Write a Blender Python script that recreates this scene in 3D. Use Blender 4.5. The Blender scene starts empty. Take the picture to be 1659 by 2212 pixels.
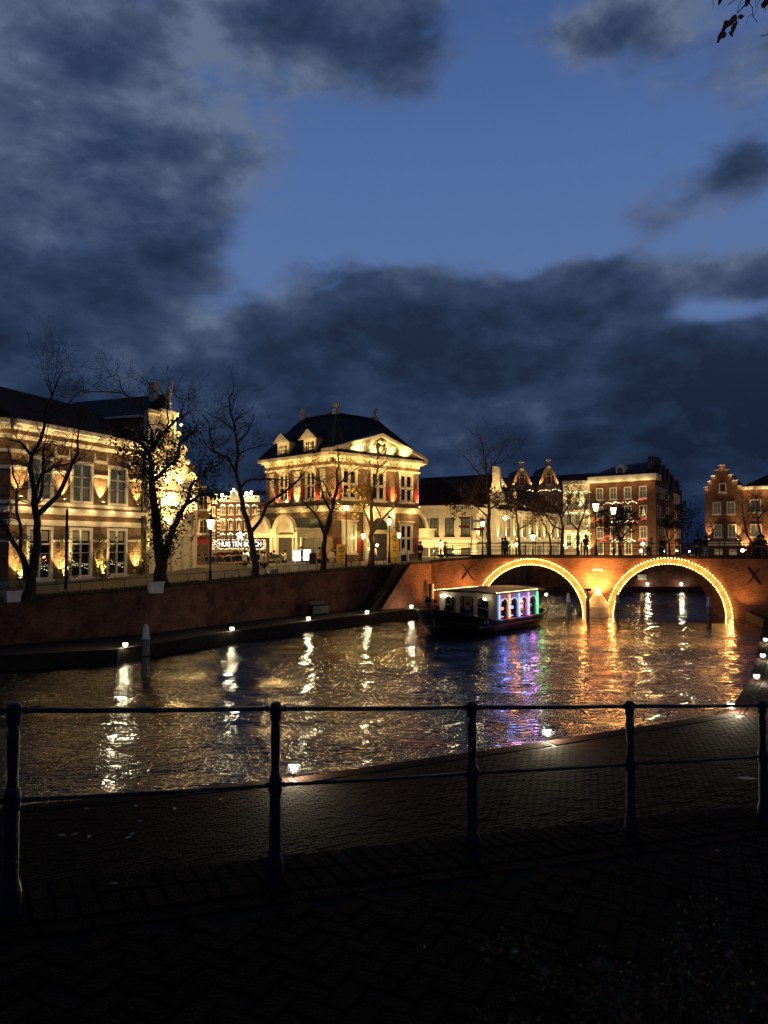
import bpy, math, random
import numpy as np
from mathutils import Matrix, Vector
R = math.radians
sc = bpy.context.scene
C = sc.collection
rnd = random.Random(7)

# ------------------------------------------------------------------ camera
PITCH = math.atan((1170-1106)/1626.0)
CAM = np.array([0, 0, 5.8])
cd = bpy.data.cameras.new('camera')
cam = bpy.data.objects.new('camera', cd); C.objects.link(cam)
cam.location = CAM; cam.rotation_euler = (R(90)+PITCH, 0, 0)
cd.sensor_fit = 'VERTICAL'; cd.sensor_height = 36; cd.lens = 1626/2212*36
cd.clip_start = 0.05; cd.clip_end = 3000
sc.camera = cam
sc.view_settings.view_transform = 'Standard'
sc.view_settings.look = 'None'
sc.view_settings.exposure = 0.0
sc.view_settings.gamma = 1.0
sc.view_settings.use_curve_mapping = False
sc.render.engine = 'CYCLES'
try:
    sc.cycles.max_bounces = 6; sc.cycles.diffuse_bounces = 2; sc.cycles.glossy_bounces = 3
    sc.cycles.transparent_max_bounces = 8; sc.cycles.sample_clamp_indirect = 25.0
    sc.cycles.use_light_tree = True
except Exception: pass

def ray(u, v):
    x = (u-829.5)/1626; y = (1106-v)/1626; a = PITCH
    return np.array([x, math.cos(a)-y*math.sin(a), math.sin(a)+y*math.cos(a)])
def P(u, v, Y):
    r = ray(u, v); return CAM + r*(Y/r[1])
def azel(u, v):
    r = ray(u, v); return math.atan2(r[0], r[1]), math.atan2(r[2], math.hypot(r[0], r[1]))

# ------------------------------------------------------------------ world: dusk sky with cloud banks
w = bpy.data.worlds.new('World'); sc.world = w; w.use_nodes = True
nt = w.node_tree; nt.nodes.clear()
def N(t, **k):
    n = nt.nodes.new(t)
    for a, b in k.items(): setattr(n, a, b)
    return n
def mth(op, a, b=None, c=None, clamp=False):
    n = N('ShaderNodeMath', operation=op, use_clamp=clamp)
    for i, v in enumerate((a, b, c)):
        if v is None: continue
        if hasattr(v, 'is_output') or hasattr(v, 'links'): nt.links.new(v, n.inputs[i])
        else: n.inputs[i].default_value = v
    return n.outputs[0]
def lk(a, b): nt.links.new(a, b)
tc = N('ShaderNodeTexCoord'); sx = N('ShaderNodeSeparateXYZ'); lk(tc.outputs['Generated'], sx.inputs[0])
X_, Y_, Z_ = sx.outputs
hyp = mth('SQRT', mth('ADD', mth('MULTIPLY', X_, X_), mth('MULTIPLY', Y_, Y_)))
AZ = mth('ARCTAN2', X_, Y_); EL = mth('ARCTAN2', Z_, hyp)
# ragged edges: warp azimuth and elevation with noise
def noise(scale, detail, rough, dist=0.0, stretch=(1, 1, 1), off=(0, 0, 0)):
    mp = N('ShaderNodeMapping'); mp.inputs['Scale'].default_value = stretch; mp.inputs['Location'].default_value = off
    lk(tc.outputs['Generated'], mp.inputs[0])
    n = N('ShaderNodeTexNoise'); n.inputs['Scale'].default_value = scale; n.inputs['Detail'].default_value = detail
    n.inputs['Roughness'].default_value = rough; n.inputs['Distortion'].default_value = dist
    lk(mp.outputs[0], n.inputs['Vector']); return n.outputs['Fac']
NA = noise(3.2, 7, .56, .25, (1, 1, 1.7)); NB = noise(9, 6, .6, .1, (1, 1, 1.6), (3, 1, 5)); NC = noise(2.4, 6, .55, .4, (1, 1, 2.2), (7, 2, 1))
ND = noise(26, 4, .6, .2, (1, 1, 1.5), (1, 8, 2))
def blob(u, v, su, sv, wt):
    a, e = azel(u, v)
    da = mth('DIVIDE', mth('SUBTRACT', AZ, a), su/1626.0); de = mth('DIVIDE', mth('SUBTRACT', EL, e), sv/1626.0)
    q = mth('ADD', mth('MULTIPLY', da, da), mth('MULTIPLY', de, de))
    return mth('MULTIPLY', mth('EXPONENT', mth('MULTIPLY', q, -1.0)), wt)
#         u     v    su   sv   weight      (where the cloud banks stand over the town)
BL = [(100, 330, 310, 170, .70), (40, 640, 300, 110, .60), (320, 560, 150, 120, .60), (400, 420, 120, 100, .30), (80, 90, 360, 130, .60), (680, 40, 240, 110, .85), (910, 150, 95, 80, .65), (800, 200, 120, 50, .25), (1240, 80, 200, 45, .34),
      (150, 820, 380, 120, .85), (720, 750, 260, 90, .95), (1000, 730, 300, 95, .9), (1280, 740, 300, 95, .85), (1580, 830, 300, 105, .8), (1300, 620, 150, 60, .55), (1600, 590, 90, 50, .55), (860, 600, 160, 28, .40), (1240, 580, 90, 40, .35), (1620, 355, 55, 40, .36), (1400, 480, 90, 34, .42),
      (560, 690, 70, 40, .3), (380, 720, 90, 40, .35), (830, 960, 1500, 110, .7), (1000, 860, 500, 70, .35), (860, 400, 280, 150, -.45), (1230, 300, 260, 150, -.45), (560, 590, 80, 100, -.3), (1560, 672, 110, 22, -.60), (400, 700, 50, 18, -.3), (500, 240, 70, 60, -.12)]
tot = None
for b in BL:
    o = blob(*b); tot = o if tot is None else mth('ADD', tot, o)
front = mth('MULTIPLY_ADD', Y_, 1.0, 0.0, True)
tot = mth('ADD', tot, mth('MULTIPLY', mth('SUBTRACT', 1.0, front), .9))  # dense dark cloud added behind the view to cut ambient light
NE = noise(5.5, 9, .56, .15, (1, 1, 1.9), (2, 4, 9)); NF = noise(14, 7, .60, .1, (1, 1, 1.7), (5, 3, 2))
dens = mth('ADD', tot, mth('ADD', mth('MULTIPLY', mth('SUBTRACT', NA, .5), 2.0), mth('MULTIPLY', mth('SUBTRACT', NE, .5), 1.15)))
dens = mth('ADD', dens, mth('MULTIPLY', mth('SUBTRACT', NF, .5), 1.1))
mr = N('ShaderNodeMapRange', interpolation_type='SMOOTHSTEP'); lk(dens, mr.inputs[0])
mr.inputs[1].default_value = .02; mr.inputs[2].default_value = .60
CF = mr.outputs[0]
def ramp(fac, stops):
    r = N('ShaderNodeValToRGB'); lk(fac, r.inputs[0]); e = r.color_ramp.elements
    e[0].position = stops[0][0]; e[0].color = (*stops[0][1], 1)
    e[1].position = stops[-1][0]; e[1].color = (*stops[-1][1], 1)
    for p, c in stops[1:-1]:
        k = e.new(p); k.color = (*c, 1)
    return r.outputs[0]
clear = ramp(mth('DIVIDE', EL, R(90)), [(0, (.006, .012, .04)), (.07, (.018, .040, .12)), (.18, (.100, .172, .37)), (.3, (.082, .150, .355)), (.42, (.050, .102, .28)), (.6, (.02, .05, .15)), (1, (.006, .016, .05))])  # zenith above the frame darkened to lower the light on the ground
# cloud shade: dark slate cores, paler thin rims, billows
sh = mth('ADD', mth('MULTIPLY', mth('SUBTRACT', NC, .5), 1.3), mth('ADD', mth('MULTIPLY', mth('SUBTRACT', NE, .5), -1.1), mth('MULTIPLY', mth('SUBTRACT', NF, .5), 1.5)))
hi = N('ShaderNodeMapRange'); lk(EL, hi.inputs[0]); hi.inputs[1].default_value = R(6); hi.inputs[2].default_value = R(30); hi.inputs[3].default_value = .05; hi.inputs[4].default_value = .62
thick = N('ShaderNodeMapRange'); lk(dens, thick.inputs[0]); thick.inputs[1].default_value = .1; thick.inputs[2].default_value = 1.3; thick.inputs[3].default_value = .42; thick.inputs[4].default_value = -.10
up = N('ShaderNodeMapRange'); lk(EL, up.inputs[0]); up.inputs[1].default_value = R(36); up.inputs[2].default_value = R(62); up.inputs[3].default_value = 0; up.inputs[4].default_value = -.55  # extra darkening of unseen overhead cloud, dims the foreground
cs = mth('ADD', mth('ADD', mth('ADD', sh, hi.outputs[0]), up.outputs[0]), thick.outputs[0], None, True)
cloud = ramp(cs, [(0, (.0065, .0130, .032)), (.25, (.013, .026, .060)), (.5, (.027, .047, .100)), (.75, (.060, .086, .155)), (1, (.12, .16, .25))])
mx = N('ShaderNodeMixRGB'); lk(mth('MULTIPLY', CF, .93), mx.inputs[0]); lk(clear, mx.inputs[1]); lk(cloud, mx.inputs[2])
# the real dusk atmosphere adds a little
ns = N('ShaderNodeTexSky'); ns.sky_type = 'NISHITA'; ns.sun_disc = False; ns.sun_elevation = R(-1); ns.sun_rotation = R(200)
ad = N('ShaderNodeMixRGB', blend_type='ADD'); ad.inputs[0].default_value = .002; lk(mx.outputs[0], ad.inputs[1]); lk(ns.outputs[0], ad.inputs[2])
bg = N('ShaderNodeBackground'); lk(ad.outputs[0], bg.inputs[0]); bg.inputs[1].default_value = 1.0
wo = N('ShaderNodeOutputWorld'); lk(bg.outputs[0], wo.inputs[0])

# ------------------------------------------------------------------ helpers
class M:
    def __init__(s, T=None): s.v = []; s.f = []; s.T = T
    def add(s, vs, fs):
        b = len(s.v)
        if s.T is not None: vs = [tuple(s.T @ Vector(p)) for p in vs]
        s.v += [tuple(float(c) for c in p) for p in vs]; s.f += [tuple(b+i for i in f) for f in fs]; return s
    def box(s, x0, x1, y0, y1, z0, z1):
        return s.add([(x0,y0,z0),(x1,y0,z0),(x1,y1,z0),(x0,y1,z0),(x0,y0,z1),(x1,y0,z1),(x1,y1,z1),(x0,y1,z1)],
              [(0,3,2,1),(4,5,6,7),(0,1,5,4),(1,2,6,5),(2,3,7,6),(3,0,4,7)])
    def poly(s, *p): return s.add(list(p), [tuple(range(len(p)))])
    def prism(s, pts, y0, y1):
        """outline in x,z pushed from y0 to y1"""
        n = len(pts)
        return s.add([(x,y0,z) for x,z in pts]+[(x,y1,z) for x,z in pts], [tuple(range(n)), tuple(reversed(range(n,2*n)))]+[(i,i+n,(i+1)%n+n,(i+1)%n) for i in range(n)])
    def slab(s, pts, z0, z1):
        n = len(pts)
        return s.add([(x,y,z0) for x,y in pts]+[(x,y,z1) for x,y in pts], [tuple(reversed(range(n))), tuple(range(n,2*n))]+[(i,(i+1)%n,(i+1)%n+n,i+n) for i in range(n)])
    def tube(s, pts, rad, n=5, cap=True):
        pts = [Vector(p) for p in pts]
        if not hasattr(rad, '__len__'): rad = [rad]*len(pts)
        vs = []; fs = []; prev = None
        for i, p in enumerate(pts):
            d = (pts[min(i+1, len(pts)-1)]-pts[max(i-1, 0)])
            if d.length < 1e-9: d = Vector((0,0,1))
            d.normalize()
            if prev is None:
                a = d.orthogonal().normalized()
            else:
                a = prev - d*prev.dot(d)
                a = a.normalized() if a.length > 1e-6 else d.orthogonal().normalized()
            prev = a; b = d.cross(a)
            for k in range(n):
                t = 2*math.pi*k/n; vs.append(p+(a*math.cos(t)+b*math.sin(t))*rad[i])
        for i in range(len(pts)-1):
            for k in range(n):
                fs.append((i*n+k, i*n+(k+1)%n, (i+1)*n+(k+1)%n, (i+1)*n+k))
        if cap: fs += [tuple(reversed(range(n))), tuple(range((len(pts)-1)*n, len(pts)*n))]
        return s.add(vs, fs)
    def lathe(s, prof, cx=0, cy=0, cz=0, n=10, rot=0):
        vs = []; fs = []
        for r, z in prof:
            for k in range(n):
                t = 2*math.pi*k/n+rot; vs.append((cx+r*math.cos(t), cy+r*math.sin(t), cz+z))
        for i in range(len(prof)-1):
            for k in range(n): fs.append((i*n+k, i*n+(k+1)%n, (i+1)*n+(k+1)%n, (i+1)*n+k))
        fs += [tuple(reversed(range(n))), tuple(range((len(prof)-1)*n, len(prof)*n))]
        return s.add(vs, fs)
    def octa(s, p, r):
        x, y, z = p
        return s.add([(x+r,y,z),(x-r,y,z),(x,y+r,z),(x,y-r,z),(x,y,z+r),(x,y,z-r)], [(0,2,4),(2,1,4),(1,3,4),(3,0,4),(2,0,5),(1,2,5),(3,1,5),(0,3,5)])
    def ball(s, p, r, n=8, sz=1.0):
        pr = [(r*math.sin(math.pi*i/6)+.0005, -r*sz*math.cos(math.pi*i/6)) for i in range(7)]
        return s.lathe(pr, p[0], p[1], p[2], n)
    def arc(s, cx, cz, ro, ri, y0, y1, a0=0, a1=180, n=16):
        """ring segment in the x,z plane"""
        vs = []; fs = []
        for i in range(n+1):
            t = R(a0+(a1-a0)*i/n); c, q = math.cos(t), math.sin(t)
            vs += [(cx+ro*c,y0,cz+ro*q),(cx+ri*c,y0,cz+ri*q),(cx+ri*c,y1,cz+ri*q),(cx+ro*c,y1,cz+ro*q)]
        for i in range(n):
            b = i*4
            for k in range(4): fs.append((b+k, b+(k+1)%4, b+4+(k+1)%4, b+4+k))
        fs += [(0,3,2,1), (n*4, n*4+1, n*4+2, n*4+3)]
        return s.add(vs, fs)
    def mesh(s, name, mat, smooth=False):
        me = bpy.data.meshes.new(name); me.from_pydata(s.v, [], s.f); me.validate()
        if mat: me.materials.append(mat)
        uvmap(me)
        if smooth: me.polygons.foreach_set('use_smooth', [True]*len(me.polygons))
        return me
    def build(s, name, mat, parent=None, smooth=False, kind=None, label=None):
        return link(name, s.mesh(name, mat, smooth), parent, kind, label)
def uvmap(me):
    n = len(me.loops)
    if n == 0: return
    uv = me.uv_layers.new(name='UVMap')
    co = np.empty(len(me.vertices)*3); me.vertices.foreach_get('co', co); co = co.reshape(-1, 3)
    vi = np.empty(n, dtype=np.int32); me.loops.foreach_get('vertex_index', vi)
    nr = np.empty(len(me.polygons)*3); me.polygons.foreach_get('normal', nr); nr = nr.reshape(-1, 3)
    lt = np.empty(len(me.polygons), dtype=np.int32); me.polygons.foreach_get('loop_total', lt)
    nn = np.repeat(nr, lt, axis=0); p = co[vi]
    h = np.hypot(nn[:,0], nn[:,1]); flat = np.abs(nn[:,2]) > .8
    tx = np.where(h > 1e-6, -nn[:,1]/np.maximum(h, 1e-6), 1); ty = np.where(h > 1e-6, nn[:,0]/np.maximum(h, 1e-6), 0)
    u = np.where(flat, p[:,0], p[:,0]*tx+p[:,1]*ty); v = np.where(flat, p[:,1], p[:,2]/np.maximum(h, .3))
    uv.data.foreach_set('uv', np.stack([u, v], 1).ravel())
def link(name, data, parent=None, kind=None, label=None):
    o = bpy.data.objects.new(name, data); C.objects.link(o)
    if parent: o.parent = parent
    if kind: o['kind'] = kind
    if label: o['label'] = label
    return o
def thing(name, label, cat, loc=(0,0,0), rz=0.0, group=None):
    o = link(name, None, label=label); o.empty_display_size = .3
    o.location = [float(c) for c in loc]; o.rotation_euler = (0, 0, rz); o['category'] = cat
    if group: o['group'] = group
    return o
def tag(o, label, cat, group=None):
    o['label'] = label; o['category'] = cat
    if group: o['group'] = group
    return o
def kids(o): return [c for c in C.objects if c.parent == o]
def copy_tree(o, parent=None, _cache={}):
    c = o.copy(); C.objects.link(c); c.parent = parent
    for ch in o.children: copy_tree(ch, c)
    return c
def Tr(x=0, y=0, z=0, rz=0): return Matrix.Translation((x, y, z)) @ Matrix.Rotation(rz, 4, 'Z')

# ------------------------------------------------------------------ materials
MT = {}
def mat(name, col, rough=.8, var=.25, nscale=3.0, bump=.0, bscale=20.0, metal=0.0, spec=None, col2=None, obj=False):
    m = bpy.data.materials.new(name); m.use_nodes = True; t = m.node_tree; b = t.nodes['Principled BSDF']
    b.inputs['Roughness'].default_value = rough; b.inputs['Metallic'].default_value = metal
    b.inputs['Specular IOR Level'].default_value = .15 if spec is None else spec
    c = t.nodes.new('ShaderNodeTexCoord'); n = t.nodes.new('ShaderNodeTexNoise')
    n.inputs['Scale'].default_value = nscale; n.inputs['Detail'].default_value = 6; n.inputs['Roughness'].default_value = .65
    t.links.new(c.outputs['Object'], n.inputs['Vector'])
    r = t.nodes.new('ShaderNodeValToRGB'); e = r.color_ramp.elements
    d = col2 or tuple(x*(1-var) for x in col)
    e[0].position = .3; e[0].color = (*d, 1); e[1].position = .7; e[1].color = (*[min(1, x*(1+var*.4)) for x in col], 1)
    t.links.new(n.outputs['Fac'], r.inputs[0])
    out = r.outputs[0]
    if obj:
        oi = t.nodes.new('ShaderNodeObjectInfo'); h = t.nodes.new('ShaderNodeHueSaturation')
        mr = t.nodes.new('ShaderNodeMapRange'); mr.inputs[3].default_value = .55; mr.inputs[4].default_value = 1.35
        t.links.new(oi.outputs['Random'], mr.inputs[0]); t.links.new(mr.outputs[0], h.inputs['Value']); t.links.new(out, h.inputs['Color']); out = h.outputs[0]
    t.links.new(out, b.inputs['Base Color'])
    if bump:
        n2 = t.nodes.new('ShaderNodeTexNoise'); n2.inputs['Scale'].default_value = bscale; n2.inputs['Detail'].default_value = 5
        t.links.new(c.outputs['Object'], n2.inputs['Vector'])
        bu = t.nodes.new('ShaderNodeBump'); bu.inputs['Strength'].default_value = bump; bu.inputs['Distance'].default_value = .03
        t.links.new(n2.outputs['Fac'], bu.inputs['Height']); t.links.new(bu.outputs[0], b.inputs['Normal'])
    MT[name] = m; return m
def brickmat(name, c1, c2, mortar, bw=.22, bh=.075, rough=.85, bump=.6, var=.5, msize=.010):
    m = bpy.data.materials.new(name); m.use_nodes = True; t = m.node_tree; b = t.nodes['Principled BSDF']
    b.inputs['Roughness'].default_value = rough; b.inputs['Specular IOR Level'].default_value = .12
    c = t.nodes.new('ShaderNodeTexCoord'); br = t.nodes.new('ShaderNodeTexBrick')
    t.links.new(c.outputs['UV'], br.inputs['Vector'])
    br.inputs['Color1'].default_value = (*c1, 1); br.inputs['Color2'].default_value = (*c2, 1); br.inputs['Mortar'].default_value = (*mortar, 1)
    br.inputs['Scale'].default_value = 1; br.inputs['Brick Width'].default_value = bw; br.inputs['Row Height'].default_value = bh
    br.inputs['Mortar Size'].default_value = msize; br.inputs['Bias'].default_value = -.1
    n = t.nodes.new('ShaderNodeTexNoise'); n.inputs['Scale'].default_value = .9; n.inputs['Detail'].default_value = 8; n.inputs['Roughness'].default_value = .7
    t.links.new(c.outputs['Object'], n.inputs['Vector'])
    mr = t.nodes.new('ShaderNodeMapRange'); mr.inputs[1].default_value = .3; mr.inputs[2].default_value = .7; mr.inputs[3].default_value = 1-var; mr.inputs[4].default_value = 1.2
    t.links.new(n.outputs['Fac'], mr.inputs[0])
    mx = t.nodes.new('ShaderNodeMixRGB'); mx.blend_type = 'MULTIPLY'; mx.inputs[0].default_value = 1
    t.links.new(br.outputs['Color'], mx.inputs[1]); t.links.new(mr.outputs[0], mx.inputs[2])
    t.links.new(mx.outputs[0], b.inputs['Base Color'])
    n2 = t.nodes.new('ShaderNodeTexNoise'); n2.inputs['Scale'].default_value = 6; n2.inputs['Detail'].default_value = 6
    mp = t.nodes.new('ShaderNodeMapping'); mp.inputs['Scale'].default_value = (1, 3, 1)
    t.links.new(c.outputs['UV'], mp.inputs[0]); t.links.new(mp.outputs[0], n2.inputs['Vector'])
    ad = t.nodes.new('ShaderNodeMath'); ad.operation = 'MULTIPLY_ADD'; ad.inputs[1].default_value = 1.6
    su = t.nodes.new('ShaderNodeMath'); su.operation = 'SUBTRACT'; su.inputs[0].default_value = 1; t.links.new(br.outputs['Fac'], su.inputs[1])
    t.links.new(n2.outputs['Fac'], ad.inputs[0]); t.links.new(su.outputs[0], ad.inputs[2])
    bu = t.nodes.new('ShaderNodeBump'); bu.inputs['Strength'].default_value = bump; bu.inputs['Distance'].default_value = .04
    t.links.new(ad.outputs[0], bu.inputs['Height']); t.links.new(bu.outputs[0], b.inputs['Normal'])
    MT[name] = m; return m
def emit(name, col, s, sample=False):
    m = bpy.data.materials.new(name); m.use_nodes = True; t = m.node_tree; t.nodes.clear()
    e = t.nodes.new('ShaderNodeEmission'); e.inputs[0].default_value = (*col, 1); e.inputs[1].default_value = s
    o = t.nodes.new('ShaderNodeOutputMaterial'); t.links.new(e.outputs[0], o.inputs[0])
    try: m.cycles.emission_sampling = 'AUTO' if sample else 'NONE'
    except Exception: pass
    MT[name] = m; return m
WARM = (1, .58, .20); WARM2 = (1, .66, .25); ORANGE = (1, .46, .12)
brickmat('brick_brown', (.30, .175, .10), (.17, .09, .052), (.26, .20, .13))
brickmat('brick_red', (.21, .085, .05), (.13, .055, .035), (.18, .13, .10))
brickmat('brick_bridge', (.40, .165, .09), (.20, .08, .05), (.25, .17, .12), bw=.22, bh=.065, var=.55, bump=.9)
brickmat('brick_quay', (.19, .075, .055), (.11, .045, .035), (.12, .09, .07), var=.8, bump=1.0)
brickmat('roof_tile_red', (.10, .035, .022), (.05, .02, .015), (.012, .008, .006), bw=.25, bh=.33, bump=1, msize=.03)
brickmat('roof_slate', (.035, .036, .038), (.018, .018, .02), (.006, .006, .007), bw=.22, bh=.22, bump=.8, rough=.6, msize=.02)
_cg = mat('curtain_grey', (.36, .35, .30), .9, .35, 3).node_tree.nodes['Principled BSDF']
_cg.inputs['Emission Color'].default_value = (1, .82, .55, 1); _cg.inputs['Emission Strength'].default_value = .05      # faint glow added to the cloth so the curtains read brighter
mat('white_trim', (.78, .74, .64), .6, .18, 2, .15, 12)
mat('cream_stone', (.72, .64, .46), .7, .22, 2.5, .3, 15)
mat('cream_wall', (.62, .57, .45), .85, .2, .8, .25, 30)
mat('carved_stone', (.74, .66, .48), .7, .3, 4, 1.0, 9)
mat('plinth_stone', (.5, .45, .36), .85, .3, 2, .3, 15)
mat('black_metal', (.018, .018, .02), .42, .3, 8, .2, 40, .3)
mat('rail_paint', (.014, .020, .036), .42, .35, 9, .35, 55)
mat('dark_wood', (.04, .028, .02), .6, .4, 6, .3, 30)
mat('pile_wood', (.22, .19, .16), .8, .5, 5, .8, 25)
mat('pile_cap', (.66, .62, .58), .6, .2, 6)
mat('bark', (.045, .032, .024), .95, .5, 6, 1.0, 14)
mat('bark_pale', (.12, .085, .055), .95, .5, 6, 1.0, 14)
mat('ivy_leaf', (.035, .05, .015), .55, .5, 5)
mat('leaf_yellow', (.34, .26, .05), .6, .4, 5)
mat('leaf_brown', (.16, .075, .035), .7, .5, 5)
mat('leaf_green', (.09, .12, .03), .6, .5, 5)
mat('lead_grey', (.09, .09, .085), .7, .3, 3)
mat('leaf_pale', (.22, .20, .17), .7, .3, 5)
mat('leaf_rust', (.36, .13, .07), .6, .5, 30)
mat('petal_pink', (.40, .14, .13), .6, .3, 20)
mat('red_shutter', (.22, .024, .02), .5, .25, 4, .1, 20)
mat('awning_red', (.38, .03, .025), .8, .3, 3, .2, 20)
mat('vault_green', (.05, .075, .055), .5, .4, 2, .3, 10)
mat('room_dark', (.012, .010, .009), .9, .3, 3)
mat('door_grey', (.075, .075, .06), .5, .3, 3, .1, 20)
mat('grass', (.045, .05, .02), .95, .5, 3, .6, 40)
mat('asphalt', (.07, .06, .05), .9, .3, 2, .3, 40)
mat('planter_white', (.62, .55, .54), .7, .25, 5, .2, 20)
mat('arch_brick', (.42, .25, .11), .8, .4, 5, .6, 20)
mat('stone_coping', (.032, .023, .019), .85, .45, 3, .5, 14)
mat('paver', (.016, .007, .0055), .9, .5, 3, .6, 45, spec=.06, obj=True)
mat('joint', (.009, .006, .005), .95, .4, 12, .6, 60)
mat('gold_sign', (.62, .40, .06), .5, .2, 4)
mat('sign_white', (.75, .74, .70), .5, .1, 4)
mat('sign_red', (.55, .08, .05), .5, .1, 4)
mat('hull_black', (.010, .010, .012), .28, .3, 3, .1, 12)
mat('hull_red', (.10, .016, .010), .4, .4, 3, .1, 12)
mat('boat_white', (.28, .27, .25), .5, .2, 3, .1, 12)
mat('roof_board', (.055, .036, .02), .45, .4, 2, .3, 20)
mat('skin', (.45, .26, .18), .6, .1, 4)
for nme, c in dict(cloth_black=(.012,.012,.014), cloth_navy=(.02,.03,.08), cloth_white=(.6,.57,.52), cloth_tan=(.30,.19,.10), cloth_grey=(.12,.12,.12), cloth_blue=(.04,.09,.30), cloth_red=(.25,.03,.03), hair_dark=(.012,.009,.008)).items():
    mat(nme, c, .9, .3, 6, .3, 30)
emit('glow_lamp', (1, .66, .25), 26); emit('glow_white', (1, .84, .50), 45); emit('glow_bulb', (1, .72, .30), 22); emit('glow_bulb_orange', (1, .55, .14), 42)
emit('glow_window', (1, .66, .22), 1.1); emit('glow_window_dim', (1, .62, .25), .30); emit('glow_window_white', (1, .9, .6), 4.0)
emit('glow_curtain', (1, .70, .24), 1.3); emit('glow_text', (1, .96, .82), 2.2); emit('glow_screen', (.95, .97, 1), 4); emit('glow_fairy', (1, .84, .46), 5); emit('glow_fairy_red', (1, .12, .08), 2.2)
emit('tube_blue', (.12, .25, 1), 5); emit('tube_orange', (1, .30, .10), 4); emit('tube_violet', (.66, .22, 1), 4); emit('tube_green', (.06, 1, .30), 3.5); emit('tube_white', (.75, .8, 1), 5)
def glass():
    m = bpy.data.materials.new('window_glass'); m.use_nodes = True; t = m.node_tree; t.nodes.clear()
    o = t.nodes.new('ShaderNodeOutputMaterial'); mx = t.nodes.new('ShaderNodeMixShader'); tr = t.nodes.new('ShaderNodeBsdfTransparent'); g = t.nodes.new('ShaderNodeBsdfGlossy')
    g.inputs['Roughness'].default_value = .012; tr.inputs[0].default_value = (.82, .84, .82, 1)
    f = t.nodes.new('ShaderNodeFresnel'); f.inputs[0].default_value = 1.5
    ge = t.nodes.new('ShaderNodeNewGeometry'); iv = t.nodes.new('ShaderNodeMath'); iv.operation = 'SUBTRACT'; iv.inputs[0].default_value = 1; t.links.new(ge.outputs['Backfacing'], iv.inputs[1])
    ml = t.nodes.new('ShaderNodeMath'); ml.operation = 'MULTIPLY'; t.links.new(f.outputs[0], ml.inputs[0]); t.links.new(iv.outputs[0], ml.inputs[1])
    t.links.new(ml.outputs[0], mx.inputs[0]); t.links.new(tr.outputs[0], mx.inputs[1]); t.links.new(g.outputs[0], mx.inputs[2]); t.links.new(mx.outputs[0], o.inputs[0])
    MT['glass'] = m
glass()
def watermat():
    m = bpy.data.materials.new('canal_water'); m.use_nodes = True; t = m.node_tree; b = t.nodes['Principled BSDF']
    b.inputs['Base Color'].default_value = (.006, .009, .012, 1); b.inputs['Roughness'].default_value = .03; b.inputs['IOR'].default_value = 1.333
    c = t.nodes.new('ShaderNodeTexCoord')
    def nz(scale, det, rot, st, dist=.3, rough=.55):
        mp = t.nodes.new('ShaderNodeMapping'); mp.inputs['Rotation'].default_value = (0, 0, R(rot)); mp.inputs['Scale'].default_value = st
        n = t.nodes.new('ShaderNodeTexNoise'); n.inputs['Scale'].default_value = scale; n.inputs['Detail'].default_value = det; n.inputs['Roughness'].default_value = rough; n.inputs['Distortion'].default_value = dist
        t.links.new(c.outputs['Object'], mp.inputs[0]); t.links.new(mp.outputs[0], n.inputs['Vector']); return n.outputs['Fac']
    a = nz(3.1, 2, 12, (.52, 1.35, 1)); d = nz(8.5, 2, -14, (.62, 1.3, 1)); patch = nz(.09, 3, 35, (1, 1.9, 1), .6)
    pr = t.nodes.new('ShaderNodeMapRange'); pr.inputs[1].default_value = .38; pr.inputs[2].default_value = .60; pr.inputs[3].default_value = .3; pr.inputs[4].default_value = 1.35
    t.links.new(patch, pr.inputs[0])
    x = t.nodes.new('ShaderNodeMath'); x.operation = 'MULTIPLY_ADD'; x.inputs[1].default_value = .50
    t.links.new(d, x.inputs[0]); t.links.new(a, x.inputs[2])
    y = t.nodes.new('ShaderNodeMath'); y.operation = 'MULTIPLY'; t.links.new(x.outputs[0], y.inputs[0]); t.links.new(pr.outputs[0], y.inputs[1])
    bu = t.nodes.new('ShaderNodeBump'); bu.inputs['Strength'].default_value = 1.0; bu.inputs['Distance'].default_value = WATER_BUMP
    t.links.new(y.outputs[0], bu.inputs['Height']); t.links.new(bu.outputs[0], b.inputs['Normal'])
    MT['water'] = m
WATER_BUMP = .086
watermat()

PK = 5.0
def point(name, loc, power, col=WARM, rad=.06, parent=None):
    d = bpy.data.lights.new(name, 'POINT'); d.energy = power*PK; d.color = col; d.shadow_soft_size = rad
    o = link(name, d, parent); o.location = [float(c) for c in loc]; return o
def spot(name, loc, to, power, angle=70, col=WARM, blend=.7, rad=.05, parent=None):
    d = bpy.data.lights.new(name, 'SPOT'); d.energy = power*PK; d.color = col; d.spot_size = R(angle); d.spot_blend = blend; d.shadow_soft_size = rad
    o = link(name, d, parent); o.location = [float(c) for c in loc]
    o.rotation_euler = (Vector([float(c) for c in to])-Vector([float(c) for c in loc])).to_track_quat('-Z', 'Y').to_euler(); return o
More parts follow.
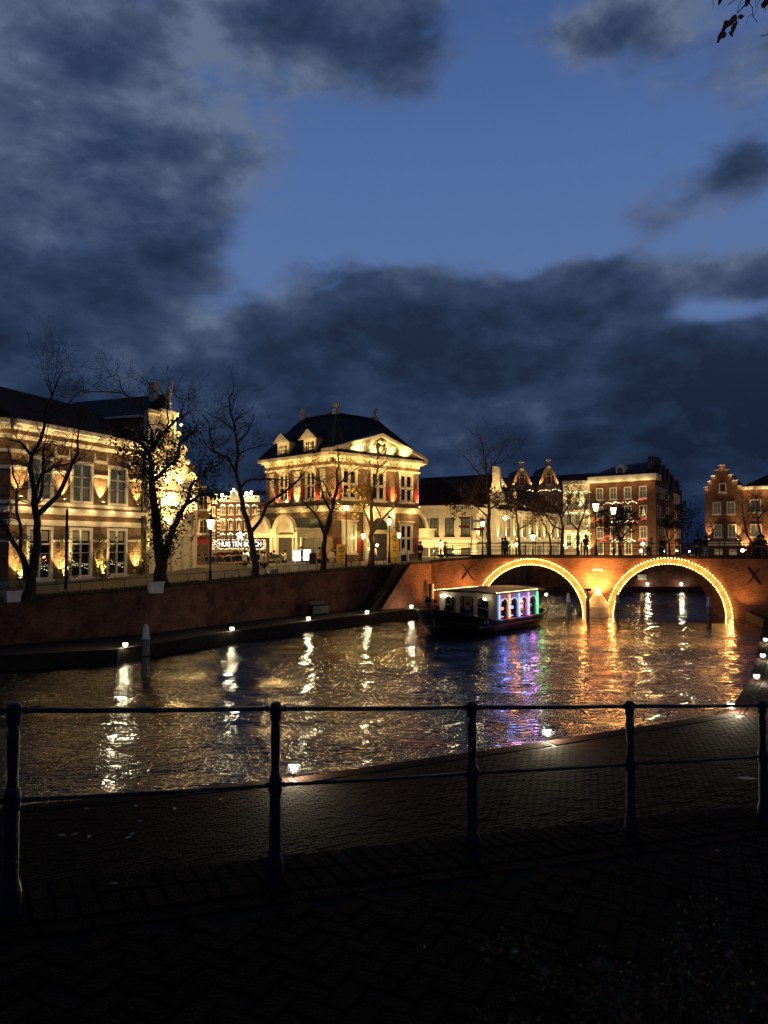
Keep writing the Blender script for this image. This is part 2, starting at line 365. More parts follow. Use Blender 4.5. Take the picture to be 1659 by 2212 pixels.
# ------------------------------------------------------------------ the setting
def zland(x): return max(2.45, min(4.1, 2.8+.05*(x+19)))
FAR_EDGE = [(-60,2),(-40,18.5),(-28,30.5),(-17.6,34.0),(-12.7,36.1),(-8.9,42.8),(-5.0,48.6),(-1.3,53.1),(2.1,57.5),(6.0,60.3)]
FAR_WALL = [(-64,8),(-42,25),(-29,34.5),(-19.2,37.9),(-13.4,42.7),(-9.1,49.4),(-5.4,54.6),(-2.4,58.3),(1.0,61.0),(5.2,64.5)]
NEAR_EDGE = [(-40,6),(-20,11.6),(-12,13.6),(-7.45,14.9),(-2.0,16.75),(4.2,19.8),(10.4,23.0),(13.5,28.1),(16.3,33.2),(19.1,38.6),(25.4,50.5),(27.2,56.9)]
BA = Vector((3.8,61.3,0)); BD = Vector((.982,-.1885,0)).normalized()
BASIN = [(8.6,64.5),(12,76),(17,88.2),(48,88.2),(52,52)]
# water sheet with real swell, the fine ripple comes from its material
def water():
    xs = np.arange(-44, 46, .30); ys = []
    y = 5.0
    while y < 93: ys.append(y); y += .12+.0035*y
    ys = np.array(ys); X, Y = np.meshgrid(xs, ys)
    rg = np.random.RandomState(3); Z = np.zeros_like(X)
    for i in range(26):
        wl = 10**rg.uniform(-.05, .62); th = rg.normal(.35, .75); k = 2*np.pi/wl; am = .0024*wl**.9
        Z += am*np.sin(k*(X*np.sin(th)+Y*np.cos(th))+rg.uniform(0, 6.28))
    # wake of the boat: long oblique crests spreading from its track
    for sgn, a0 in ((1, .9), (-1, .45)):
        dx, dy = math.sin(a0*sgn+2.2), math.cos(a0*sgn+2.2)
        d = (X-6)*dx+(Y-46)*dy; env = np.exp(-((X+1)**2/420+(Y-31)**2/260))
        Z += .016*env*np.sin(2*np.pi*d/2.3+.6*np.sin(X*.31+Y*.17))
    n0, n1 = len(ys), len(xs)
    v = np.stack([X.ravel(), Y.ravel(), Z.ravel()], 1)
    i, j = np.meshgrid(np.arange(n0-1), np.arange(n1-1), indexing='ij'); b = (i*n1+j).ravel()
    f = np.stack([b, b+1, b+n1+1, b+n1], 1)
    me = bpy.data.meshes.new('canal_water'); me.from_pydata(v.tolist(), [], f.tolist()); me.materials.append(MT['water'])
    me.polygons.foreach_set('use_smooth', [True]*len(me.polygons))
    link('canal_water', me, kind='structure')
water()
M().box(-90, 90, -40, 100, -2.2, -1.8).build('canal_bed', MT['joint'], kind='structure')
from mathutils.geometry import tessellate_polygon
def sheet(name, pts, zf, m):
    P3 = [(x, y, zf(x)) for x, y in pts]; tr = tessellate_polygon([[Vector((x, y, 0)) for x, y in pts]])
    mm = M(); 
    fs = []
    for t in tr:
        a, b, c = [Vector(P3[i]) for i in t]
        fs.append(tuple(t) if (b-a).cross(c-a).z > 0 else (t[0], t[2], t[1]))
    mm.add(P3, fs); return mm.build(name, m, kind='structure')
sheet('far_street', FAR_WALL+[(8.6,64.5),(12,76),(17,88.2),(48,88.2),(52,66),(90,66),(600,200),(600,900),(-600,900),(-600,8)], zland, MT['asphalt'])
# lower quays (0.6 above the water) with their edge walls
def quay(name, edge, wallp):
    m = M(); n = len(edge)
    for k in range(n-1):
        a, b, c, d = edge[k], edge[k+1], wallp[k+1], wallp[k]
        q = [(a[0],a[1],.6),(b[0],b[1],.6),(c[0],c[1],.6),(d[0],d[1],.6)]
        nz = (Vector(q[1])-Vector(q[0])).cross(Vector(q[2])-Vector(q[0])).z
        m.poly(*(q if nz > 0 else q[::-1]))
        m.poly((a[0],a[1],-2),(b[0],b[1],-2),(b[0],b[1],.6),(a[0],a[1],.6))
    return m.build(name, MT['stone_coping'], kind='structure')
quay('far_lower_quay', FAR_EDGE, FAR_WALL)
NEAR_WALL = [(-30,-12.5),(-18,-5.5),(-9,-.4),(-6,1.25),(-1.83,3.72),(2.2,5.95),(10,10.3),(20,18),(27,29),(33,40),(37,50),(40,56)]
quay('near_lower_quay', NEAR_EDGE, NEAR_WALL)
# edge coping of both quays
def coping(name, line, w, side, z0, z1, m, lab=None):
    mm = M()
    for a, b in zip(line[:-1], line[1:]):
        a = Vector((*a, 0)); b = Vector((*b, 0)); d = (b-a).normalized(); nn = Vector((-d.y, d.x, 0))*side
        L = (b-a).length; k = max(1, int(L/1.0))
        for i in range(k):
            p = a+d*(L*i/k+.006); q = a+d*(L*(i+1)/k-.006)
            mm.slab([(p.x,p.y),(q.x,q.y),(q.x+nn.x*w,q.y+nn.y*w),(p.x+nn.x*w,p.y+nn.y*w)] if side > 0 else [(q.x,q.y),(p.x,p.y),(p.x+nn.x*w,p.y+nn.y*w),(q.x+nn.x*w,q.y+nn.y*w)], z0, z1)
    return mm.build(name, m, kind='structure')
coping('far_quay_edge', FAR_EDGE, .35, 1, .604, .68, MT['stone_coping'])
# far retaining wall (brick), tops follow the street
m = M()
for a, b in zip(FAR_WALL[:-1], FAR_WALL[1:]):
    for i in range(4):
        p = (a[0]+(b[0]-a[0])*i/4, a[1]+(b[1]-a[1])*i/4); q = (a[0]+(b[0]-a[0])*(i+1)/4, a[1]+(b[1]-a[1])*(i+1)/4)
        m.poly((p[0],p[1],.5),(q[0],q[1],.5),(q[0],q[1],zland(q[0])+.02),(p[0],p[1],zland(p[0])+.02))
WALLO = tag(m.build('quay_wall', MT['brick_quay']), 'long dark red brick quay wall rising from the lower quay below the street', 'wall')
m = M()
for a, b in zip(FAR_WALL[:-1], FAR_WALL[1:]):
    d = Vector((b[0]-a[0], b[1]-a[1], 0)); L = d.length; d.normalize(); n = Vector((-d.y, d.x, 0)); k = int(L/.9)
    for i in range(k):
        p = Vector((*a,0))+d*(L*i/k+.008); q = Vector((*a,0))+d*(L*(i+1)/k-.008); z = zland(p.x)
        p0 = p-n*.06; q0 = q-n*.06; p1 = p+n*.34; q1 = q+n*.34
        m.slab([(p0.x,p0.y),(q0.x,q0.y),(q1.x,q1.y),(p1.x,p1.y)], z+.025+rnd.uniform(0,.01), z+.12)
m.build('wall_coping', MT['stone_coping'], WALLO)
# grass strip on the quay wall, with tufts
m = M(); 
for a, b in zip(FAR_WALL[:-1], FAR_WALL[1:]):
    d = Vector((b[0]-a[0], b[1]-a[1], 0)).normalized(); n = Vector((-d.y, d.x, 0)); A = Vector((*a,0))+n*.34; B = Vector((*b,0))+n*.34; A2 = A+n*1.5; B2 = B+n*1.5
    m.poly((A.x,A.y,zland(A.x)+.05),(B.x,B.y,zland(B.x)+.05),(B2.x,B2.y,zland(B2.x)+.03),(A2.x,A2.y,zland(A2.x)+.03))
    L = (B-A).length
    if a[0] < -34: continue
    for i in range(int(L*130)):
        s = rnd.random(); t = rnd.betavariate(1, 2)*1.6-.3; p = A.lerp(B, s)+n*t; h = rnd.uniform(.06, .28); z = zland(p.x)+.03; e = rnd.uniform(-.1, .1)
        m.add([(p.x-.02,p.y,z),(p.x+.02,p.y+.01,z),(p.x+e,p.y+rnd.uniform(-.1,.1),z+h)], [(0,1,2)])
tag(m.build('grass', MT['grass'], kind='stuff'), 'dark dead grass and weeds growing along the top of the quay wall', 'grass')
# near retaining wall under the railing
m = M()
for a, b in zip(NEAR_WALL[:-1], NEAR_WALL[1:]): m.poly((a[0],a[1],.4),(a[0],a[1],3.2),(b[0],b[1],3.2),(b[0],b[1],.4))
tag(m.build('near_quay_wall', MT['brick_quay']), 'brick wall dropping from the near pavement to the lower quay', 'wall')

# ---- bridge
BT = Matrix.Translation(BA) @ Matrix.Rotation(math.atan2(BD.y, BD.x), 4, 'Z')
bridge = thing('brick_bridge', 'orange lit brick canal bridge with two round arches outlined by bulbs', 'bridge', BA, math.atan2(BD.y, BD.x))
ARCH = [(7.97, 3.98), (18.3, 4.08)]
def topz(s): return 4.08+.42*min(1, max(0, s/5.0))**.8 if s < 5 else 4.50
def arch_face(m, y, flip):
    """spandrel wall as quads between arch curve and top"""
    xs = [-.0]
    s = 0
    cuts = sorted(set([0,1,2,3,4,5,36]+[c+r*math.cos(math.pi*i/28) for c, r in ARCH for i in range(29)]+[13.07]))
    for a, b in zip(cuts[:-1], cuts[1:]):
        def low(x):
            for c, r in ARCH:
                if abs(x-c) <= r+1e-6: return math.sqrt(max(0, r*r-(x-c)**2))
            return -1.5
        mid = (a+b)/2; inside = any(abs(mid-c) < r for c, r in ARCH)
        la, lb = (low(a), low(b)) if inside else (-1.5, -1.5)
        q = [(a,y,la),(b,y,lb),(b,y,topz(b)),(a,y,topz(a))]
        m.poly(*(q[::-1] if flip else q))
m = M(); arch_face(m, 0, False); arch_face(m, 5.2, True)
for c, r in ARCH:
    for i in range(24):
        t0 = math.pi*i/24; t1 = math.pi*(i+1)/24
        m.poly((c+r*math.cos(t0),0,r*math.sin(t0)),(c+r*math.cos(t1),0,r*math.sin(t1)),(c+r*math.cos(t1),5.2,r*math.sin(t1)),(c+r*math.cos(t0),5.2,r*math.sin(t0)))
    for sx in (-1, 1): m.poly((c+sx*r,0,-1.5),(c+sx*r,5.2,-1.5),(c+sx*r,5.2,0),(c+sx*r,0,0))
m.build('wall', MT['brick_bridge'], bridge)
# voussoir ring, brick by brick
for c, r in ARCH:
    me = {}
    n = 46
    for i in range(n):
        t0 = math.pi*(i+.04)/n; t1 = math.pi*(i+.96)/n; ro = r+.44; ri = r-.004
        mm = M()
        mm.add([(c+ri*math.cos(t0),-.055,ri*math.sin(t0)),(c+ro*math.cos(t0),-.055,ro*math.sin(t0)),(c+ro*math.cos(t1),-.055,ro*math.sin(t1)),(c+ri*math.cos(t1),-.055,ri*math.sin(t1)),
                (c+ri*math.cos(t0),.01,ri*math.sin(t0)),(c+ro*math.cos(t0),.01,ro*math.sin(t0)),(c+ro*math.cos(t1),.01,ro*math.sin(t1)),(c+ri*math.cos(t1),.01,ri*math.sin(t1))],
               [(3,2,1,0),(0,1,5,4),(1,2,6,5),(2,3,7,6),(3,0,4,7)])
        mm.build('arch_stone', MT['arch_brick'], bridge)
# coping, deck, cutwater
m = M(); s = 0
while s < 36:
    e = min(36, s+1.1); m.add([(s+.006,-.10,topz(s)+.003),(e-.006,-.10,topz(e)+.003),(e-.006,.36,topz(e)+.003),(s+.006,.36,topz(s)+.003),(s+.006,-.10,topz(s)+.2),(e-.006,-.10,topz(e)+.2),(e-.006,.36,topz(e)+.2),(s+.006,.36,topz(s)+.2)],
        [(0,3,2,1),(4,5,6,7),(0,1,5,4),(1,2,6,5),(2,3,7,6),(3,0,4,7)]); s = e
m.box(0, 36, 4.86, 5.28, 4.5, 4.68)
m.build('coping', MT['stone_coping'], bridge)
M().add([(-2,.36,4.0),(5,.36,4.48),(36,.36,4.48),(36,4.86,4.48),(5,4.86,4.48),(-2,4.86,4.0)], [(0,1,2,3,4,5)]).build('deck', MT['asphalt'], bridge)
cutw = M(); x0, x1, xm = 12.28, 13.86, 13.07
cutw.add([(x0,-.02,-1.5),(x0,-.5,-1.5),(xm,-1.15,-1.5),(x1,-.5,-1.5),(x1,-.02,-1.5),(x0,-.02,.95),(x0,-.5,.75),(xm,-1.15,.75),(x1,-.5,.75),(x1,-.02,.95),(xm,-.06,2.35)],
         [(0,1,6,5),(1,2,7,6),(2,3,8,7),(3,4,9,8),(5,6,10),(6,7,10),(7,8,10),(8,9,10)])
cutw.build('cutwater', MT['cream_stone'], bridge)
m = M(); m.box(12.68, 13.48, -.05, -.004, 3.55, 3.67); m.build('plaque', MT['sign_white'], bridge, label='long narrow white plate')
m = M(); m.box(12.62, 12.675, -.055, -.004, 3.53, 3.69); m.box(13.485, 13.54, -.055, -.004, 3.53, 3.69); m.build('plaque_end', MT['sign_red'], bridge)
# wall anchors: two bent irons back to back
for sx, zc in ((3.0, 3.35), (24.4, 3.2)):
    m = M()
    for sg in (-1, 1):
        pts = [(sx+sg*(.06+.40*math.sin(abs(t))**2*1.05), -.04, zc+.62*t/1.25) for t in [(-1.25+2.5*i/12) for i in range(13)]]
        m.tube(pts, [.035+.02*(1-abs(i-6)/6) for i in range(13)], 5)
    m.build('wall_anchor', MT['black_metal'], bridge)
# lamps of the bridge wall: warm floods at the foot of the pier and in the arches' reveal
def bridge_spot(s, y, z, ts, ty, tz, pw, ang, col):
    a = BT @ Vector((s, y, z)); b = BT @ Vector((ts, ty, tz)); return spot('flood_lamp_light', a, b, pw, ang, col, .9, .08)
bridge_spot(13.07, -1.35, 1.7, 13.07, 0, 3.1, 800, 100, ORANGE)
bridge_spot(3.9, -1.2, .9, 1.4, 0, 2.9, 330, 90, ORANGE)
bridge_spot(23.2, -1.0, .9, 24.6, 0, 3.0, 60, 100, ORANGE)
bridge_spot(.4, -1.5, 1.0, -1.5, .6, 3.0, 9, 90, WARM)
# bulbs
for idx, (c, r) in enumerate(ARCH):
    sl = thing('string_lights', ['double string of amber bulbs round the left bridge arch behind the boat', 'double string of amber bulbs round the right bridge arch'][idx], 'string lights', BT @ Vector((c, 0, 0)), math.atan2(BD.y, BD.x), 'bulb strings round the bridge arches')
    bm = M().ball((0,0,0), .033, 6).mesh('light_bulb', MT['glow_bulb_orange'])
    for rr in (r+.46, r+.02):
        n = 56
        wr = M(); wr.tube([(rr*math.cos(math.pi*i/n), -.075, rr*math.sin(math.pi*i/n)) for i in range(n+1)], .009, 4); wr.build('wire', MT['black_metal'], sl)
        for i in range(n+1):
            t = math.pi*i/n; o = link('light_bulb', bm, sl); o.location = (rr*math.cos(t), -.11, rr*math.sin(t)+.0)
            if rr*math.sin(t) < .02: o.location.z = .05
    for i in range(15):
        t = math.pi*(i+.5)/15
        point('bulb_light', (((r+.30)*math.cos(t)), -.42, (r+.30)*math.sin(t)), 6.0, ORANGE, .16, sl)

# ---- bridge railing: posts and rails
rail = thing('bridge_railing', 'black iron post and rail fence along the top of the bridge', 'railing', BA, math.atan2(BD.y, BD.x))
pm = M().tube([(0,0,.19),(0,0,1.22)], .03, 6).ball((0,0,1.25), .05, 6).mesh('post', MT['black_metal'])
s = .3
while s < 35:
    o = link('post', pm, rail); o.location = (s, .14, topz(s)); s += 1.45
for h in (.55, .88, 1.18):
    M().tube([(s, .14, topz(s)+h) for s in (0, 1, 2, 3, 4, 5, 36)], .022, 5).build('rail', MT['black_metal'], rail)
rail2 = thing('bridge_railing', 'black iron fence along the far side of the bridge deck', 'railing', BA, math.atan2(BD.y, BD.x))
s = .8
while s < 35:
    o = link('post', pm, rail2); o.location = (s, 5.05, 4.5); s += 1.9
for h in (.6, 1.15): M().tube([(0, 5.05, 4.5+h), (36, 5.05, 4.5+h)], .022, 5).build('rail', MT['black_metal'], rail2)
# ---- basin walls beyond the bridge
m = M(); z1 = 3.9
for a, b in zip(BASIN[:-1], BASIN[1:]): m.poly((a[0],a[1],-1.5),(b[0],b[1],-1.5),(b[0],b[1],zland(b[0])+.02),(a[0],a[1],zland(a[0])+.02))
m.box(16.9, 48, 87.3, 88.1, -1.5, .6)
bw = tag(m.build('basin_wall', MT['brick_quay']), 'dark brick quay wall seen through the right bridge arch', 'wall')
M().box(29.6, 30.6, 88.0, 88.14, 1.35, 1.95).build('white_plate', MT['sign_white'], bw)
# ---- stair beside the bridge
SB = Vector((-.13, 57.9, 0)); SD = Vector((3.8+.13, 61.3-57.9, 0)); sang = math.atan2(SD.y, SD.x); SL = SD.length
stair = thing('quay_stair', 'brick stair climbing from the lower quay to the street beside the bridge', 'stairs', (SB.x, SB.y, .6), sang)
NS = 17; run = 2.95/NS; rise = 3.4/NS
for i in range(NS):
    x = -.95+i*run*1.28; M().box(x, x+run*1.28+.02 if i < NS-1 else 5.2, .22, 1.98, 0, rise*(i+1)).build('step', MT['stone_coping'], stair)
M().prism([(-.05,-.6),(5.25,-.6),(5.25,3.42),(2.9,3.42),(0.0,.1),(-.05,.1)], -.02, .20).build('side_wall', MT['brick_bridge'], stair)
M().add([(-.08,-.06,.103),(-.08,.24,.103),(2.9,.24,3.43),(2.9,-.06,3.43),(-.08,-.06,.16),(-.08,.24,.16),(2.9,.24,3.5),(2.9,-.06,3.5)], [(0,1,2,3),(7,6,5,4),(0,4,5,1),(1,5,6,2),(2,6,7,3),(3,7,4,0)]).box(2.905, 5.25, -.06, .24, 3.43, 3.5).build('coping', MT['stone_coping'], stair)
m = M()
for k in range(4):
    x = .1+k*.93; z = .2+(x)*1.145; m.tube([(x,.32,z-.2),(x,.32,z+.95)], .025, 6)
for h in (.3, .62, .95): m.tube([(.1,.32,.31+h),(2.9,.32,3.52+h)], .02, 5)
m.tube([(.1,.32,1.26),(-.25,.32,1.1),(-.3,.32,.9)], .02, 5)
m.build('handrail', MT['black_metal'], stair)
# white box sign at the corner of stair wall and bridge
p = Vector(P(929, 1277, 60.9)); sb = thing('wall_sign_box', 'tall narrow white box sign on the brick corner left of the boat', 'sign', p, sang)
M().box(-.20, .12, -.3, -.05, -.62, .62).build('box', MT['black_metal'], sb); M().box(-.02, .13, -.315, -.302, -.6, .6).build('face', MT['plinth_stone'], sb)
M().tube([(-.1,-.15,-.62),(-.2,-.15,-1.1),(-.32,-.2,-1.35)], .05, 6).build('cable', MT['black_metal'], sb)
# dark bench like box on the far lower quay
p = P(686, 1332, 1); g = lambda u, v, z: (lambda r: CAM+r*((z-CAM[2])/r[2]))(ray(u, v))
p = g(688, 1327, .6); o = thing('bench', 'dark box bench against the quay wall near the stair foot', 'bench', p, sang)
M().box(-.72, .72, -.3, .3, .08, .62).build('seat', MT['black_metal'], o); M().box(-.68, .68, .22, .3, .625, .95).build('backrest', MT['black_metal'], o)
for sx in (-.6, .6): M().box(sx-.05, sx+.05, -.25, .25, 0, .078).build('leg', MT['black_metal'], o)
# small dock notch on the far quay edge
p = g(612, 1357, .6)

# ---- mooring piles
def pile(u, vb, h, wd, label, lamp=False, z0=0.0):
    p = g(u, vb, z0); t = thing('mooring_pile', label, 'mooring pile', p, rnd.uniform(0, .5), 'white capped mooring piles in the canal')
    M().lathe([(wd*.5,-1.8),(wd*.5,h-.62)], n=6).build('shaft', MT['pile_wood'], t)
    M().lathe([(wd*.53,h-.618),(wd*.53,h-.60),(wd*.27,h),(wd*.25,h+.005)], n=6).build('cap', MT['pile_cap'], t)
    M().box(-wd*.62, wd*.62, -wd*.62, -wd*.5, h*.38, h*.38+.06).build('bracket', MT['black_metal'], t)
    if lamp:
        M().tube([(0,0,h),(0,0,h+.12)], .04, 6).box(-.17,.17,-.17,.17,h+.12,h+.32).build('signal_box', MT['black_metal'], t)
pile(314, 1461, 2.22, .34, 'large mooring pile alone near the left quay lamp')
pile(1228, 1343, 2.05, .31, 'mooring pile in front of the left arch, left of the pier')
pile(1270, 1341, 2.05, .30, 'mooring pile with a black signal box on top beside the pier', True)
pile(1334, 1341, 1.92, .33, 'mooring pile at the left foot of the right arch')
pile(1387, 1329, 1.75, .30, 'amber lit mooring pile standing inside the right arch')
pile(1532, 1355, 2.05, .36, 'rightmost mooring pile near the right foot of the arch')

# ---- little floor lights of the quays
def quay_light(x, y, label, big=1.0, pw=9):
    t = thing('quay_light', label, 'light', (x, y, .6), 0, 'bright floor lights along the quay edges')
    M().lathe([(.11,.085),(.11,.11),(.085,.13)], n=10).build('base', MT['black_metal'], t)
    M().lathe([(.05*big,.12),(.085*big,.16),(.115*big,.30*big)], n=8).build('lens', MT['glow_white'], t)
    M().lathe([(.125*big,.302*big),(.125*big,.33*big),(.05,.36*big)], n=8).build('hood', MT['black_metal'], t)
    for sx in (-.13, .13): M().tube([(sx,0,.08),(sx,0,.24)], .012, 4).build('guard', MT['black_metal'], t)
    point('floor_light', (0, .24, .24), pw*.5, (1, .80, .48), .07, t)
    point('floor_light', (0, -.22, .22), pw, (1, .86, .58), .07, t)
fl = ['first far quay light from the left, before the quay wall', 'second far quay light from the left', 'third far quay light, left of the dark bench', 'fourth far quay light, below the stair', 'fifth far quay light, left of the boat bow']
for (x, y), l in zip([(-12.5,36.6),(-8.7,43.3),(-4.9,49.0),(-1.2,53.5),(2.1,58.1)], fl): quay_light(x, y, l)
nl = ['largest near quay light, behind the second railing post', 'near quay light between third and fourth railing posts', 'near quay light left of the last railing post', 'near quay light on the right edge, just above the last post', 'small near quay light at the right edge', 'smallest near quay light, topmost at the right edge']
for (x, y), l in zip([(-2.0,16.95),(4.3,20.05),(10.62,23.25),(13.85,28.2),(16.65,33.3),(19.5,38.7)], nl): quay_light(x, y, l, .85, pw=38 if y < 24 else 7)
for (u, l) in ((1320+83-4, 'left small quay light seen through the right arch'), (1472, 'right small quay light seen through the right arch')):
    p = P(u, 1273, 87.6); quay_light(p[0], p[1], l, 1.3, 10)
# unseen ends of the rows go on to the left of the frame
# ------------------------------------------------------------------ building kit
def wall(m, T, x0, x1, z0, z1, ops=(), depth=.22, back=True):
    """rectangular wall in facade coordinates (x along, z up, outside is -y) with openings and reveals"""
    old = m.T; m.T = T if old is None else old @ T
    xs = sorted(set([x0, x1]+[v for o in ops for v in o[:2]])); zs = sorted(set([z0, z1]+[v for o in ops for v in o[2:4]]))
    for a, b in zip(xs[:-1], xs[1:]):
        for c, d in zip(zs[:-1], zs[1:]):
            mx_, mz_ = (a+b)/2, (c+d)/2
            if any(o[0] < mx_ < o[1] and o[2] < mz_ < o[3] for o in ops): continue
            m.poly((a,0,c),(b,0,c),(b,0,d),(a,0,d))
    for a, b, c, d in [o[:4] for o in ops]:
        D = depth
        m.poly((a,0,c),(a,0,d),(a,D,d),(a,D,c)); m.poly((b,0,d),(b,0,c),(b,D,c),(b,D,d)); m.poly((a,0,d),(b,0,d),(b,D,d),(a,D,d)); m.poly((b,0,c),(a,0,c),(a,D,c),(b,D,c))
        if back: m.poly((a-.01,D+.08,c-.01),(b+.01,D+.08,c-.01),(b+.01,D+.08,d+.01),(a-.01,D+.08,d+.01))
    m.T = old
WC = {}
def window(parent, T, x, z, w, h, cols=2, rows=(.33, .66), cas=.12, proud=.05, back='curtain_grey', hood=False, sill=True, trim='white_trim', bar=.045, mull=None, label=None):
    key = (w, h, cols, rows, cas, proud, back, hood, sill, trim, bar, mull)
    if key not in WC:
        f = M(); f.box(0, cas, -proud, .10, 0, h); f.box(w-cas, w, -proud, .10, 0, h); f.box(cas, w-cas, -proud, .10, 0, cas*.8); f.box(cas, w-cas, -proud, .10, h-cas, h)
        if hood: f.box(-.10, w+.10, -.10, -.002, h+.002, h+.10); f.box(-.18, w+.18, -.20, -.002, h+.102, h+.20)
        if sill: f.box(-.10, w+.10, -.16, -.002, -.14, -.002)
        fm = f.mesh('window', MT[trim])
        b = M(); iw = w-2*cas; ih = h-cas*1.8; z0 = cas*.8
        mw = mull or bar
        for i in range(1, cols):
            xx = cas+iw*i/cols; ww = mw if i*2 == cols else bar
            b.box(xx-ww/2, xx+ww/2, -.02 if ww > .08 else .02, .075, z0, z0+ih)
        for r in rows:
            zz = z0+ih*abs(r); ww = (mw if r < 0 else bar)
            b.box(cas, w-cas, -.015 if ww > .08 else .025, .07, zz-ww/2, zz+ww/2)
        bm = b.mesh('muntin', MT[trim])
        pm_ = M().box(cas-.01, w-cas+.01, .08, .088, z0-.01, z0+ih+.01).mesh('pane', MT['glass'])
        cm = None
        if back == 'tri':
            c1 = M()
            n = 10; iw2 = iw
            c1.add([(cas+iw*.12,.16,z0),(w-cas-iw*.12,.16,z0),(w/2,.16,z0+ih*.96)], [(0,1,2)]); cm = c1.mesh('lit_curtain', MT['glow_curtain'])
        elif back:
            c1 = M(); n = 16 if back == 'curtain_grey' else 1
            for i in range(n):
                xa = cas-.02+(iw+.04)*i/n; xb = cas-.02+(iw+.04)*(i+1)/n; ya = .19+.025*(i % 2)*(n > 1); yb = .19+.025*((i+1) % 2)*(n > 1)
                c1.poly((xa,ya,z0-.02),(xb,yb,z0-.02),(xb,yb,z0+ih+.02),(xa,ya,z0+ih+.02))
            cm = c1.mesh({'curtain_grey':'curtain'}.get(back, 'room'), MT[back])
        WC[key] = (fm, bm, pm_, cm)
    fm, bm, pm_, cm = WC[key]
    o = link('window', fm, parent, label=label); o.matrix_local = T @ Matrix.Translation((x, 0, z))
    link('muntin', bm, o); link('pane', pm_, o)
    if cm: link(cm.name.split('.')[0], cm, o)
    return o
def fixture(parent, T, x, z, pw, ang=75, col=WARM, off=.28, lean=.05, h=2.5, glow=True):
    """small wall washer: bracket box with a lamp, shining up the wall"""
    m = M(T); m.box(x-.07, x+.07, -off-.07, -off+.07, z-.1, z); m.box(x-.015, x+.015, -off+.071, -.003, z-.07, z-.04)
    m.build('wall_washer', MT['black_metal'], parent)
    if glow: M(T).box(x-.05, x+.05, -off-.05, -off+.05, z+.003, z+.02).build('washer_lamp', MT['glow_lamp'], parent)
    a = T @ Vector((x, -off, z+.06)); b = T @ Vector((x, -lean, z+h))
    spot('washer_light', a, b, pw*1.5, ang, col, .8, .04, parent)
def fairy(m, pts, r, n, jit):
    for i in range(n):
        t = i/(n-1)*(len(pts)-1); k = min(int(t), len(pts)-2); a = Vector(pts[k]).lerp(Vector(pts[k+1]), t-k)
        m.octa(a+Vector([rnd.uniform(-jit, jit) for _ in range(3)]), r*rnd.uniform(.7, 1.2))

# ---- left hall (two storeys, striped brick)
hall_ang = math.atan2(10.8, 4.3)
hall = thing('brick_hall', 'large two storey brick hall with white bands at the left, lit from below', 'building', (-21.5, 43.2, 0), hall_ang)
I4 = Matrix.Identity(4)
ops = []; WX = [1.25, 4.57, 7.89]
for x in WX: ops += [(x, x+1.95, 8.25, 10.95), (x, x+1.95, 3.5, 6.7)]
m = M(); wall(m, I4, 0, 11.65, 2.4, 12.3, ops)
T2 = Matrix.Translation((0,0,0)) @ Matrix.Rotation(R(112), 4, 'Z') @ Matrix.Translation((-14,0,0)) if False else None
# wing: turns towards the camera's left at the near corner
WT = Matrix.Rotation(R(-62), 4, 'Z') @ Matrix.Translation((-12, 0, 0))
wall(m, WT, 0, 12, 2.4, 12.3)
wall(m, Tr(11.65, 0, 0, R(90)), 0, 12, 2.4, 12.3)
m.build('wall', MT['brick_brown'], hall)
for T, L in ((I4, 11.75), (WT, 12.0)):
    z = M(T)
    z.box(0, L, -.42, -.002, 12.62, 12.9); z.box(0, L, -.30, -.002, 12.42, 12.618); z.box(0, L, -.16, -.002, 12.3, 12.418)
    z.build('cornice', MT['white_trim'], hall)
    z = M(T); z.box(0, L, -.16, -.002, 11.92, 12.04); z.box(0, L, -.09, -.002, 11.80, 11.918); z.build('frieze_moulding', MT['white_trim'], hall)
    z = M(T); z.box(0, L, -.24, -.002, 7.62, 7.85); z.box(0, L, -.14, -.002, 7.48, 7.618); z.build('string_course', MT['white_trim'], hall)
    z = M(T); z.box(0, L, -.06, -.002, 8.02, 8.22); z.build('sill_band', MT['white_trim'], hall)
    z = M(T); z.box(0, L, -.05, -.002, 6.78, 7.12); z.build('lower_band', MT['white_trim'], hall)
    z = M(T); z.box(0, L, -.10, -.002, 2.4, 3.42); z.box(0, L, -.14, -.002, 3.422, 3.50); z.build('plinth', MT['plinth_stone'], hall)
gaps = [(0, 1.2), (3.25, 4.52), (6.57, 7.84), (9.89, 11.65)]
for a, b in gaps:
    for zz, hh in ((10.02, .2), (10.98, .2), (5.78, .14)): M().box(a, b, -.045, -.002, zz, zz+hh).build('stone_band', MT['white_trim'], hall)
for zz, hh in ((10.02, .2), (10.98, .2), (5.78, .14)): M(WT).box(0, 12, -.045, -.002, zz, zz+hh).build('stone_band', MT['white_trim'], hall)
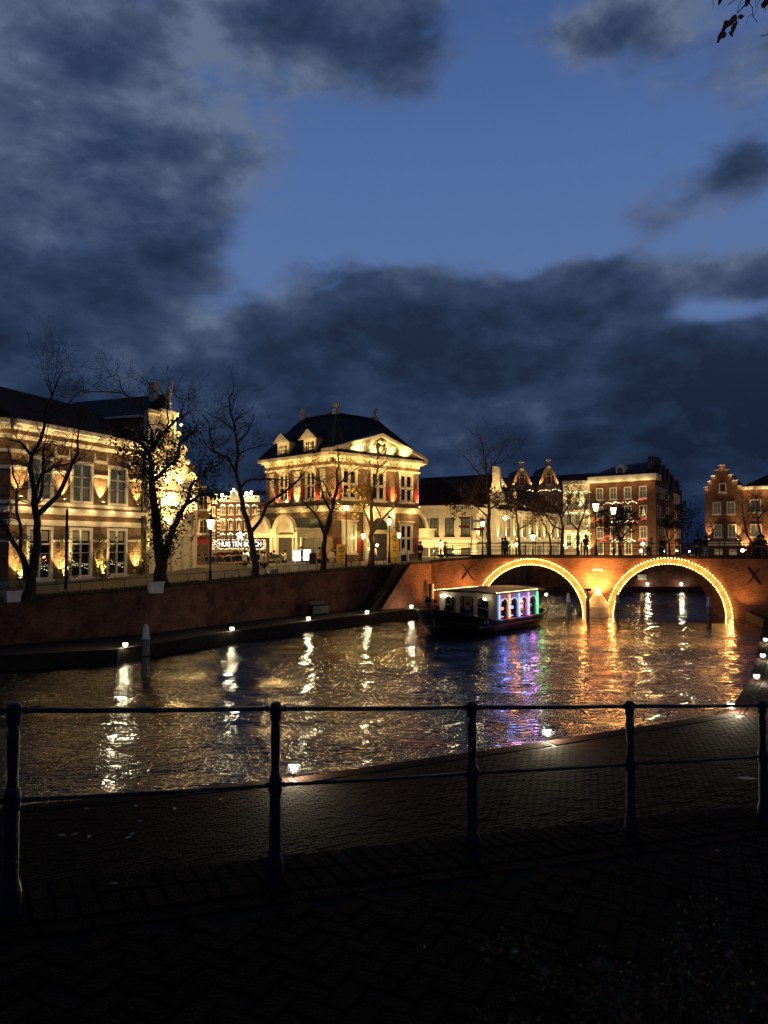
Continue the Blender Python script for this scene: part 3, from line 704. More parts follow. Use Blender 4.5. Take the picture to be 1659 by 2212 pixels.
for x in WX:
    z = M()
    for xx in (x-.12, x+1.95+.12): z.add([(xx-.09,-.09,11.18),(xx+.09,-.09,11.18),(xx+.09,-.003,11.18),(xx-.09,-.003,11.18),(xx,-.07,11.62),(xx,-.003,11.62)], [(0,1,4),(1,2,5,4),(3,0,4,5),(2,3,5)])
    z.build('finial', MT['white_trim'], hall)
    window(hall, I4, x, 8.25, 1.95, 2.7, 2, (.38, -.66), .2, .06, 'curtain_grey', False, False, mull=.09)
    window(hall, I4, x, 3.5, 1.95, 3.2, 2, (.26, .50, -.70), .18, .06, 'room_dark', False, True, mull=.09)
    # lit transom inside
    M().box(x+.22, x+1.72, .15, .16, 5.85, 6.45).build('lit_ceiling', MT['glow_window_dim'], hall)
    z = M()
    for k in range(2):
        pts = [(x+.25, .165, 4.7-.35*k), (x+.9, .165, 4.35-.1*k), (x+1.7, .165, 4.05+.25*k)]
        fairy(z, pts, .028, 9, .02)
    z.build('fairy_lights', MT['glow_fairy'], hall, kind='stuff')
z = M()
H0 = [(-.4,-.45,12.9),(11.9,-.45,12.9),(11.9,10.5,12.9),(-.4,10.5,12.9)]
z.add([(-.3,-.45,12.903),(11.8,-.45,12.903),(11.8,10.5,12.903),(-6.4,10.5,12.903),(.8,5.0,15.9),(10.8,5.0,15.7)], [(0,1,5,4),(1,2,5),(2,3,4,5),(3,0,4)])
z.build('roof', MT['roof_tile_red'], hall)
M().box(11.15, 11.27, -.22, -.10, 3.0, 12.3).build('downpipe', MT['black_metal'], hall)
for x in (.55, 3.88, 7.2, 10.75):
    fixture(hall, I4, x, 8.42, 150, 75, WARM2, .26, .02, 1.5)
    if x > .4: fixture(hall, I4, x, 3.72, 200, 85, WARM2, .34, .1, 1.8)
# long strip washers under the cornices
for x in np.arange(.8, 11.6, 1.8):
    point('cornice_light', (x, -.62, 12.1), 3.6, WARM2, .05, hall); point('cornice_light', (x, -.5, 7.95), 3.2, WARM2, .05, hall)
    point('cornice_light', (x, -.5, 7.25), 1.6, WARM2, .05, hall)
for x in (4, 8, 11): point('cornice_light', tuple(WT @ Vector((x, -.6, 12.1))), 7, WARM2, .05, hall)
# climbing plants at the foot of the hall, lit from below
def climber(parent_T, x, label, dens=1):
    p = parent_T @ Vector((x, -.45, 3.0)); t = thing('climbing_shrub', label, 'shrub', p, 0, 'lit climbing shrubs between the hall windows')
    st = M(); lv = M()
    for k in range(9):
        q = Vector((rnd.uniform(-.1,.1), rnd.uniform(-.1,.1), .0)); pts = [q.copy()]
        for j in range(9):
            q = q+Vector((rnd.uniform(-.13,.13)+(.05*(k-4) if j < 3 else 0), rnd.uniform(-.08,.08), .34)); pts.append(q.copy())
            if j > 0:
                for _ in range(int(5*dens)):
                    c = q+Vector((rnd.gauss(0,.13), rnd.gauss(0,.1), rnd.gauss(0,.13))); e = rnd.uniform(.035,.07); a = rnd.uniform(0,6.28)
                    lv.add([c+Vector((-e*math.cos(a),-e*math.sin(a),0)), c+Vector((0,.3*e,-e)), c+Vector((e*math.cos(a),e*math.sin(a),0)), c+Vector((0,-.3*e,e))], [(0,1,2,3)])
        st.tube(pts, [.018-.0015*i for i in range(len(pts))], 4)
    st.build('stem', MT['bark_pale'], t); lv.build('foliage', MT['leaf_green'], t)
HT = Matrix.Translation((-21.5,43.2,0)) @ Matrix.Rotation(hall_ang, 4, 'Z')
for x, l in ((.55, 'lit climbing shrub at the left end of the hall, behind the forked tree'), (3.9, 'lit climbing shrub left of the middle ground window'), (7.2, 'yellow green lit shrub between the two right ground windows'), (10.7, 'lit climbing shrub at the right end of the hall')): climber(HT, x, l, 1 if x != 7.2 else 1.4)

# ---- ornate gable house next to the hall, flood lit almost white
gab = thing('gable_house', 'tall house with carved white gable and statue, flood lit, behind the ivy tree', 'building', (-17.17, 54.15, 0), hall_ang)
GO = [(0,2.5),(6.0,2.5),(6.0,9.7),(5.6,9.9),(5.5,11.0),(5.0,11.5),(4.4,11.7),(4.2,12.8),(3.7,13.5),(3.1,13.8),(3.1,15.5),(1.35,15.5),(1.35,15.3),(0,15.3)]
M().prism(GO, -.16, .25).build('gable_front', MT['carved_stone'], gab)
z = M(); wall(z, Tr(0, 9, 0, R(-90)), 0, 8.74, 2.5, 15.0); z.box(0.02, 5.9, .26, 9, 2.5, 9.6); wall(z, Tr(5.9, .26, 0, R(90)), 0, 8.7, 9.6, 12.0); z.build('wall', MT['brick_brown'], gab)
z = M(); z.add([(-.25,.26,15.02),(-.25,9,15.02),(2.3,9,16.9),(2.3,.26,16.9),(4.9,9,12.2),(4.9,.26,12.2)], [(0,3,2,1),(3,5,4,2),(0,5,3),(1,2,4)]); z.build('roof', MT['roof_slate'], gab)
z = M(); z.box(-.3, -.02, .26, 9, 14.82, 14.98); z.build('gutter', MT['white_trim'], gab)
M().box(1.45, 1.95, .5, 1.0, 15.6, 17.6).box(1.40, 2.0, .45, 1.05, 17.6, 17.7).build('chimney', MT['cream_wall'], gab)
z = M(); z.box(1.2, 3.25, -.36, -.165, 15.3, 15.62); z.box(-.05, 1.19, -.32, -.165, 15.1, 15.4); z.box(0, 6.1, -.34, -.165, 9.1, 9.5); z.box(1.3, 3.2, -.3, -.165, 12.9, 13.1)
for x in (.25, 1.5, 2.9, 4.3, 5.5): z.box(x-.16, x+.16, -.30, -.165, 3.0 if x not in (1.5,2.9) else 3.0, 9.1)
for x in (1.5, 2.9): z.box(x-.13, x+.13, -.28, -.165, 9.5, 12.9); z.box(x-.12, x+.12, -.28, -.165, 13.1, 15.3)
z.box(0, 6.1, -.3, -.165, 6.2, 6.4)
z.build('pilaster', MT['cream_stone'], gab)
z = M()
for cx, cz, r0 in ((3.9,12.7,.55),(5.0,10.7,.6),(4.9,9.9,.45),(.9,12.2,.4),(2.2,14.2,.4),(2.2,11.2,.5),(5.6,10.3,.25)):
    z.tube([(cx+(r0*(1-i/20))*math.cos(i*.62), -.26, cz+(r0*(1-i/20))*math.sin(i*.62)) for i in range(20)], [.09-.003*i for i in range(20)], 5)
z.ball((3.4,-.2,14.0), .22, 8); z.ball((4.6,-.2,12.0), .22, 8); z.ball((5.75,-.2,10.2), .24, 8)
z.build('scroll_ornament', MT['carved_stone'], gab)
z = M(); z.lathe([(.30,15.62),(.22,15.8),(.18,16.1),(.26,16.2),(.14,16.35),(.2,16.6),(.26,16.95),(.2,17.2),(.09,17.3)], 2.3, -.1, 0, 9)
z.ball((2.3,-.12,17.42), .14, 8, 1.2); z.tube([(2.3,-.1,17.15),(2.5,-.2,17.3),(2.55,-.25,17.75),(2.5,-.2,17.95)], [.09,.07,.055,.05], 5); z.build('statue', MT['carved_stone'], gab)
for x in (.9, 2.2, 3.6): window(gab, I4 @ Matrix.Translation((0,-.165,0)), x-.4, 7.0, .8, 1.6, 2, (.5,), .09, .04, 'room_dark', False, False)
z = M()
for x, zz in ((.55,13.0),(.55,12.2),(2.2,12.3),(.55,11.4)): z.box(x-.14, x+.14, -.18, -.162, zz, zz+.35)
z.build('vent_slot', MT['room_dark'], gab)
for x, zz, pw in ((.9,9.7,120),(2.2,9.7,170),(3.7,9.7,120),(5.2,9.7,70),(.6,3.2,100),(3.0,3.2,130),(5.3,3.2,100),(2.2,6.5,130)): fixture(gab, I4, x, zz, pw, 85, WARM2, .6, .1, 3)
M().box(2.0, 2.5, -.9, -.62, 8.2, 8.45).build('flood_lamp', MT['black_metal'], gab)
M().ball((2.3,-.95,8.62), .14, 10).build('flood_globe', MT['glow_white'], gab); point('flood_light', (2.3,-1.15,8.75), 80, WARM2, .12, gab)
M().ball((3.35,-.5,14.7), .07, 8).build('flood_globe', MT['glow_white'], gab); point('flood_light', (3.3,-.75,14.75), 35, WARM2, .06, gab)
# projecting sign board on the gable
z = M(); z.add([(3.6,-.3,9.0),(3.6,-1.6,9.35),(3.6,-1.9,8.2),(3.6,-.6,7.85),(3.75,-.3,9.0),(3.75,-1.6,9.35),(3.75,-1.9,8.2),(3.75,-.6,7.85)], [(0,1,2,3),(7,6,5,4),(0,4,5,1),(1,5,6,2),(2,6,7,3),(3,7,4,0)]); z.build('banner_board', MT['carved_stone'], gab)
# red awning at its foot
aw = thing('red_awning', 'red cloth awning below the flood lit gable, behind the ivy tree', 'awning', tuple(P(375, 1160, 60.5)), hall_ang+.0)
M().add([(-1.4,0,.55),(2.2,0,.55),(2.4,-1.7,-.2),(-1.6,-1.7,-.2),(2.4,-1.7,-.5),(-1.6,-1.7,-.5)], [(0,3,2,1),(3,5,4,2),(0,1,2),(0,5,3)]).build('cloth', MT['awning_red'], aw)
M().tube([(-1.6,-1.7,-.5),(-1.6,-1.6,-2.6)], .03, 5).tube([(2.4,-1.7,-.5),(2.4,-1.6,-2.6)], .03, 5).build('pole', MT['black_metal'], aw)
M().box(-1.4, 2.2, .01, .09, .4, .62).build('wall_rail', MT['black_metal'], aw)
point('awning_light', (.3,-1.2,-.9), 60, WARM2, .1, aw)
# brown stepped house beyond the gable
st = thing('stepped_house', 'dim brick house with stepped parapet right of the flood lit gable', 'building', tuple(P(386, 1240, 74))[:2]+(0,), R(35))
z = M(); z.prism([(0,2.5),(3.4,2.5),(3.4,10.3),(2.7,10.3),(2.7,11.2),(2.2,11.2),(2.2,12.2),(1.5,12.2),(1.5,13.2),(.6,13.2),(.6,14.0),(0,14.0)], 0, 7); z.build('wall', MT['brick_brown'], st)
for a in ((.5,9.3),(2.0,9.0),(.5,6.6),(2.0,6.6)): window(st, Tr(0,-.09,0), a[0], a[1], .9, 1.5, 2, (.5,), .1, .04, 'glow_window_dim')
z = M(); z.box(2.65, 3.5, -.15, .4, 10.3, 10.42); z.box(2.15, 2.66, -.15, .4, 11.202, 11.32); z.box(1.45, 2.16, -.15, .4, 12.202, 12.32); z.box(.55, 1.46, -.15, .4, 13.202, 13.32); z.box(-.05,.56,-.15,.4,14.002,14.12); z.build('step_cap', MT['cream_stone'], st)
fixture(st, I4, 1.7, 5.5, 160, 80); fixture(st, I4, 3.0, 8.6, 160, 80)
M().tube([(3.4,.2,10.8),(5.2,-.2,10.9)], .03, 4).build('flag_bracket', MT['black_metal'], st)

# ---- the mansion
ma = R(45)
man = thing('corner_mansion', 'square brick mansion with pediment, red shutters and slate roof, lit golden', 'building', (-4.5, 66, 0), ma)
L, W = 11.2, 9.8; TL = Tr(0, W, 0, R(-90))
uw = [1.0, 4.62, 8.4]; ops = [(x, x+1.95, 9.6, 12.35) for x in uw]+[(1.0, 2.85, 4.75, 7.55), (8.45, 10.3, 4.75, 7.55), (4.55, 6.75, 3.4, 8.0)]
m = M(); wall(m, I4, 0, L, 3.0, 12.9, ops)
lops = [(W-7.75, W-6.25, 9.6, 12.2), (W-3.8, W-2.3, 9.6, 12.2), (W-7.9, W-5.6, 3.4, 6.2), (W-4.2, W-1.3, 3.4, 6.2)]
wall(m, TL, 0, W, 3.0, 12.9, lops); wall(m, Tr(L, 0, 0, R(90)), 0, W, 3.0, 12.9); wall(m, Tr(L, W, 0, R(180)), 0, L, 3.0, 12.9)
m.build('wall', MT['brick_brown'], man)
def ring(z, o, a, b, top=True):
    for args in ((-o, L+o, -o, -.002), (-o, L+o, W+.002, W+o)): z.box(args[0], args[1], args[2], args[3], a, b)
    z.box(-o, -.002, -.001, W+.001, a, b); z.box(L+.002, L+o, -.001, W+.001, a, b)
z = M(); ring(z, .12, 12.45, 12.62); z.build('architrave', MT['cream_stone'], man)
z = M(); ring(z, .40, 13.22, 13.36); ring(z, .62, 13.363, 13.68); z.build('cornice', MT['cream_stone'], man)
z = M(); ring(z, .06, 12.903, 13.218); z.build('frieze', MT['brick_brown'], man)
z = M()
for i in range(24):
    x = .1+i*(L-.5)/23; M().box(x, x+.2, -.34, -.062, 12.93, 13.2).build('dentil', MT['cream_stone'], man)
for i in range(21):
    y = .1+i*(W-.5)/20; M().box(-.34, -.062, y, y+.2, 12.93, 13.2).build('dentil', MT['cream_stone'], man)
z = M(); ring(z, .16, 8.5, 8.78); ring(z, .32, 8.783, 9.02); z.build('string_course', MT['cream_stone'], man)
# pediment
z = M(); z.prism([(-.6,13.69),(L+.6,13.69),(L/2,15.45)], -.35, .6); z.build('tympanum', MT['cream_wall'], man)
z = M()
for sx in (0, 1):
    a = (-.75,13.69) if not sx else (L+.75,13.69); b = (L/2, 15.72); 
    pts = [a,(a[0], a[1]+.30),(b[0], b[1]+.12),(b[0], b[1]-.22)]
    z.prism(pts if not sx else pts[::-1], -.66, .7)
z.build('raking_cornice', MT['cream_stone'], man)
z = M()
for cx in (3.9, 7.3):
    for k in range(3):
        r0 = .5-.08*k; q = 1 if cx < 5.6 else -1
        z.tube([(cx+q*(.15*k)+(r0*(1-i/18))*math.cos(q*i*.55+k), -.42, 14.28+.1*k+(r0*(1-i/18))*math.sin(i*.55+k)) for i in range(18)], [.135-.004*i for i in range(18)], 6)
z.ball((5.6,-.55,14.3), .36, 8, 1.2); z.ball((5.6,-.5,14.95), .22, 8, .8); z.tube([(5.15,-.5,15.0),(5.35,-.55,15.2),(5.6,-.5,15.05),(5.85,-.55,15.2),(6.05,-.5,15.0)], .09, 5); z.tube([(4.9,-.42,14.0),(4.7,-.45,14.6),(4.95,-.42,15.0)], .09, 5); z.tube([(6.3,-.42,14.0),(6.5,-.45,14.6),(6.25,-.42,15.0)], .09, 5)
z.build('coat_of_arms', MT['carved_stone'], man)
M().prism([(4.9,13.75),(6.3,13.75),(6.2,15.1),(5.6,15.45),(5.0,15.1)], -.365, -.352).build('arms_field', MT['dark_wood'], man)
# roof: steep hip with a flat top
z = M(); e = .6; zt = 17.8
rp = [(-e,-e,13.69),(L+e,-e,13.69),(L+e,W+e,13.69),(-e,W+e,13.69),(2.8,2.8,zt),(8.0,2.8,zt),(8.0,7.6,zt),(2.8,7.6,zt)]
z.add(rp, [(0,1,5,4),(1,2,6,5),(2,3,7,6),(3,0,4,7),(4,5,6,7)]); rf = z.build('roof', MT['roof_slate'], man)
z = M()
for a, b in ((0,4),(1,5),(3,7),(4,5),(5,6),(7,4)): z.tube([Vector(rp[a])+Vector((0,0,.03)), Vector(rp[b])+Vector((0,0,.03))], .085, 5)
z.build('ridge', MT['lead_grey'], rf)
for x, y in ((2.8,2.8),(8.0,2.8),(2.8,7.6)):
    M().box(x-.24, x+.24, y-.24, y+.24, zt-.1, zt+.38).lathe([(.12,.38),(.10,.5),(.26,.62),(.31,.8),(.24,1.0),(.08,1.1),(.04,1.2)], x, y, zt, 9).build('roof_vase', MT['carved_stone'], rf)
# dormers on the left roof slope
for yc in (6.7, 2.75):
    D = TL @ Matrix.Translation((W-yc-.75, -.35, 0)); dm = M(D); dm.box(-.15, 1.65, 0, 2.2, 13.69, 15.1); d_ = dm.build('dormer', MT['cream_stone'], man)
    q = M(D); q.prism([(-.5,15.103),(2.0,15.103),(.75,15.95)], -.28, 2.5); q.build('dormer_roof', MT['roof_slate'], d_)
    q = M(D); q.prism([(-.53,15.05),(2.03,15.05),(.75,15.98)], -.34, -.285); q.build('gablet', MT['cream_stone'], d_)
    q = M(D); q.box(.2,.7,-.03,-.002,13.85,14.8); q.box(.8,1.3,-.03,-.002,13.85,14.8); q.build('dormer_pane', MT['room_dark'], d_)
    q = M(D)
    for xx in (.44, 1.04): q.box(xx, xx+.03, -.045, -.032, 13.85, 14.8)
    for zz in (14.15, 14.48): q.box(.2,.7,-.045,-.032,zz,zz+.03); q.box(.8,1.3,-.045,-.032,zz,zz+.03)
    q.build('dormer_muntin', MT['cream_stone'], d_)
    fixture(man, D, .75, 13.75, 26, 100, WARM2, .75, .2, 1.2, glow=False)
# windows with stone cross frames and shutters
for x in uw:
    window(man, I4, x, 9.6, 1.95, 2.75, 2, (-.5,), .24, .06, 'room_dark', True, True, 'cream_stone', .05, .24)
    for xx in (x-.62, x+1.97): M().box(xx, xx+.60, -.10, -.04, 9.65, 11.0).box(xx+.05, xx+.55, -.115, -.102, 9.75, 10.9).build('shutter', MT['red_shutter'], man)
for x in (1.0, 8.45):
    window(man, I4, x, 4.75, 1.85, 2.8, 2, (-.5,), .24, .06, 'glow_window' if x < 2 else 'room_dark', True, True, 'cream_stone', .05, .24)
    for xx in (x-.66, x+1.88): M().box(xx, xx+.64, -.10, -.04, 4.8, 6.15).box(xx+.05, xx+.59, -.115, -.102, 4.9, 5.5).box(xx+.05, xx+.59, -.115, -.102, 5.56, 6.08).build('shutter', MT['red_shutter'], man)
for y in (7.75, 3.8):
    window(man, TL, W-y, 9.6, 1.5, 2.6, 2, (-.5,), .2, .06, 'room_dark', True, True, 'cream_stone', .05, .2)
    for xx in (W-y-.5, W-y+1.5): M(TL).box(xx, xx+.48, -.10, -.04, 9.65, 10.95).build('shutter', MT['red_shutter'], man)
z = M(TL)
for y0, y1 in ((4.45,5.45),(1.0,1.7),(8.6,9.2)): M(TL).box(W-y1, W-y0, -.05, -.002, 9.35, 12.3).build('blind_panel', MT['cream_wall'], man)
# portal
z = M(); z.box(3.7, 4.5, -.28, -.002, 3.2, 8.49); z.box(6.8, 7.6, -.28, -.002, 3.2, 8.49); z.arc(5.65, 6.9, 1.55, 1.12, -.22, -.004, 0, 180, 14); z.box(4.5, 6.8, -.20, -.005, 6.55, 6.85)
z.build('portal', MT['cream_stone'], man)
M().prism([(4.503,6.86),(6.797,6.86),(6.797,8.48),(4.503,8.48)], -.06, -.004).build('portal_spandrel', MT['cream_wall'], man)
M().prism([(5.65+1.1*math.cos(R(i*12)), 6.9+1.1*math.sin(R(i*12))) for i in range(16)], -.075, -.065).build('fanlight', MT['door_grey'], man)
z = M()
for i in range(-4, 5): z.box(5.65+i*.22-.012, 5.65+i*.22+.012, -.09, -.078, 6.9, 6.9+math.sqrt(max(0,1.2-(i*.22)**2)))
for k in range(5): hw = math.sqrt(max(0,1.2-(.2*k+.1)**2)); z.box(5.65-hw, 5.65+hw, -.09, -.079, 7.0+.2*k, 7.02+.2*k)
z.build('fanlight_bars', MT['black_metal'], man)
M().box(5.2, 6.75, .1, .18, 3.4, 6.5).build('door', MT['door_grey'], man)
M().box(4.58, 5.18, .1, .16, 3.4, 6.5).build('door_side', MT['brick_red'], man)
M().box(3.85, 4.35, -.33, -.285, 3.5, 6.2).build('notice_panel', MT['sign_white'], man)
z = M(); z.box(3.92, 4.28, -.345, -.332, 5.3, 5.7)
for k in range(4): z.box(3.95, 4.25, -.345, -.332, 4.85-.2*k, 4.92-.2*k)
z.build('notice_mark', MT['black_metal'], man)
txt = None
def text3d(parent, body, T, size, m, ext=.01, name='lettering', align='CENTER'):
    cu = bpy.data.curves.new('t', 'FONT'); cu.body = body; cu.size = size; cu.extrude = ext; cu.align_x = align
    tmp = bpy.data.objects.new('t', cu); C.objects.link(tmp); bpy.context.view_layer.update()
    me = bpy.data.meshes.new_from_object(tmp.evaluated_get(bpy.context.evaluated_depsgraph_get())); bpy.data.objects.remove(tmp)
    me.materials.clear(); me.materials.append(MT[m]); o = link(name, me, parent); o.matrix_local = T @ Matrix.Rotation(R(90), 4, 'X'); return o
text3d(man, '?', Matrix.Translation((4.1,-.36,5.38)), .36, 'sign_white', .004)
# left porch with two barrel vaults
pz = 6.15
z = M(); z.box(-3.45, -.002, .65, .95, pz, 6.8) ; z.box(-3.6, -.002, .52, 1.0, 6.803, 6.98)
z.box(-3.45, -3.1, .951, 8.0, pz, 6.4); z.box(-3.45, -.002, 7.7, 8.0, 6.402, 6.8)
for y0, y1 in ((1.003, 1.1), (3.55, 4.6), (7.25, 7.69)): z.box(-3.5, -3.1, y0, y1, 6.402, 6.9)
z.build('porch_beam', MT['cream_stone'], man)
PT = Matrix.Translation((-3.45, 0, 0)) @ Matrix.Rotation(R(-90), 4, 'Z')   # facade x -> -y
for yc, r0 in ((2.3, 1.42), (5.9, 1.42)):
    a = M(PT); a.arc(-yc, 6.6, r0, r0-.32, -.22, .12, 0, 180, 16); a.arc(-yc, 6.6, r0+.12, r0+.002, -.28, .12, 0, 180, 16); a.build('porch_arch', MT['cream_stone'], man)
    a = M(PT); n = 16
    for i in range(n):
        t0 = math.pi*i/n; t1 = math.pi*(i+1)/n; rr = r0-.06
        a.poly((-yc+rr*math.cos(t0),.12,6.6+rr*math.sin(t0)),(-yc+rr*math.cos(t1),.12,6.6+rr*math.sin(t1)),(-yc+rr*math.cos(t1),3.44,6.6+rr*math.sin(t1)),(-yc+rr*math.cos(t0),3.44,6.6+rr*math.sin(t0)))
    a.build('porch_vault', MT['vault_green'], man)
    M(PT).prism([(-yc+(r0-.34)*math.cos(R(12*i)), 6.6+(r0-.34)*math.sin(R(12*i))) for i in range(16)], .06, .10).build('porch_lunette', MT['plinth_stone'], man)
# remaining slope of the porch roof
M().poly((-3.3,1.0,6.99),(-.01,1.0,6.99),(-.01,7.9,6.99),(-3.3,7.9,6.99)).build('porch_roof', MT['vault_green'], man)
for y in (.8, 3.75, 4.4, 7.6): M().box(-3.42, -3.14, y-.14, y+.14, 3.1, pz-.002).box(-3.47, -3.09, y-.19, y+.19, 3.05, 3.3).build('porch_column', MT['cream_stone'], man)
for (a, b) in ((W-7.9, W-5.6), (W-4.2, W-1.3)):
    z = M(TL); z.box(a-.22, a, -.12, -.003, 3.2, 6.4); z.box(b, b+.22, -.12, -.003, 3.2, 6.4); z.box(a, b, -.12, -.003, 6.2, 6.4); z.build('door_frame', MT['cream_stone'], man)
    for k in range(2): M(TL).box(a+(b-a)*k/2+.03, a+(b-a)*(k+1)/2-.03, .12, .17, 3.4, 6.15).build('glass_door', MT['door_grey'], man)
M().tube([(-3.3,2.0,7.9),(-.02,2.0,9.3)], .03, 4).tube([(-3.3,6.0,7.9),(-.02,6.0,9.3)], .03, 4).build('stay_rod', MT['black_metal'], man)
# right porch
RT = Matrix.Translation((L+3.0, 0, 0))
z = M(); z.box(L+.005, L+2.9, .5, .95, 6.2, 6.95); z.box(L+.005, L+3.05, .36, .95, 6.953, 7.12); z.box(L+2.5, L+2.9, .951, 6, 6.2, 6.95); z.build('porch_beam', MT['cream_stone'], man)
z = M(); z.arc(L+.2, 7.13, 1.75, 1.45, .45, .9, 0, 90, 10); z.build('porch_arch', MT['cream_stone'], man)
M().prism([(L+.2,7.13)]+[(L+.2+1.43*math.cos(R(9*i)), 7.13+1.43*math.sin(R(9*i))) for i in range(11)], .7, .74).build('porch_lunette', MT['door_grey'], man)
# mansion washers
for x in (.35, 3.8, 7.48, 10.95): fixture(man, I4, x, 9.15, 190, 75, WARM, .3, .08, 2.5)
for x in (.35, 10.9): fixture(man, I4, x, 3.7, 200, 80, WARM, .4, .1, 2.5)
fixture(man, I4, 3.3, 3.7, 60, 80); fixture(man, I4, 7.9, 3.7, 70, 80)
for x in (2.6, 4.7, 6.5, 8.7): fixture(man, I4, x, 13.80, 45, 120, WARM2, 1.0, .36, .8, glow=False)
for y in (.3, 2.0, 4.9, 6.3, 8.0): fixture(man, TL, W-y, 9.15, 75, 85, WARM, .35, .1, 2.5, glow=False)
for x in np.arange(.5, L, 2.0): point('cornice_light', (x, -.85, 12.75), 18, WARM2, .05, man)
for y in np.arange(.5, W, 2.2): point('cornice_light', (-.85, y, 12.75), 12, WARM2, .05, man)
for x in (1.2, 4.5, 7.0, 10): point('cornice_light', (x, -.75, 8.4), 16, WARM2, .05, man)
for y in (1.2, 4.1, 7): point('porch_light', (-4.9, y, 6.0), 45, WARM2, .1, man); point('porch_light', (-2.0, y, 5.9), 30, WARM2, .1, man); point('cornice_light', (-.7, y, 8.3), 9, WARM2, .05, man)
point('porch_light', (L+1.5, -.8, 6.5), 30, WARM2, .1, man)

# ---- cream building behind, right of the mansion
def on(u, Y): p = P(u, 1170, Y); return Vector((p[0], p[1], 0))
def facade(name, label, u0, Y0, u1, Y1, ztop, zbase=3.0):
    a = on(u0, Y0); b = on(u1, Y1); d = b-a; return thing(name, label, 'building', (a.x, a.y, 0), math.atan2(d.y, d.x)), d.length
cr, cl = facade('cream_house', 'low cream plastered house with dark red tiled roof right of the mansion', 880, 90, 1032, 86.5, 10)
def zz_(v, Y): return 5.8+(1170-v)/1626*Y
ctop = 10.05; xw = [(930,950),(963,984),(997,1017)]
sc_ = cl/(1032-880)
ops = []; W_ = []
for k, (a, b) in enumerate(((905+3,916),)+tuple(xw)):
    x = (a-880)*sc_; W_.append((x, (b-a)*sc_))
for x, ww in W_: ops += [(x, x+1.1, 6.45, 8.55), (x, x+1.1, 3.2, 5.1)]
z = M(); wall(z, I4, 0, cl+1.6, 2.9, ctop, ops); wall(z, Tr(cl+1.6,0,0,R(90)), 0, 8, 2.9, ctop); z.build('wall', MT['cream_wall'], cr)
z = M(); z.box(0, cl+1.6, -.22, -.002, ctop-.28, ctop); z.box(0, cl+1.6, -.12, -.002, 5.85, 6.05); z.build('cornice', MT['white_trim'], cr)
z = M(); z.add([(0,-.25,ctop+.003),(cl+1.3,-.25,ctop+.003),(cl+1.3,4.5,13.95),(0,4.5,13.75),(cl+1.3,9,ctop+.003),(0,9,ctop+.003)], [(0,1,2,3),(3,2,4,5)]); z.build('roof', MT['roof_tile_red'], cr)
z = M(); z.prism([(cl+1.32,10.05),(cl+3.2,10.05),(cl+3.0,11.0),(cl+2.6,12.2),(cl+2.55,14.3),(cl+1.75,14.5),(cl+1.7,12.6),(cl+1.32,11.5)], .2, 1.0); z.build('neck_gable', MT['cream_stone'], cr)
for x, ww in W_:
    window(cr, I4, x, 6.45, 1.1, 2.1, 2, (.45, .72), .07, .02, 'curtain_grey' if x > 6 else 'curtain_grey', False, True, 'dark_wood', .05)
    window(cr, I4, x, 3.2, 1.1, 1.9, 2, (.5,), .07, .02, 'glow_window_dim', False, False, 'dark_wood', .05)
z = M()
for x, ww in W_[:-1]: z.box(x+1.42, x+1.46, -.06, -.003, 8.9, 9.5); z.box(x+1.42, x+1.46, -.06, -.003, 5.0, 5.8)
z.build('wall_anchor', MT['cream_stone'], cr)
for x in (2.5, 5.0, 8.5): point('wall_light', (x, -2.2, 4.6), 85, WARM2, .1, cr)
spot('gable_light', (cl+2.2, -1.2, 10.2), (cl+2.2, .2, 13.5), 160, 70, WARM2, .8, .05, cr)
# ---- white lit row going away
rw, rl = facade('arcade_row', 'long low row of white pilastered shop fronts going away behind the bridge trees', 1030, 84.5, 1215, 106, 9.6)
ops = []; n = 11; pitch = rl/n
for i in range(n): ops += [(i*pitch+.5, i*pitch+pitch-.5, 6.3, 8.7), (i*pitch+.4, i*pitch+pitch-.4, 3.3, 5.5)]
z = M(); wall(z, I4, 0, rl, 2.9, 9.6, ops); z.build('wall', MT['cream_wall'], rw)
z = M(); z.box(0, rl, -.5, -.002, 9.3, 9.62); z.box(0, rl, -.3, -.002, 8.95, 9.298); z.box(0, rl, -.3, -.002, 5.75, 6.0); z.build('cornice', MT['white_trim'], rw)
for i in range(n+1):
    if i: M().box(i*pitch-.24, i*pitch+.24, -.2, -.003, 6.002, 8.948).build('pilaster', MT['white_trim'], rw)
    if i < n:
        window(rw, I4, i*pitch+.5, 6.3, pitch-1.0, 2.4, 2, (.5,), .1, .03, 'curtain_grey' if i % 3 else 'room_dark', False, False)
        window(rw, I4, i*pitch+.4, 3.3, pitch-.8, 2.2, 2, (), .1, .03, 'glow_window_dim' if i % 2 else 'glow_window', False, False)
        fixture(rw, I4, (i+.0)*pitch+.02+.3, 6.1, 55, 80, WARM2, .45, .1, 2.2, glow=True)
z = M(); z.add([(-1,-.5,9.63),(rl,-.5,9.63),(rl,4.2,13.0),(-1,4.2,13.2)], [(0,1,2,3)]); z.build('roof', MT['roof_tile_red'], rw)
z = M(); z.prism([(8.6,9.64),(9.7,9.64),(9.7,11.6),(9.95,11.6),(9.15,12.3),(8.35,11.6),(8.6,11.6)], -.45, .2); z.build('dormer_niche', MT['cream_stone'], rw)
for k in (0, 1, 2, 3, 4, 5): point('street_glow', (1+k*4.2, -3.4, 7.2), 50, WARM2, .15, rw)
spot('niche_light', (9.15,-2,9.9), (9.15,-.4,11.5), 50, 60, WARM2, .8, .05, rw)
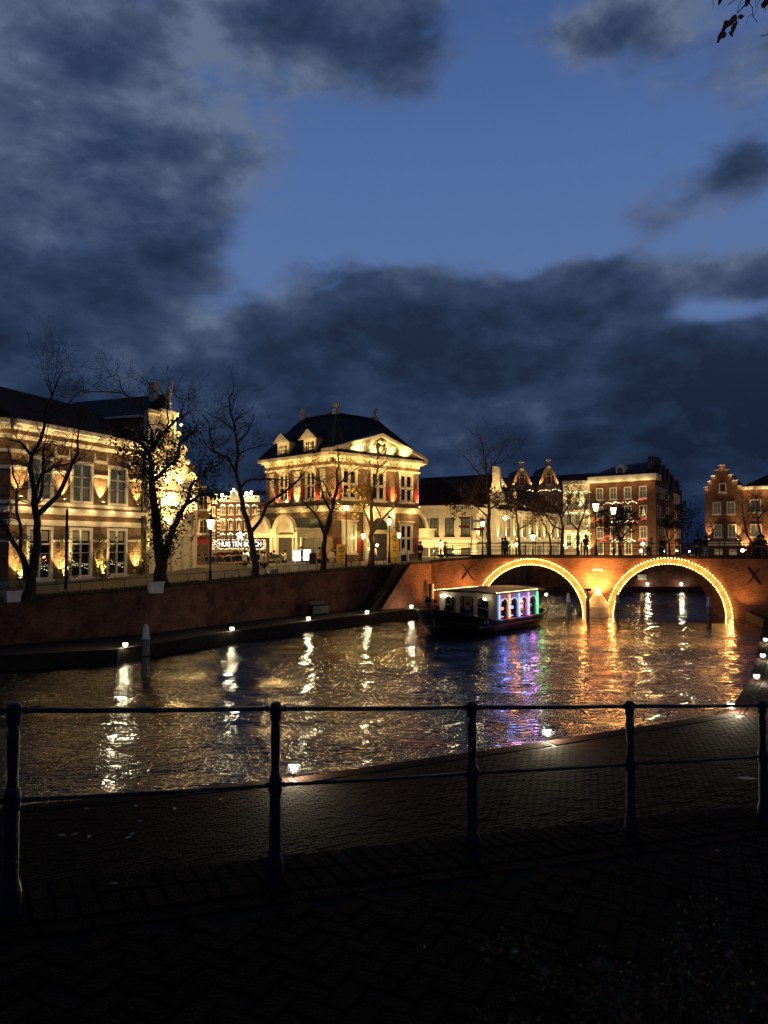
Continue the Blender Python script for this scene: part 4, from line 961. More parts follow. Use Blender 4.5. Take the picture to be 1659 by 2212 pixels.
# ---- three gabled brick houses behind
for k, (u, vt, vb) in enumerate(((1076, 1012, 1058), (1129, 999, 1050), (1187, 994, 1048))):
    lab = ['brick house with a bell gable and lit wreath, left of three', 'brick house with bell gable, middle of three behind the arcade', 'brick house with bell gable, right of three behind the arcade'][k]
    Y = 128; a = on(u-26, Y); h = thing('bell_gable_house', lab, 'building', (a.x, a.y, 0), R(3), 'bell gabled brick houses behind the arcade'); wd = 52/1626*Y
    zt_, zb_ = zz_(vt, Y), zz_(vb, Y); c = wd/2; hh = zt_-zb_
    out = [(0,3),(wd,3),(wd,zb_-.1),(wd-.25,zb_+.1)]
    for i in range(9):
        t = i/8; out.append((c+(wd/2-.3)*(1-t)**.75+.28*t, zb_+.15+(hh-1.1)*t))
    out += [(c+.3,zt_),(c-.3,zt_)]
    for i in range(9):
        t = 1-i/8; out.append((c-(wd/2-.3)*(1-t)**.75-.28*t, zb_+.15+(hh-1.1)*t))
    out += [(.25,zb_+.1),(0,zb_-.1)]
    M().prism(out, 0, .4).build('gable_front', MT['brick_brown'], h)
    M().box(.02, wd-.02, .4, 9, 3, zb_-.3).build('wall', MT['brick_brown'], h)
    M().add([(.05,.41,zb_-.29),(wd-.05,.41,zb_-.29),(c,.41,zt_-.9),(.05,9,zb_-.29),(wd-.05,9,zb_-.29),(c,9,zt_-.9)], [(0,2,5,3),(1,4,5,2),(0,1,2),(3,5,4)]).build('roof', MT['roof_slate'], h)
    M().box(c-.4, c+.4, -.08, .45, zt_+.003, zt_+.14).box(c-.3, c+.3, -.06, -.003, zt_-1.35, zt_-.95).build('cap_stone', MT['white_trim'], h)
    if k: window(h, I4, c-.5, zb_+.1, 1.0, 1.55, 1, (), .11, .06, 'room_dark')
    if k:
        for sx in (-1, 1): M().box(c+sx*.85-.14, c+sx*.85+.14, -.06, -.003, zb_+.7, zb_+1.4).build('shutter', MT['red_shutter'], h)
    for sx in (0, 1): window(h, I4, .6+sx*(wd-2.2), zb_-3.2, 1.0, 1.8, 2, (.5,), .1, .04, 'curtain_grey')
    for xx in (.45, wd-.45): fixture(h, I4, xx, zb_-.25, 130, 80, WARM2, .4, .1, 2.2, glow=False)
    if k == 0:
        wr = M()
        for i in range(44): t = i*.1428; wr.octa((c+.85*math.cos(t)+rnd.uniform(-.12,.12), -.2, zb_+1.15+.95*math.sin(t)+rnd.uniform(-.12,.12)), .075)
        wr.build('lit_wreath', MT['glow_fairy'], h, kind='stuff')
    if k:
        g1 = M(); fairy(g1, [(.2,-.25,zb_-1.0),(wd*.3,-.25,zb_-.75),(wd*.5,-.25,zb_-1.0),(wd*.8,-.25,zb_-.7),(wd,-.25,zb_-1)], .07, 26, .09); g1.build('garland', MT['glow_fairy'], h, kind='stuff')
# long dark roof behind them
rb = thing('long_roof_house', 'long dark roofed house rising behind the bell gables', 'building', tuple(on(900, 136)), R(0))
M().box(0, 46, .2, 12, 3, 13.3).build('wall', MT['brick_brown'], rb)
M().add([(0,-.3,13.303),(46.5,-.3,15.2),(46.5,5,19.3),(0,5,16.9),(46.5,12,15.2),(0,12,13.303)], [(0,1,2,3),(3,2,4,5),(1,4,2)]).build('roof', MT['roof_slate'], rb)
M().box(24,46.4,-.1,.19,3,15.1).build('upper_wall', MT['brick_brown'], rb)
# ---- tall pale house and brick house with four windows per floor
tp, tl = facade('tall_pale_house', 'tall pale lit house behind bare trees, left of the brick corner house', 1217, 131, 1275, 130, 17)
ops = []
for i in range(3):
    for zf in (5.0, 8.6, 12.2): ops.append((.45+i*1.5, 1.45+i*1.5, zf, zf+2.0))
z = M(); wall(z, I4, 0, tl, 3, 16.3, ops); z.build('wall', MT['cream_wall'], tp)
z = M(); z.box(-.1, tl+.0, -.45, -.002, 15.75, 16.35); z.box(0, tl, -.2, -.002, 11.2, 11.4); z.box(0, tl, -.2, -.002, 7.7, 7.9); z.build('cornice', MT['white_trim'], tp)
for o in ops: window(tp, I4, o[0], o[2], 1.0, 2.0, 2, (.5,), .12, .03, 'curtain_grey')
for i in range(3):
    for zf in (7.1, 10.7, 14.3):
        g1 = M(); fairy(g1, [(.3+i*1.5,-.25,zf),(.95+i*1.5,-.25,zf+.2),(1.6+i*1.5,-.25,zf)], .07, 9, .07); g1.build('garland', MT['glow_fairy'], tp, kind='stuff')
for x, zf, pw in ((.3,4,260),(2.3,4,260),(4.3,4,300),(.9,11.5,120),(3.0,11.5,120),(4.2,8,100)): fixture(tp, I4, x, zf, pw, 80, WARM2, .6, .1, 3, glow=False)
br, bl = facade('brick_corner_house', 'four storey red brick house with white cornice, windows hung with garlands and curtains', 1275.5, 130, 1418, 122, 17)
bx = [(120,190),(247,320),(378,452),(512,587)]
ops = []
S_ = lambda px: bl*(1260.8+.24*px-1275.5)/(1418-1275.5)
rows = [(515,620),(675,790),(855,975),(1045,1120)]
Zr = [zz_(929+.24*b, 126) for a, b in rows]
wn = []
for a, b in bx:
    for k, zr in enumerate(Zr):
        wn.append((S_(a), zr, k)); ops.append((S_(a), S_(a)+1.3, zr, zr+2.0))
z = M(); wall(z, I4, 0, bl, 3, 16.1, ops)
sops = []
for j in range(12):
    for zr in Zr: sops.append((1.0+j*2.6, 1.0+j*2.6+1.1, zr, zr+2.0))
wall(z, Tr(bl,0,0,R(105)), 0, 34, 3, 16.1, sops); z.build('wall', MT['brick_red'], br)
z = M(); z.box(-.2, bl+.4, -.55, -.002, 16.1, 16.9); z.box(0, bl+.2, -.3, -.003, 15.85, 16.098); z.build('cornice', MT['white_trim'], br)
z = M(Tr(bl,0,0,R(105))); z.box(.0, 3.2, -.5, -.002, 15.9, 16.8); z.build('side_cornice', MT['white_trim'], br)
z = M(); z.add([(0,-.3,16.903),(bl,-.3,16.903),(bl-1.6,4.5,19.4),(2.5,4.5,19.0),(bl-8.8,32.8,16.9),(0,14,16.9)], [(0,1,2,3),(1,4,2),(2,4,5,3)]); z.build('roof', MT['roof_slate'], br)
D = Matrix.Translation((S_(330),.6,0)); M(D).box(-.75,.75,0,1.5,17.0,18.35).prism([(-.85,18.352),(.85,18.352),(0,18.9)], -.12, 1.5).build('dormer', MT['white_trim'], br)
M(D).box(-.42,.42,-.03,-.003,17.25,18.2).build('dormer_pane', MT['room_dark'], br)
M(D).box(-.02,.02,-.05,-.032,17.25,18.2).box(-.42,-.022,-.05,-.032,17.7,17.74).box(.022,.42,-.05,-.032,17.7,17.74).build('dormer_muntin', MT['white_trim'], br)
for s, zr, k in wn:
    back = 'curtain_grey'
    if k == 1 and s > bl*.45: back = 'tri'
    if k >= 2: back = 'glow_window_dim'
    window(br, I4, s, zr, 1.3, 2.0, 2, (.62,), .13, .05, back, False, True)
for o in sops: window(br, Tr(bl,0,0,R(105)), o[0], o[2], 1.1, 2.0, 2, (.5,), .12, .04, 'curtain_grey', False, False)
for a, b, zr in ((200,490,Zr[0]-.75),(270,500,Zr[1]-.75),(270,480,Zr[2]-.5)):
    g1 = M(); x0, x1 = S_(a), S_(b); fairy(g1, [(x0+(x1-x0)*i/8,-.3,zr+.28*(i%2)) for i in range(9)], .075, 34, .1); g1.build('garland', MT['glow_fairy'], br, kind='stuff')
for a, zr in ((155,Zr[1]-.4),(545,Zr[0]-.3),(540,Zr[1]-.35),(470,Zr[1]-.8),(230,Zr[2]+.3),(545,Zr[2]-.4),(180,Zr[2]-.4)):
    g1 = M(); fairy(g1, [(S_(a)-.7,-.3,zr),(S_(a)+.7,-.3,zr+.1)], .085, 14, .14); g1.build('red_garland', MT['glow_fairy_red'], br, kind='stuff')
for x in np.arange(.6, bl, 2.4): point('cornice_light', (x, -1.1, 15.5), 12, WARM2, .06, br)
for x in (2.0, 6.0, 10.0): point('facade_light', (x, -4, 4.5), 130, WARM2, .1, br)
z = M(); z.prism([(bl-2.0,16.9),(bl-1.3,16.9),(bl-1.35,20.0),(bl-1.9,20.0)], 1.5, 5.2); z.build('party_wall', MT['lead_grey'], br)
T = Tr(bl,0,0,R(105))
for j, (x, hz) in enumerate(((5,19.3),(10,19.0),(15,18.8),(21,18.2),(28,17.6))):
    M(T).prism([(x-1.6,16.1),(x+1.6,16.1),(x+1.3,hz-1.3),(x+.4,hz),(x-.4,hz),(x-1.3,hz-1.3)], -.12, .3).box(x-.42,x+.42,-.2,.3,hz+.003,hz+.12).build('side_gable', MT['brick_red'], br)
for x in (14, 20): point('side_light', tuple(T @ Vector((x,-3,4.5))), 120, ORANGE, .1, br)
# ---- right: stepped gable house and its neighbour
sg, sl_ = facade('step_gable_house', 'narrow brick house with white capped stepped gable at the right', 1524, 111.2, 1604.5, 108.4, 16)
px2 = lambda px: (px-1095)/(1430-1095)*sl_; pz2 = lambda py: zz_(929+.24*py, 109.5)
steps = [(512,1095,1430),(460,1128,1392),(410,1160,1350),(360,1197,1313),(318,1226,1284)]
zs = [pz2(s[0]) for s in steps]; out = [(0,3),(sl_,3)]
for k, (py, a, b) in enumerate(steps):
    out += [(px2(b), zs[k])]
    if k < 4: out += [(px2(steps[k+1][2]), zs[k])]
for k in range(4, -1, -1):
    out += [(px2(steps[k][1]), zs[k])]
    if k > 0: out += [(px2(steps[k][1]), zs[k-1])]
zb_ = zs[0]-.01
ops = [(px2(1167),px2(1243),pz2(755),pz2(645)),(px2(1292),px2(1368),pz2(755),pz2(645)),(px2(1172),px2(1248),pz2(965),pz2(848)),(px2(1300),px2(1376),pz2(965),pz2(848)),(px2(1175),px2(1250),pz2(1125),pz2(1070)),(px2(1305),px2(1380),pz2(1125),pz2(1070))]
z = M(); wall(z, I4, 0, sl_, 3, zb_, ops); z.T = None
cutz = [zs[0]-.01]+zs[1:]
for k in range(1, 5): z.box(px2(steps[k][1]), px2(steps[k][2]), 0, .4, (zs[0]-.01 if k == 1 else zs[k-1]), zs[k])
z.box(.01, sl_-.01, .28, .4, zs[0]-.3, zs[0]-.011)
wall(z, Tr(0,10,0,R(-90)), 0, 9.7, 3, zb_-.3)
z.build('wall', MT['brick_red'], sg)
z = M()
for k, (py, a, b) in enumerate(steps):
    if k == 4: z.box(px2(a)-.1, px2(b)+.1, -.12, .5, zs[k]+.003, zs[k]+.16)
    else:
        M().box(px2(a)-.12, px2(steps[k+1][1])-.01, -.12, .5, zs[k]+.003, zs[k]+.16).build('step_cap', MT['white_trim'], sg); M().box(px2(steps[k+1][2])+.01, px2(b)+.12, -.12, .5, zs[k]+.003, zs[k]+.16).build('step_cap', MT['white_trim'], sg)
z.build('step_cap', MT['white_trim'], sg)
M().add([(.2,.4,zb_-.3),(sl_-.2,.4,zb_-.3),(sl_/2,.41,zs[3]),(.2,10,zb_-.3),(sl_-.2,10,zb_-.3),(sl_/2,10,zs[3])], [(0,2,5,3),(1,4,5,2)]).build('roof', MT['roof_slate'], sg)
for k, o in enumerate(ops): window(sg, I4, o[0], o[2], round(o[1]-o[0],2), round(o[3]-o[2],2), 2, (.5,) if k < 4 else (), .13, .05, 'curtain_grey' if k < 4 else 'glow_window_dim', False, k < 4)
window(sg, I4 @ Matrix.Translation((0,-.055,0)), px2(1228), pz2(558), px2(1292)-px2(1228), pz2(475)-pz2(558), 1, (), .13, .05, 'room_dark', False, True)
M().box(0, sl_, -.3, -.003, pz2(1040), pz2(1005)).build('shop_band', MT['cream_stone'], sg)
for x, pw in ((px2(1128),190),(px2(1395),230)): fixture(sg, I4, x, pz2(985), pw, 55, WARM, .35, .1, 4)
for k, (py, a, b) in enumerate(steps[:-1]):
    pass
for x, zf in ((px2(1112), zs[0]-.5), (px2(1410), zs[0]-.5), (px2(1143), zs[1]-.4), (px2(1371), zs[1]-.4), (px2(1255), zs[4]-.6), (px2(1178), zs[2]-.4), (px2(1332), zs[2]-.4)): point('cap_light', (x, -.28, zf+.25), 1.6, WARM2, .03, sg)
nb, nl_ = facade('right_edge_house', 'brick house with pale cornice and hipped roof cut by the right picture edge', 1605.5, 108.4, 1720, 104.5, 14)
zc = zz_(1058, 109); ops = []
for j in range(4):
    x = .95+j*2.05*1.6; ops += [(x, x+1.5, zz_(929+.24*745,109), zz_(929+.24*630,109)), (x, x+1.5, zz_(929+.24*960,109), zz_(929+.24*848,109))]
z = M(); wall(z, I4, 0, nl_, 3, zc, ops); z.build('wall', MT['brick_red'], nb)
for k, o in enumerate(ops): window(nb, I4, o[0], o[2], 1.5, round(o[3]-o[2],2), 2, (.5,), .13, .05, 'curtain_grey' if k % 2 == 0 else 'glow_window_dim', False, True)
M().box(-.1, nl_, -.45, -.003, zc-.05, zc+.4).build('cornice', MT['white_trim'], nb)
M().add([(0,-.3,zc+.403),(nl_,-.3,zc+.403),(3.1,3.5,zz_(1026,112)),(nl_,8,zc+.4),(0,8,zc+.4),(nl_-1,3.5,zz_(1026,112))], [(0,1,5,2),(0,2,4),(2,5,3,4)]).build('roof', MT['roof_tile_red'], nb)
for x, pw in ((.4,200),(3.4,330),(5.6,260)): fixture(nb, I4, x, 4.6, pw, 80, WARM, .5, .1, 3)
for x in (.8, 3, 5.4): point('cornice_light', (x, -.9, zc-.5), 13, WARM2, .05, nb)
# ---- far row with the lit sign
h1, hl = facade('far_corner_house', 'distant three storey house with striped quoins and garlanded windows behind the lit sign', 469, 126, 600, 125, 13)
S1 = lambda px: (398+.12*px-469)/131*hl; Z1 = lambda py: zz_(1028.5+.12*py, 125.5)
cols_ = [(655,735),(795,880),(938,1025),(1085,1165),(1230,1315)]
ops = []
for a, b in cols_:
    for (t, q) in ((545,690),(795,965),(1060,1150)): ops.append((S1(a), S1(b), Z1(q), Z1(t)))
z = M(); wall(z, I4, 0, hl, 2.5, Z1(465), ops, .2); z.build('wall', MT['brick_red'], h1)
for k, o in enumerate(ops):
    col, row = divmod(k, 3)
    back = 'tri' if (row < 2 and col > 0) else 'curtain_grey'
    window(h1, I4, o[0], o[2], round(o[1]-o[0],2), round(o[3]-o[2],2), 2 if col == 0 else 1, (.5,) if col == 0 else (.55,), .07, .03, back, False, True)
    if row < 3:
        g1 = M(); fairy(g1, [(o[0]-.05,-.2,o[3]+.08),((o[0]+o[1])/2,-.2,o[3]+.3),(o[1]+.05,-.2,o[3]+.08)], .065, 14, .08); g1.build('garland', MT['glow_fairy'], h1, kind='stuff')
z = M(); z.box(-.1, S1(1370), -.4, -.002, Z1(465), Z1(380)); z.box(0, S1(1370), -.5, -.003, Z1(379), Z1(355)); z.build('cornice', MT['white_trim'], h1)
M().add([(-.2,-.3,Z1(354)),(hl,-.3,Z1(354)),(hl,4,Z1(215)),(-.2,4,Z1(265))], [(0,1,2,3)]).build('roof', MT['roof_slate'], h1)
z = M()
for xa in (595, 1320):
    for k in range(9 if xa == 595 else 3): z.box(S1(xa)+.0, S1(xa)+.42, -.08, -.003, Z1(590+k*68+28), Z1(590+k*68))
z.build('quoin', MT['white_trim'], h1)
z = M(); z.prism([(S1(840),Z1(370)),(S1(970),Z1(370)),(S1(950),Z1(300)),(S1(905),Z1(225)),(S1(860),Z1(300))], -.5, .5); z.build('roof_crest', MT['carved_stone'], h1)
g1 = M(); fairy(g1, [(S1(835),-.6,Z1(360)),(S1(860),-.6,Z1(290)),(S1(905),-.6,Z1(230)),(S1(950),-.6,Z1(290)),(S1(975),-.6,Z1(350))], .1, 30, .12); g1.build('crest_garland', MT['glow_fairy'], h1, kind='stuff')
for px, py in ((705,345),(1145,320),(1225,305)): M().ball((S1(px),-.9,Z1(py)), .26, 8).build('roof_globe', MT['glow_white'], h1); point('globe_light', (S1(px),-1.4,Z1(py)), 10, WARM2, .2, h1)
for x in np.arange(.5, S1(1370), 1.6): point('facade_light', (x, -1.2, Z1(500)), 1.5, WARM2, .06, h1)
for x in (1.0, 3.5, 6.0): point('facade_light', (x, -2.0, Z1(760)), 28, WARM, .1, h1)
h2, hl2 = facade('far_garland_house', 'distant brick house with red garlands over its windows, left of the quoined house', 418, 124, 469, 126, 13)
S2 = lambda px: (398+.12*px-418)/51*hl2
ops = []
for a, b in ((230,300),(350,430),(475,550)):
    for (t, q) in ((570,710),(815,960),(1000,1100)): ops.append((S2(a), S2(b), Z1(q), Z1(t)))
z = M(); wall(z, I4, 0, hl2-.01, 2.5, Z1(500), ops, .2); z.build('wall', MT['brick_red'], h2)
for k, o in enumerate(ops):
    window(h2, I4, o[0], o[2], round(o[1]-o[0],2), round(o[3]-o[2],2), 2, (.5,), .07, .03, 'tri' if k % 3 == 0 else 'curtain_grey', False, True)
    g1 = M(); fairy(g1, [(o[0]-.05,-.2,o[3]+.05),(o[1]+.05,-.2,o[3]+.05)], .06, 8, .09); g1.build('red_garland', MT['glow_fairy_red'], h2, kind='stuff')
    g1 = M(); fairy(g1, [(o[0]-.05,-.2,o[3]+.2),(o[1]+.05,-.2,o[3]+.2)], .06, 6, .09); g1.build('garland', MT['glow_fairy'], h2, kind='stuff')
M().box(-1.4, hl2-.12, -.4, -.003, Z1(500), Z1(400)).box(-1.5, hl2-.12, -.5, -.003, Z1(399), Z1(325)).build('cornice', MT['white_trim'], h2)
M().add([(-1.5,-.4,Z1(324)),(hl2-.15,-.4,Z1(324)),(hl2-.15,4,Z1(250)),(-1.5,4,Z1(250))], [(0,1,2,3)]).build('roof', MT['roof_slate'], h2)
for x in (.3, 1.8, 3.2): point('facade_light', (x, -1.3, Z1(540)), 16, WARM2, .06, h2); point('facade_light', (x, -1.5, Z1(780)), 30, WARM, .06, h2)
h3 = thing('far_white_house', 'distant bright white front partly hidden by the ivy tree', 'building', tuple(on(380, 118)), R(0))
M().box(0, 2.7, 0, 5, 2.5, Z1(330)).build('wall', MT['cream_wall'], h3); M().box(-.1, 2.9, -.4, -.003, Z1(330)-.3, Z1(210)).build('cornice', MT['white_trim'], h3)
window(h3, Tr(0,-.1,0), .9, 6.4, .9, 1.6, 2, (.5,), .08, .03, 'curtain_grey')
for zf in (4, 7.5): point('facade_light', (1.4,-1.6,zf), 160, WARM2, .1, h3)
# shop front under the canopy, awning and letters
sf, sfl = facade('shop_front', 'lit ground floor shop front under the fairy light canopy', 395, 98, 590, 97, 6)
S3 = lambda px: (398+.12*px-395)/195*sfl; Z3 = lambda py: zz_(1028.5+.12*py, 97.5)
z = M(); ops = [(S3(30), S3(200), 2.9, Z3(1400)), (S3(340), S3(430), 2.9, Z3(1340)), (S3(600), S3(850), 2.9, Z3(1480)), (S3(1060), S3(1190), 2.9, Z3(1380)), (S3(1370), S3(1480), 2.9, Z3(1370))]
wall(z, I4, 0, sfl, 2.5, Z3(1300), ops, .3); z.build('wall', MT['cream_wall'], sf)
for k, o in enumerate(ops): M().box(o[0], o[1], .30, .33, o[2], o[3]).build('lit_interior', MT['glow_window_white' if k in (1, 3) else 'glow_window'], sf)
M().add([(S3(550),-1.6,Z3(1475)),(S3(870),-1.6,Z3(1475)),(S3(850),0,Z3(1370)),(S3(600),0,Z3(1370)),(S3(550),-1.6,Z3(1495)),(S3(870),-1.6,Z3(1495))], [(0,1,2,3),(4,5,1,0)]).build('awning', MT['awning_red'], sf)
M().lathe([(.38,-.05),(.38,.05)], 0,0,0,16).build('round_emblem', MT['dark_wood'], sf).matrix_local = Matrix.Translation((S3(945),-.5,Z3(1390))) @ Matrix.Rotation(R(90),4,'X')
M().box(S3(865), S3(1000), -.3, -.003, Z3(1480), Z3(1310)).build('emblem_board', MT['gold_sign'], sf)
cn = thing('lit_canopy', 'canopy wrapped in fairy lights carrying white glowing letters HUIS TEN BOSCH', 'canopy', tuple(on(395, 96)), 0)
cn.rotation_euler.z = sf.rotation_euler.z
M().box(S3(100), S3(1520), -.6, 1.2, Z3(1310), Z3(1150)).build('beam', MT['dark_wood'], cn)
g1 = M()
for i in range(1100):
    px_, py_ = rnd.uniform(95,1525), rnd.uniform(1140,1315)
    if 635 < px_ < 1415 and 1160 < py_ < 1285: continue
    g1.octa((S3(px_), -.66-rnd.uniform(0,.15), Z3(py_)), rnd.uniform(.018,.042))
g1.build('fairy_lights', MT['glow_fairy'], cn, kind='stuff')
g1 = M()
for i in range(260):
    px_, py_ = rnd.uniform(95,1525), rnd.uniform(1140,1315)
    if 635 < px_ < 1415 and 1160 < py_ < 1285: continue
    g1.octa((S3(px_), -.72, Z3(py_)), .05)
g1.build('red_berries', MT['glow_fairy_red'], cn, kind='stuff')
lt = text3d(cn, 'HUIS TEN BOSCH', Matrix.Translation(((S3(660)+S3(1390))/2, -.95, Z3(1262))), .78, 'glow_text', .06, 'letters')
bpy.context.view_layer.update(); wtx = lt.dimensions.x; lt.scale = ((S3(1390)-S3(660))/wtx, (Z3(1178)-Z3(1262))/max(.01, lt.dimensions.y), 1)
lt.data.materials[0] = MT['glow_text']
M().box(S3(640), S3(1410), -.84, -.80, Z3(1280), Z3(1165)).build('letter_board', MT['dark_wood'], cn)
for x in np.arange(S3(120), S3(1500), 2.0): point('canopy_light', (x, -1.5, Z3(1330)), 10, WARM2, .1, cn)
# five pointed star lamp above the letters
sp = thing('star_lamp', 'bright glowing star lamp above the letters of the canopy', 'lamp', tuple(P(519, 1157, 95.0)))
M().prism([((.5 if i % 2 == 0 else .24)*math.sin(math.pi*i/5), (.5 if i % 2 == 0 else .24)*math.cos(math.pi*i/5)) for i in range(10)], -.1, .1).build('star', MT['glow_white'], sp)
M().tube([(0,.15,-.3),(0,.15,-.9)], .03, 5).build('stem', MT['black_metal'], sp); point('star_light', (0,-.7,0), 14, WARM2, .2, sp)
# ------------------------------------------------------------------ street lamps
def lantern(t, zb, s=1.0, glow='glow_lamp', x=0, y=0):
    M().lathe([(.13*s,zb),(.24*s,zb+.48*s),(.235*s,zb+.50*s)], x, y, 0, 4, R(45)).build('lantern_glass', MT[glow], t)
    z = M()
    for k in range(4):
        a = R(45+90*k); z.tube([(x+.14*s*math.cos(a),y+.14*s*math.sin(a),zb),(x+.255*s*math.cos(a),y+.255*s*math.sin(a),zb+.5*s)], .014*s, 4)
    z.lathe([(.30*s,zb+.503*s),(.30*s,zb+.53*s),(.16*s,zb+.66*s),(.07*s,zb+.70*s),(.06*s,zb+.78*s),(.02*s,zb+.86*s)], x, y, 0, 8); z.lathe([(.05*s,zb-.14*s),(.14*s,zb-.02*s),(.14*s,zb-.003)], x, y, 0, 8)
    z.build('lantern_frame', MT['black_metal'], t)
def street_lamp(u, vlan, Y, zg, label, pw=120, s=1.0, style='lantern', col=WARM, glow='glow_lamp'):
    p = P(u, vlan, Y); zl = p[2]; t = thing('street_lamp', label, 'street lamp', (p[0], p[1], zg), 0, 'lit street lamps around the canal')
    h = zl-zg
    if style == 'lantern':
        M().lathe([(.16,0),(.16,.25),(.11,.35),(.09,.9),(.10,.95),(.06,1.05),(.045,h-.55),(.07,h-.5),(.04,h-.45),(.035,h-.38*s)], n=8).build('post', MT['black_metal'], t)
        M().tube([(-.3,0,h-.75),(.3,0,h-.75)], .018, 5).ball((-.3,0,h-.75), .035, 6).ball((.3,0,h-.75), .035, 6).build('ladder_bar', MT['black_metal'], t)
        lantern(t, h-.25*s, s, glow)
        point('lamp_light', (0,0,h+.02), pw, col, .2, t).data.use_shadow = True
    else:
        M().lathe([(.09,0),(.09,1.2),(.05,1.25),(.04,h-.2)], n=8).build('post', MT['black_metal'], t)
        M().ball((0,0,h), .2*s, 10).build('globe', MT[glow], t); M().lathe([(.07,h-.26),(.12,h-.2*s)], n=8).build('collar', MT['black_metal'], t)
        point('lamp_light', (0,0,h+.3), pw, col, .2, t)
    return t
street_lamp(455, 1133, 50, 2.92, 'tall four sided street lamp on the quay, before the lit canopy', 90, 1.15)
l2 = street_lamp(841, 1128, 64, 3.95, 'ornate lamp post with a side arm before the mansion door', 110, 1.0)
h = 5.8+(1170-1128)/1626*64-3.95
M().tube([(.03,0,h-1.5),(.45,-.1,h-1.0),(.62,-.15,h-.55)], .03, 5).tube([(.3,-.1,h-.45),(.95,-.2,h-.45)], .018, 5).build('side_arm', MT['black_metal'], l2)
lantern(l2, h-1.35, .8, 'glow_lamp', .82, -.2); point('lamp_light', (.82,-.2,h-1.1), 40, WARM, .15, l2)
M().lathe([(.05,0),(.05,1)], n=5).v
street_lamp(748, 1097, 60, 3.6, 'slim pole lamp with a yellow globe left of the leafy tree', 110, .9, 'globe', (1,.62,.2))
wl = thing('wall_lamp', 'small lantern on the left pilaster of the mansion portal', 'lamp', tuple(P(784, 1158, 67.9))); lantern(wl, -.25, .85); point('lamp_light', (0,-.1,0), 45, WARM, .15, wl)
M().tube([(0,.0,-.3),(.15,.35,-.35),(.3,.8,-.2)], .025, 5).build('bracket', MT['black_metal'], wl)
wl = thing('wall_lamp', 'tiny round lamp beside the mansion door', 'lamp', tuple(P(815, 1178, 69.0))); M().ball((0,0,0), .12, 8).build('globe', MT['glow_lamp'], wl); M().tube([(0,.1,0),(.2,.5,0)], .02, 4).build('bracket', MT['black_metal'], wl); point('lamp_light', (0,-.2,0), 30, WARM, .12, wl)
street_lamp(952, 1176, 82, 3.9, 'low lantern before the cream house, right of the mansion', 60, 1.0)
street_lamp(1042, 1131, 76, 4.0, 'street lamp before the end of the cream house, left of the leafy tree', 130, 1.15)
street_lamp(1091, 1119, 80, 4.0, 'slim globe lamp right of the brown leafed tree', 110, 1.0, 'globe', (1,.66,.25))
street_lamp(1115, 1177, 92, 4.0, 'small low lamp behind the bridge railing, left of the lantern between bare trees', 50, 1.0)
street_lamp(1151, 1162, 84, 4.0, 'lantern between the two bare trees behind the left arch', 120, 1.2)
street_lamp(1287, 1096, 63.2, 4.52, 'taller street lamp on the bridge, left of the pair above the pier', 130, 1.15)
street_lamp(1325, 1104, 66.5, 4.2, 'shorter street lamp of the pair above the pier', 120, 1.1)
for (u, v, l) in ((1389, 1175, 'low round lamp behind the couple on the bridge'), (1384, 1190, 'lowest round lamp behind the couple on the bridge'), (1604, 1189, 'square low lamp at the foot of the stepped gable house')):
    street_lamp(u, v, 95, 4.0, l, 45, 1.1, 'globe')
for (u, v, l) in ((1437, 1191, 'left of the tiny white lamps under the dark tree'), (1462, 1190, 'middle of the tiny white lamps right of the dark tree'), (1488, 1191, 'tiny white lamp below the bare sapling')):
    street_lamp(u, v, 99, 4.0, l, 20, .7, 'globe', WARM2, 'glow_white')
# bare dark flag pole beside the hall, and thin posts
p = g(142, 1282, 2.85); pl = thing('dark_pole', 'plain dark pole on the quay in front of the hall', 'pole', p); M().lathe([(.09,0),(.08,4.6),(.06,4.7)], n=8).build('shaft', MT['black_metal'], pl); M().ball((0,0,4.74), .08, 8).build('cap', MT['black_metal'], pl)
# low quay fence of bent rods
fence = thing('low_quay_fence', 'low iron fence along the grass edge in front of the hall', 'fence', (-19, 40, 2.8))
ln = [(-24.0,37.5),(-19.9,39.9),(-15.2,44.2),(-10.7,50.6),(-7.0,55.8),(-4.0,59.6),(-.6,62.4),(2.0,64.0)]
z = M(); pts = []
for a, b in zip(ln[:-1], ln[1:]):
    n = 5
    for i in range(n):
        q = (a[0]+(b[0]-a[0])*i/n+19, a[1]+(b[1]-a[1])*i/n-40); zb = zland(q[0]-19)-2.8; pts.append((q[0],q[1],zb+.62))
        f_ = M().tube([(q[0],q[1],zb),(q[0]+.03,q[1],zb+.45),(q[0]-.08,q[1]-.05,zb+.68)], .022, 5); f_.build('post', MT['black_metal'], fence)
M().tube(pts, .02, 5).build('rail', MT['black_metal'], fence)
# planters
for (u, v, s, l) in ((27, 1300, .42, 'white square planter at the left picture edge on the quay'), (336, 1281, .46, 'white square planter at the foot of the ivy tree'), (775-186, 1244, .36, 'white square planter right of the leaning bare tree')):
    p = P(u, v, 1); zc = 2.95; q = g(u, v, zland(g(u, v, 2.9)[0])+.03); t = thing('planter_box', l, 'planter', q, rnd.uniform(.3,.7), 'white planter boxes on the quay')
    M().lathe([(s*.95,0),(s*1.12,s*1.15),(s*1.2,s*1.17),(s*1.2,s*1.3)], n=4, rot=R(45)).build('box', MT['planter_white'], t); M().lathe([(s*1.05,s*1.303),(s*1.0,s*1.33)], n=4, rot=R(45)).build('soil', MT['joint'], t)

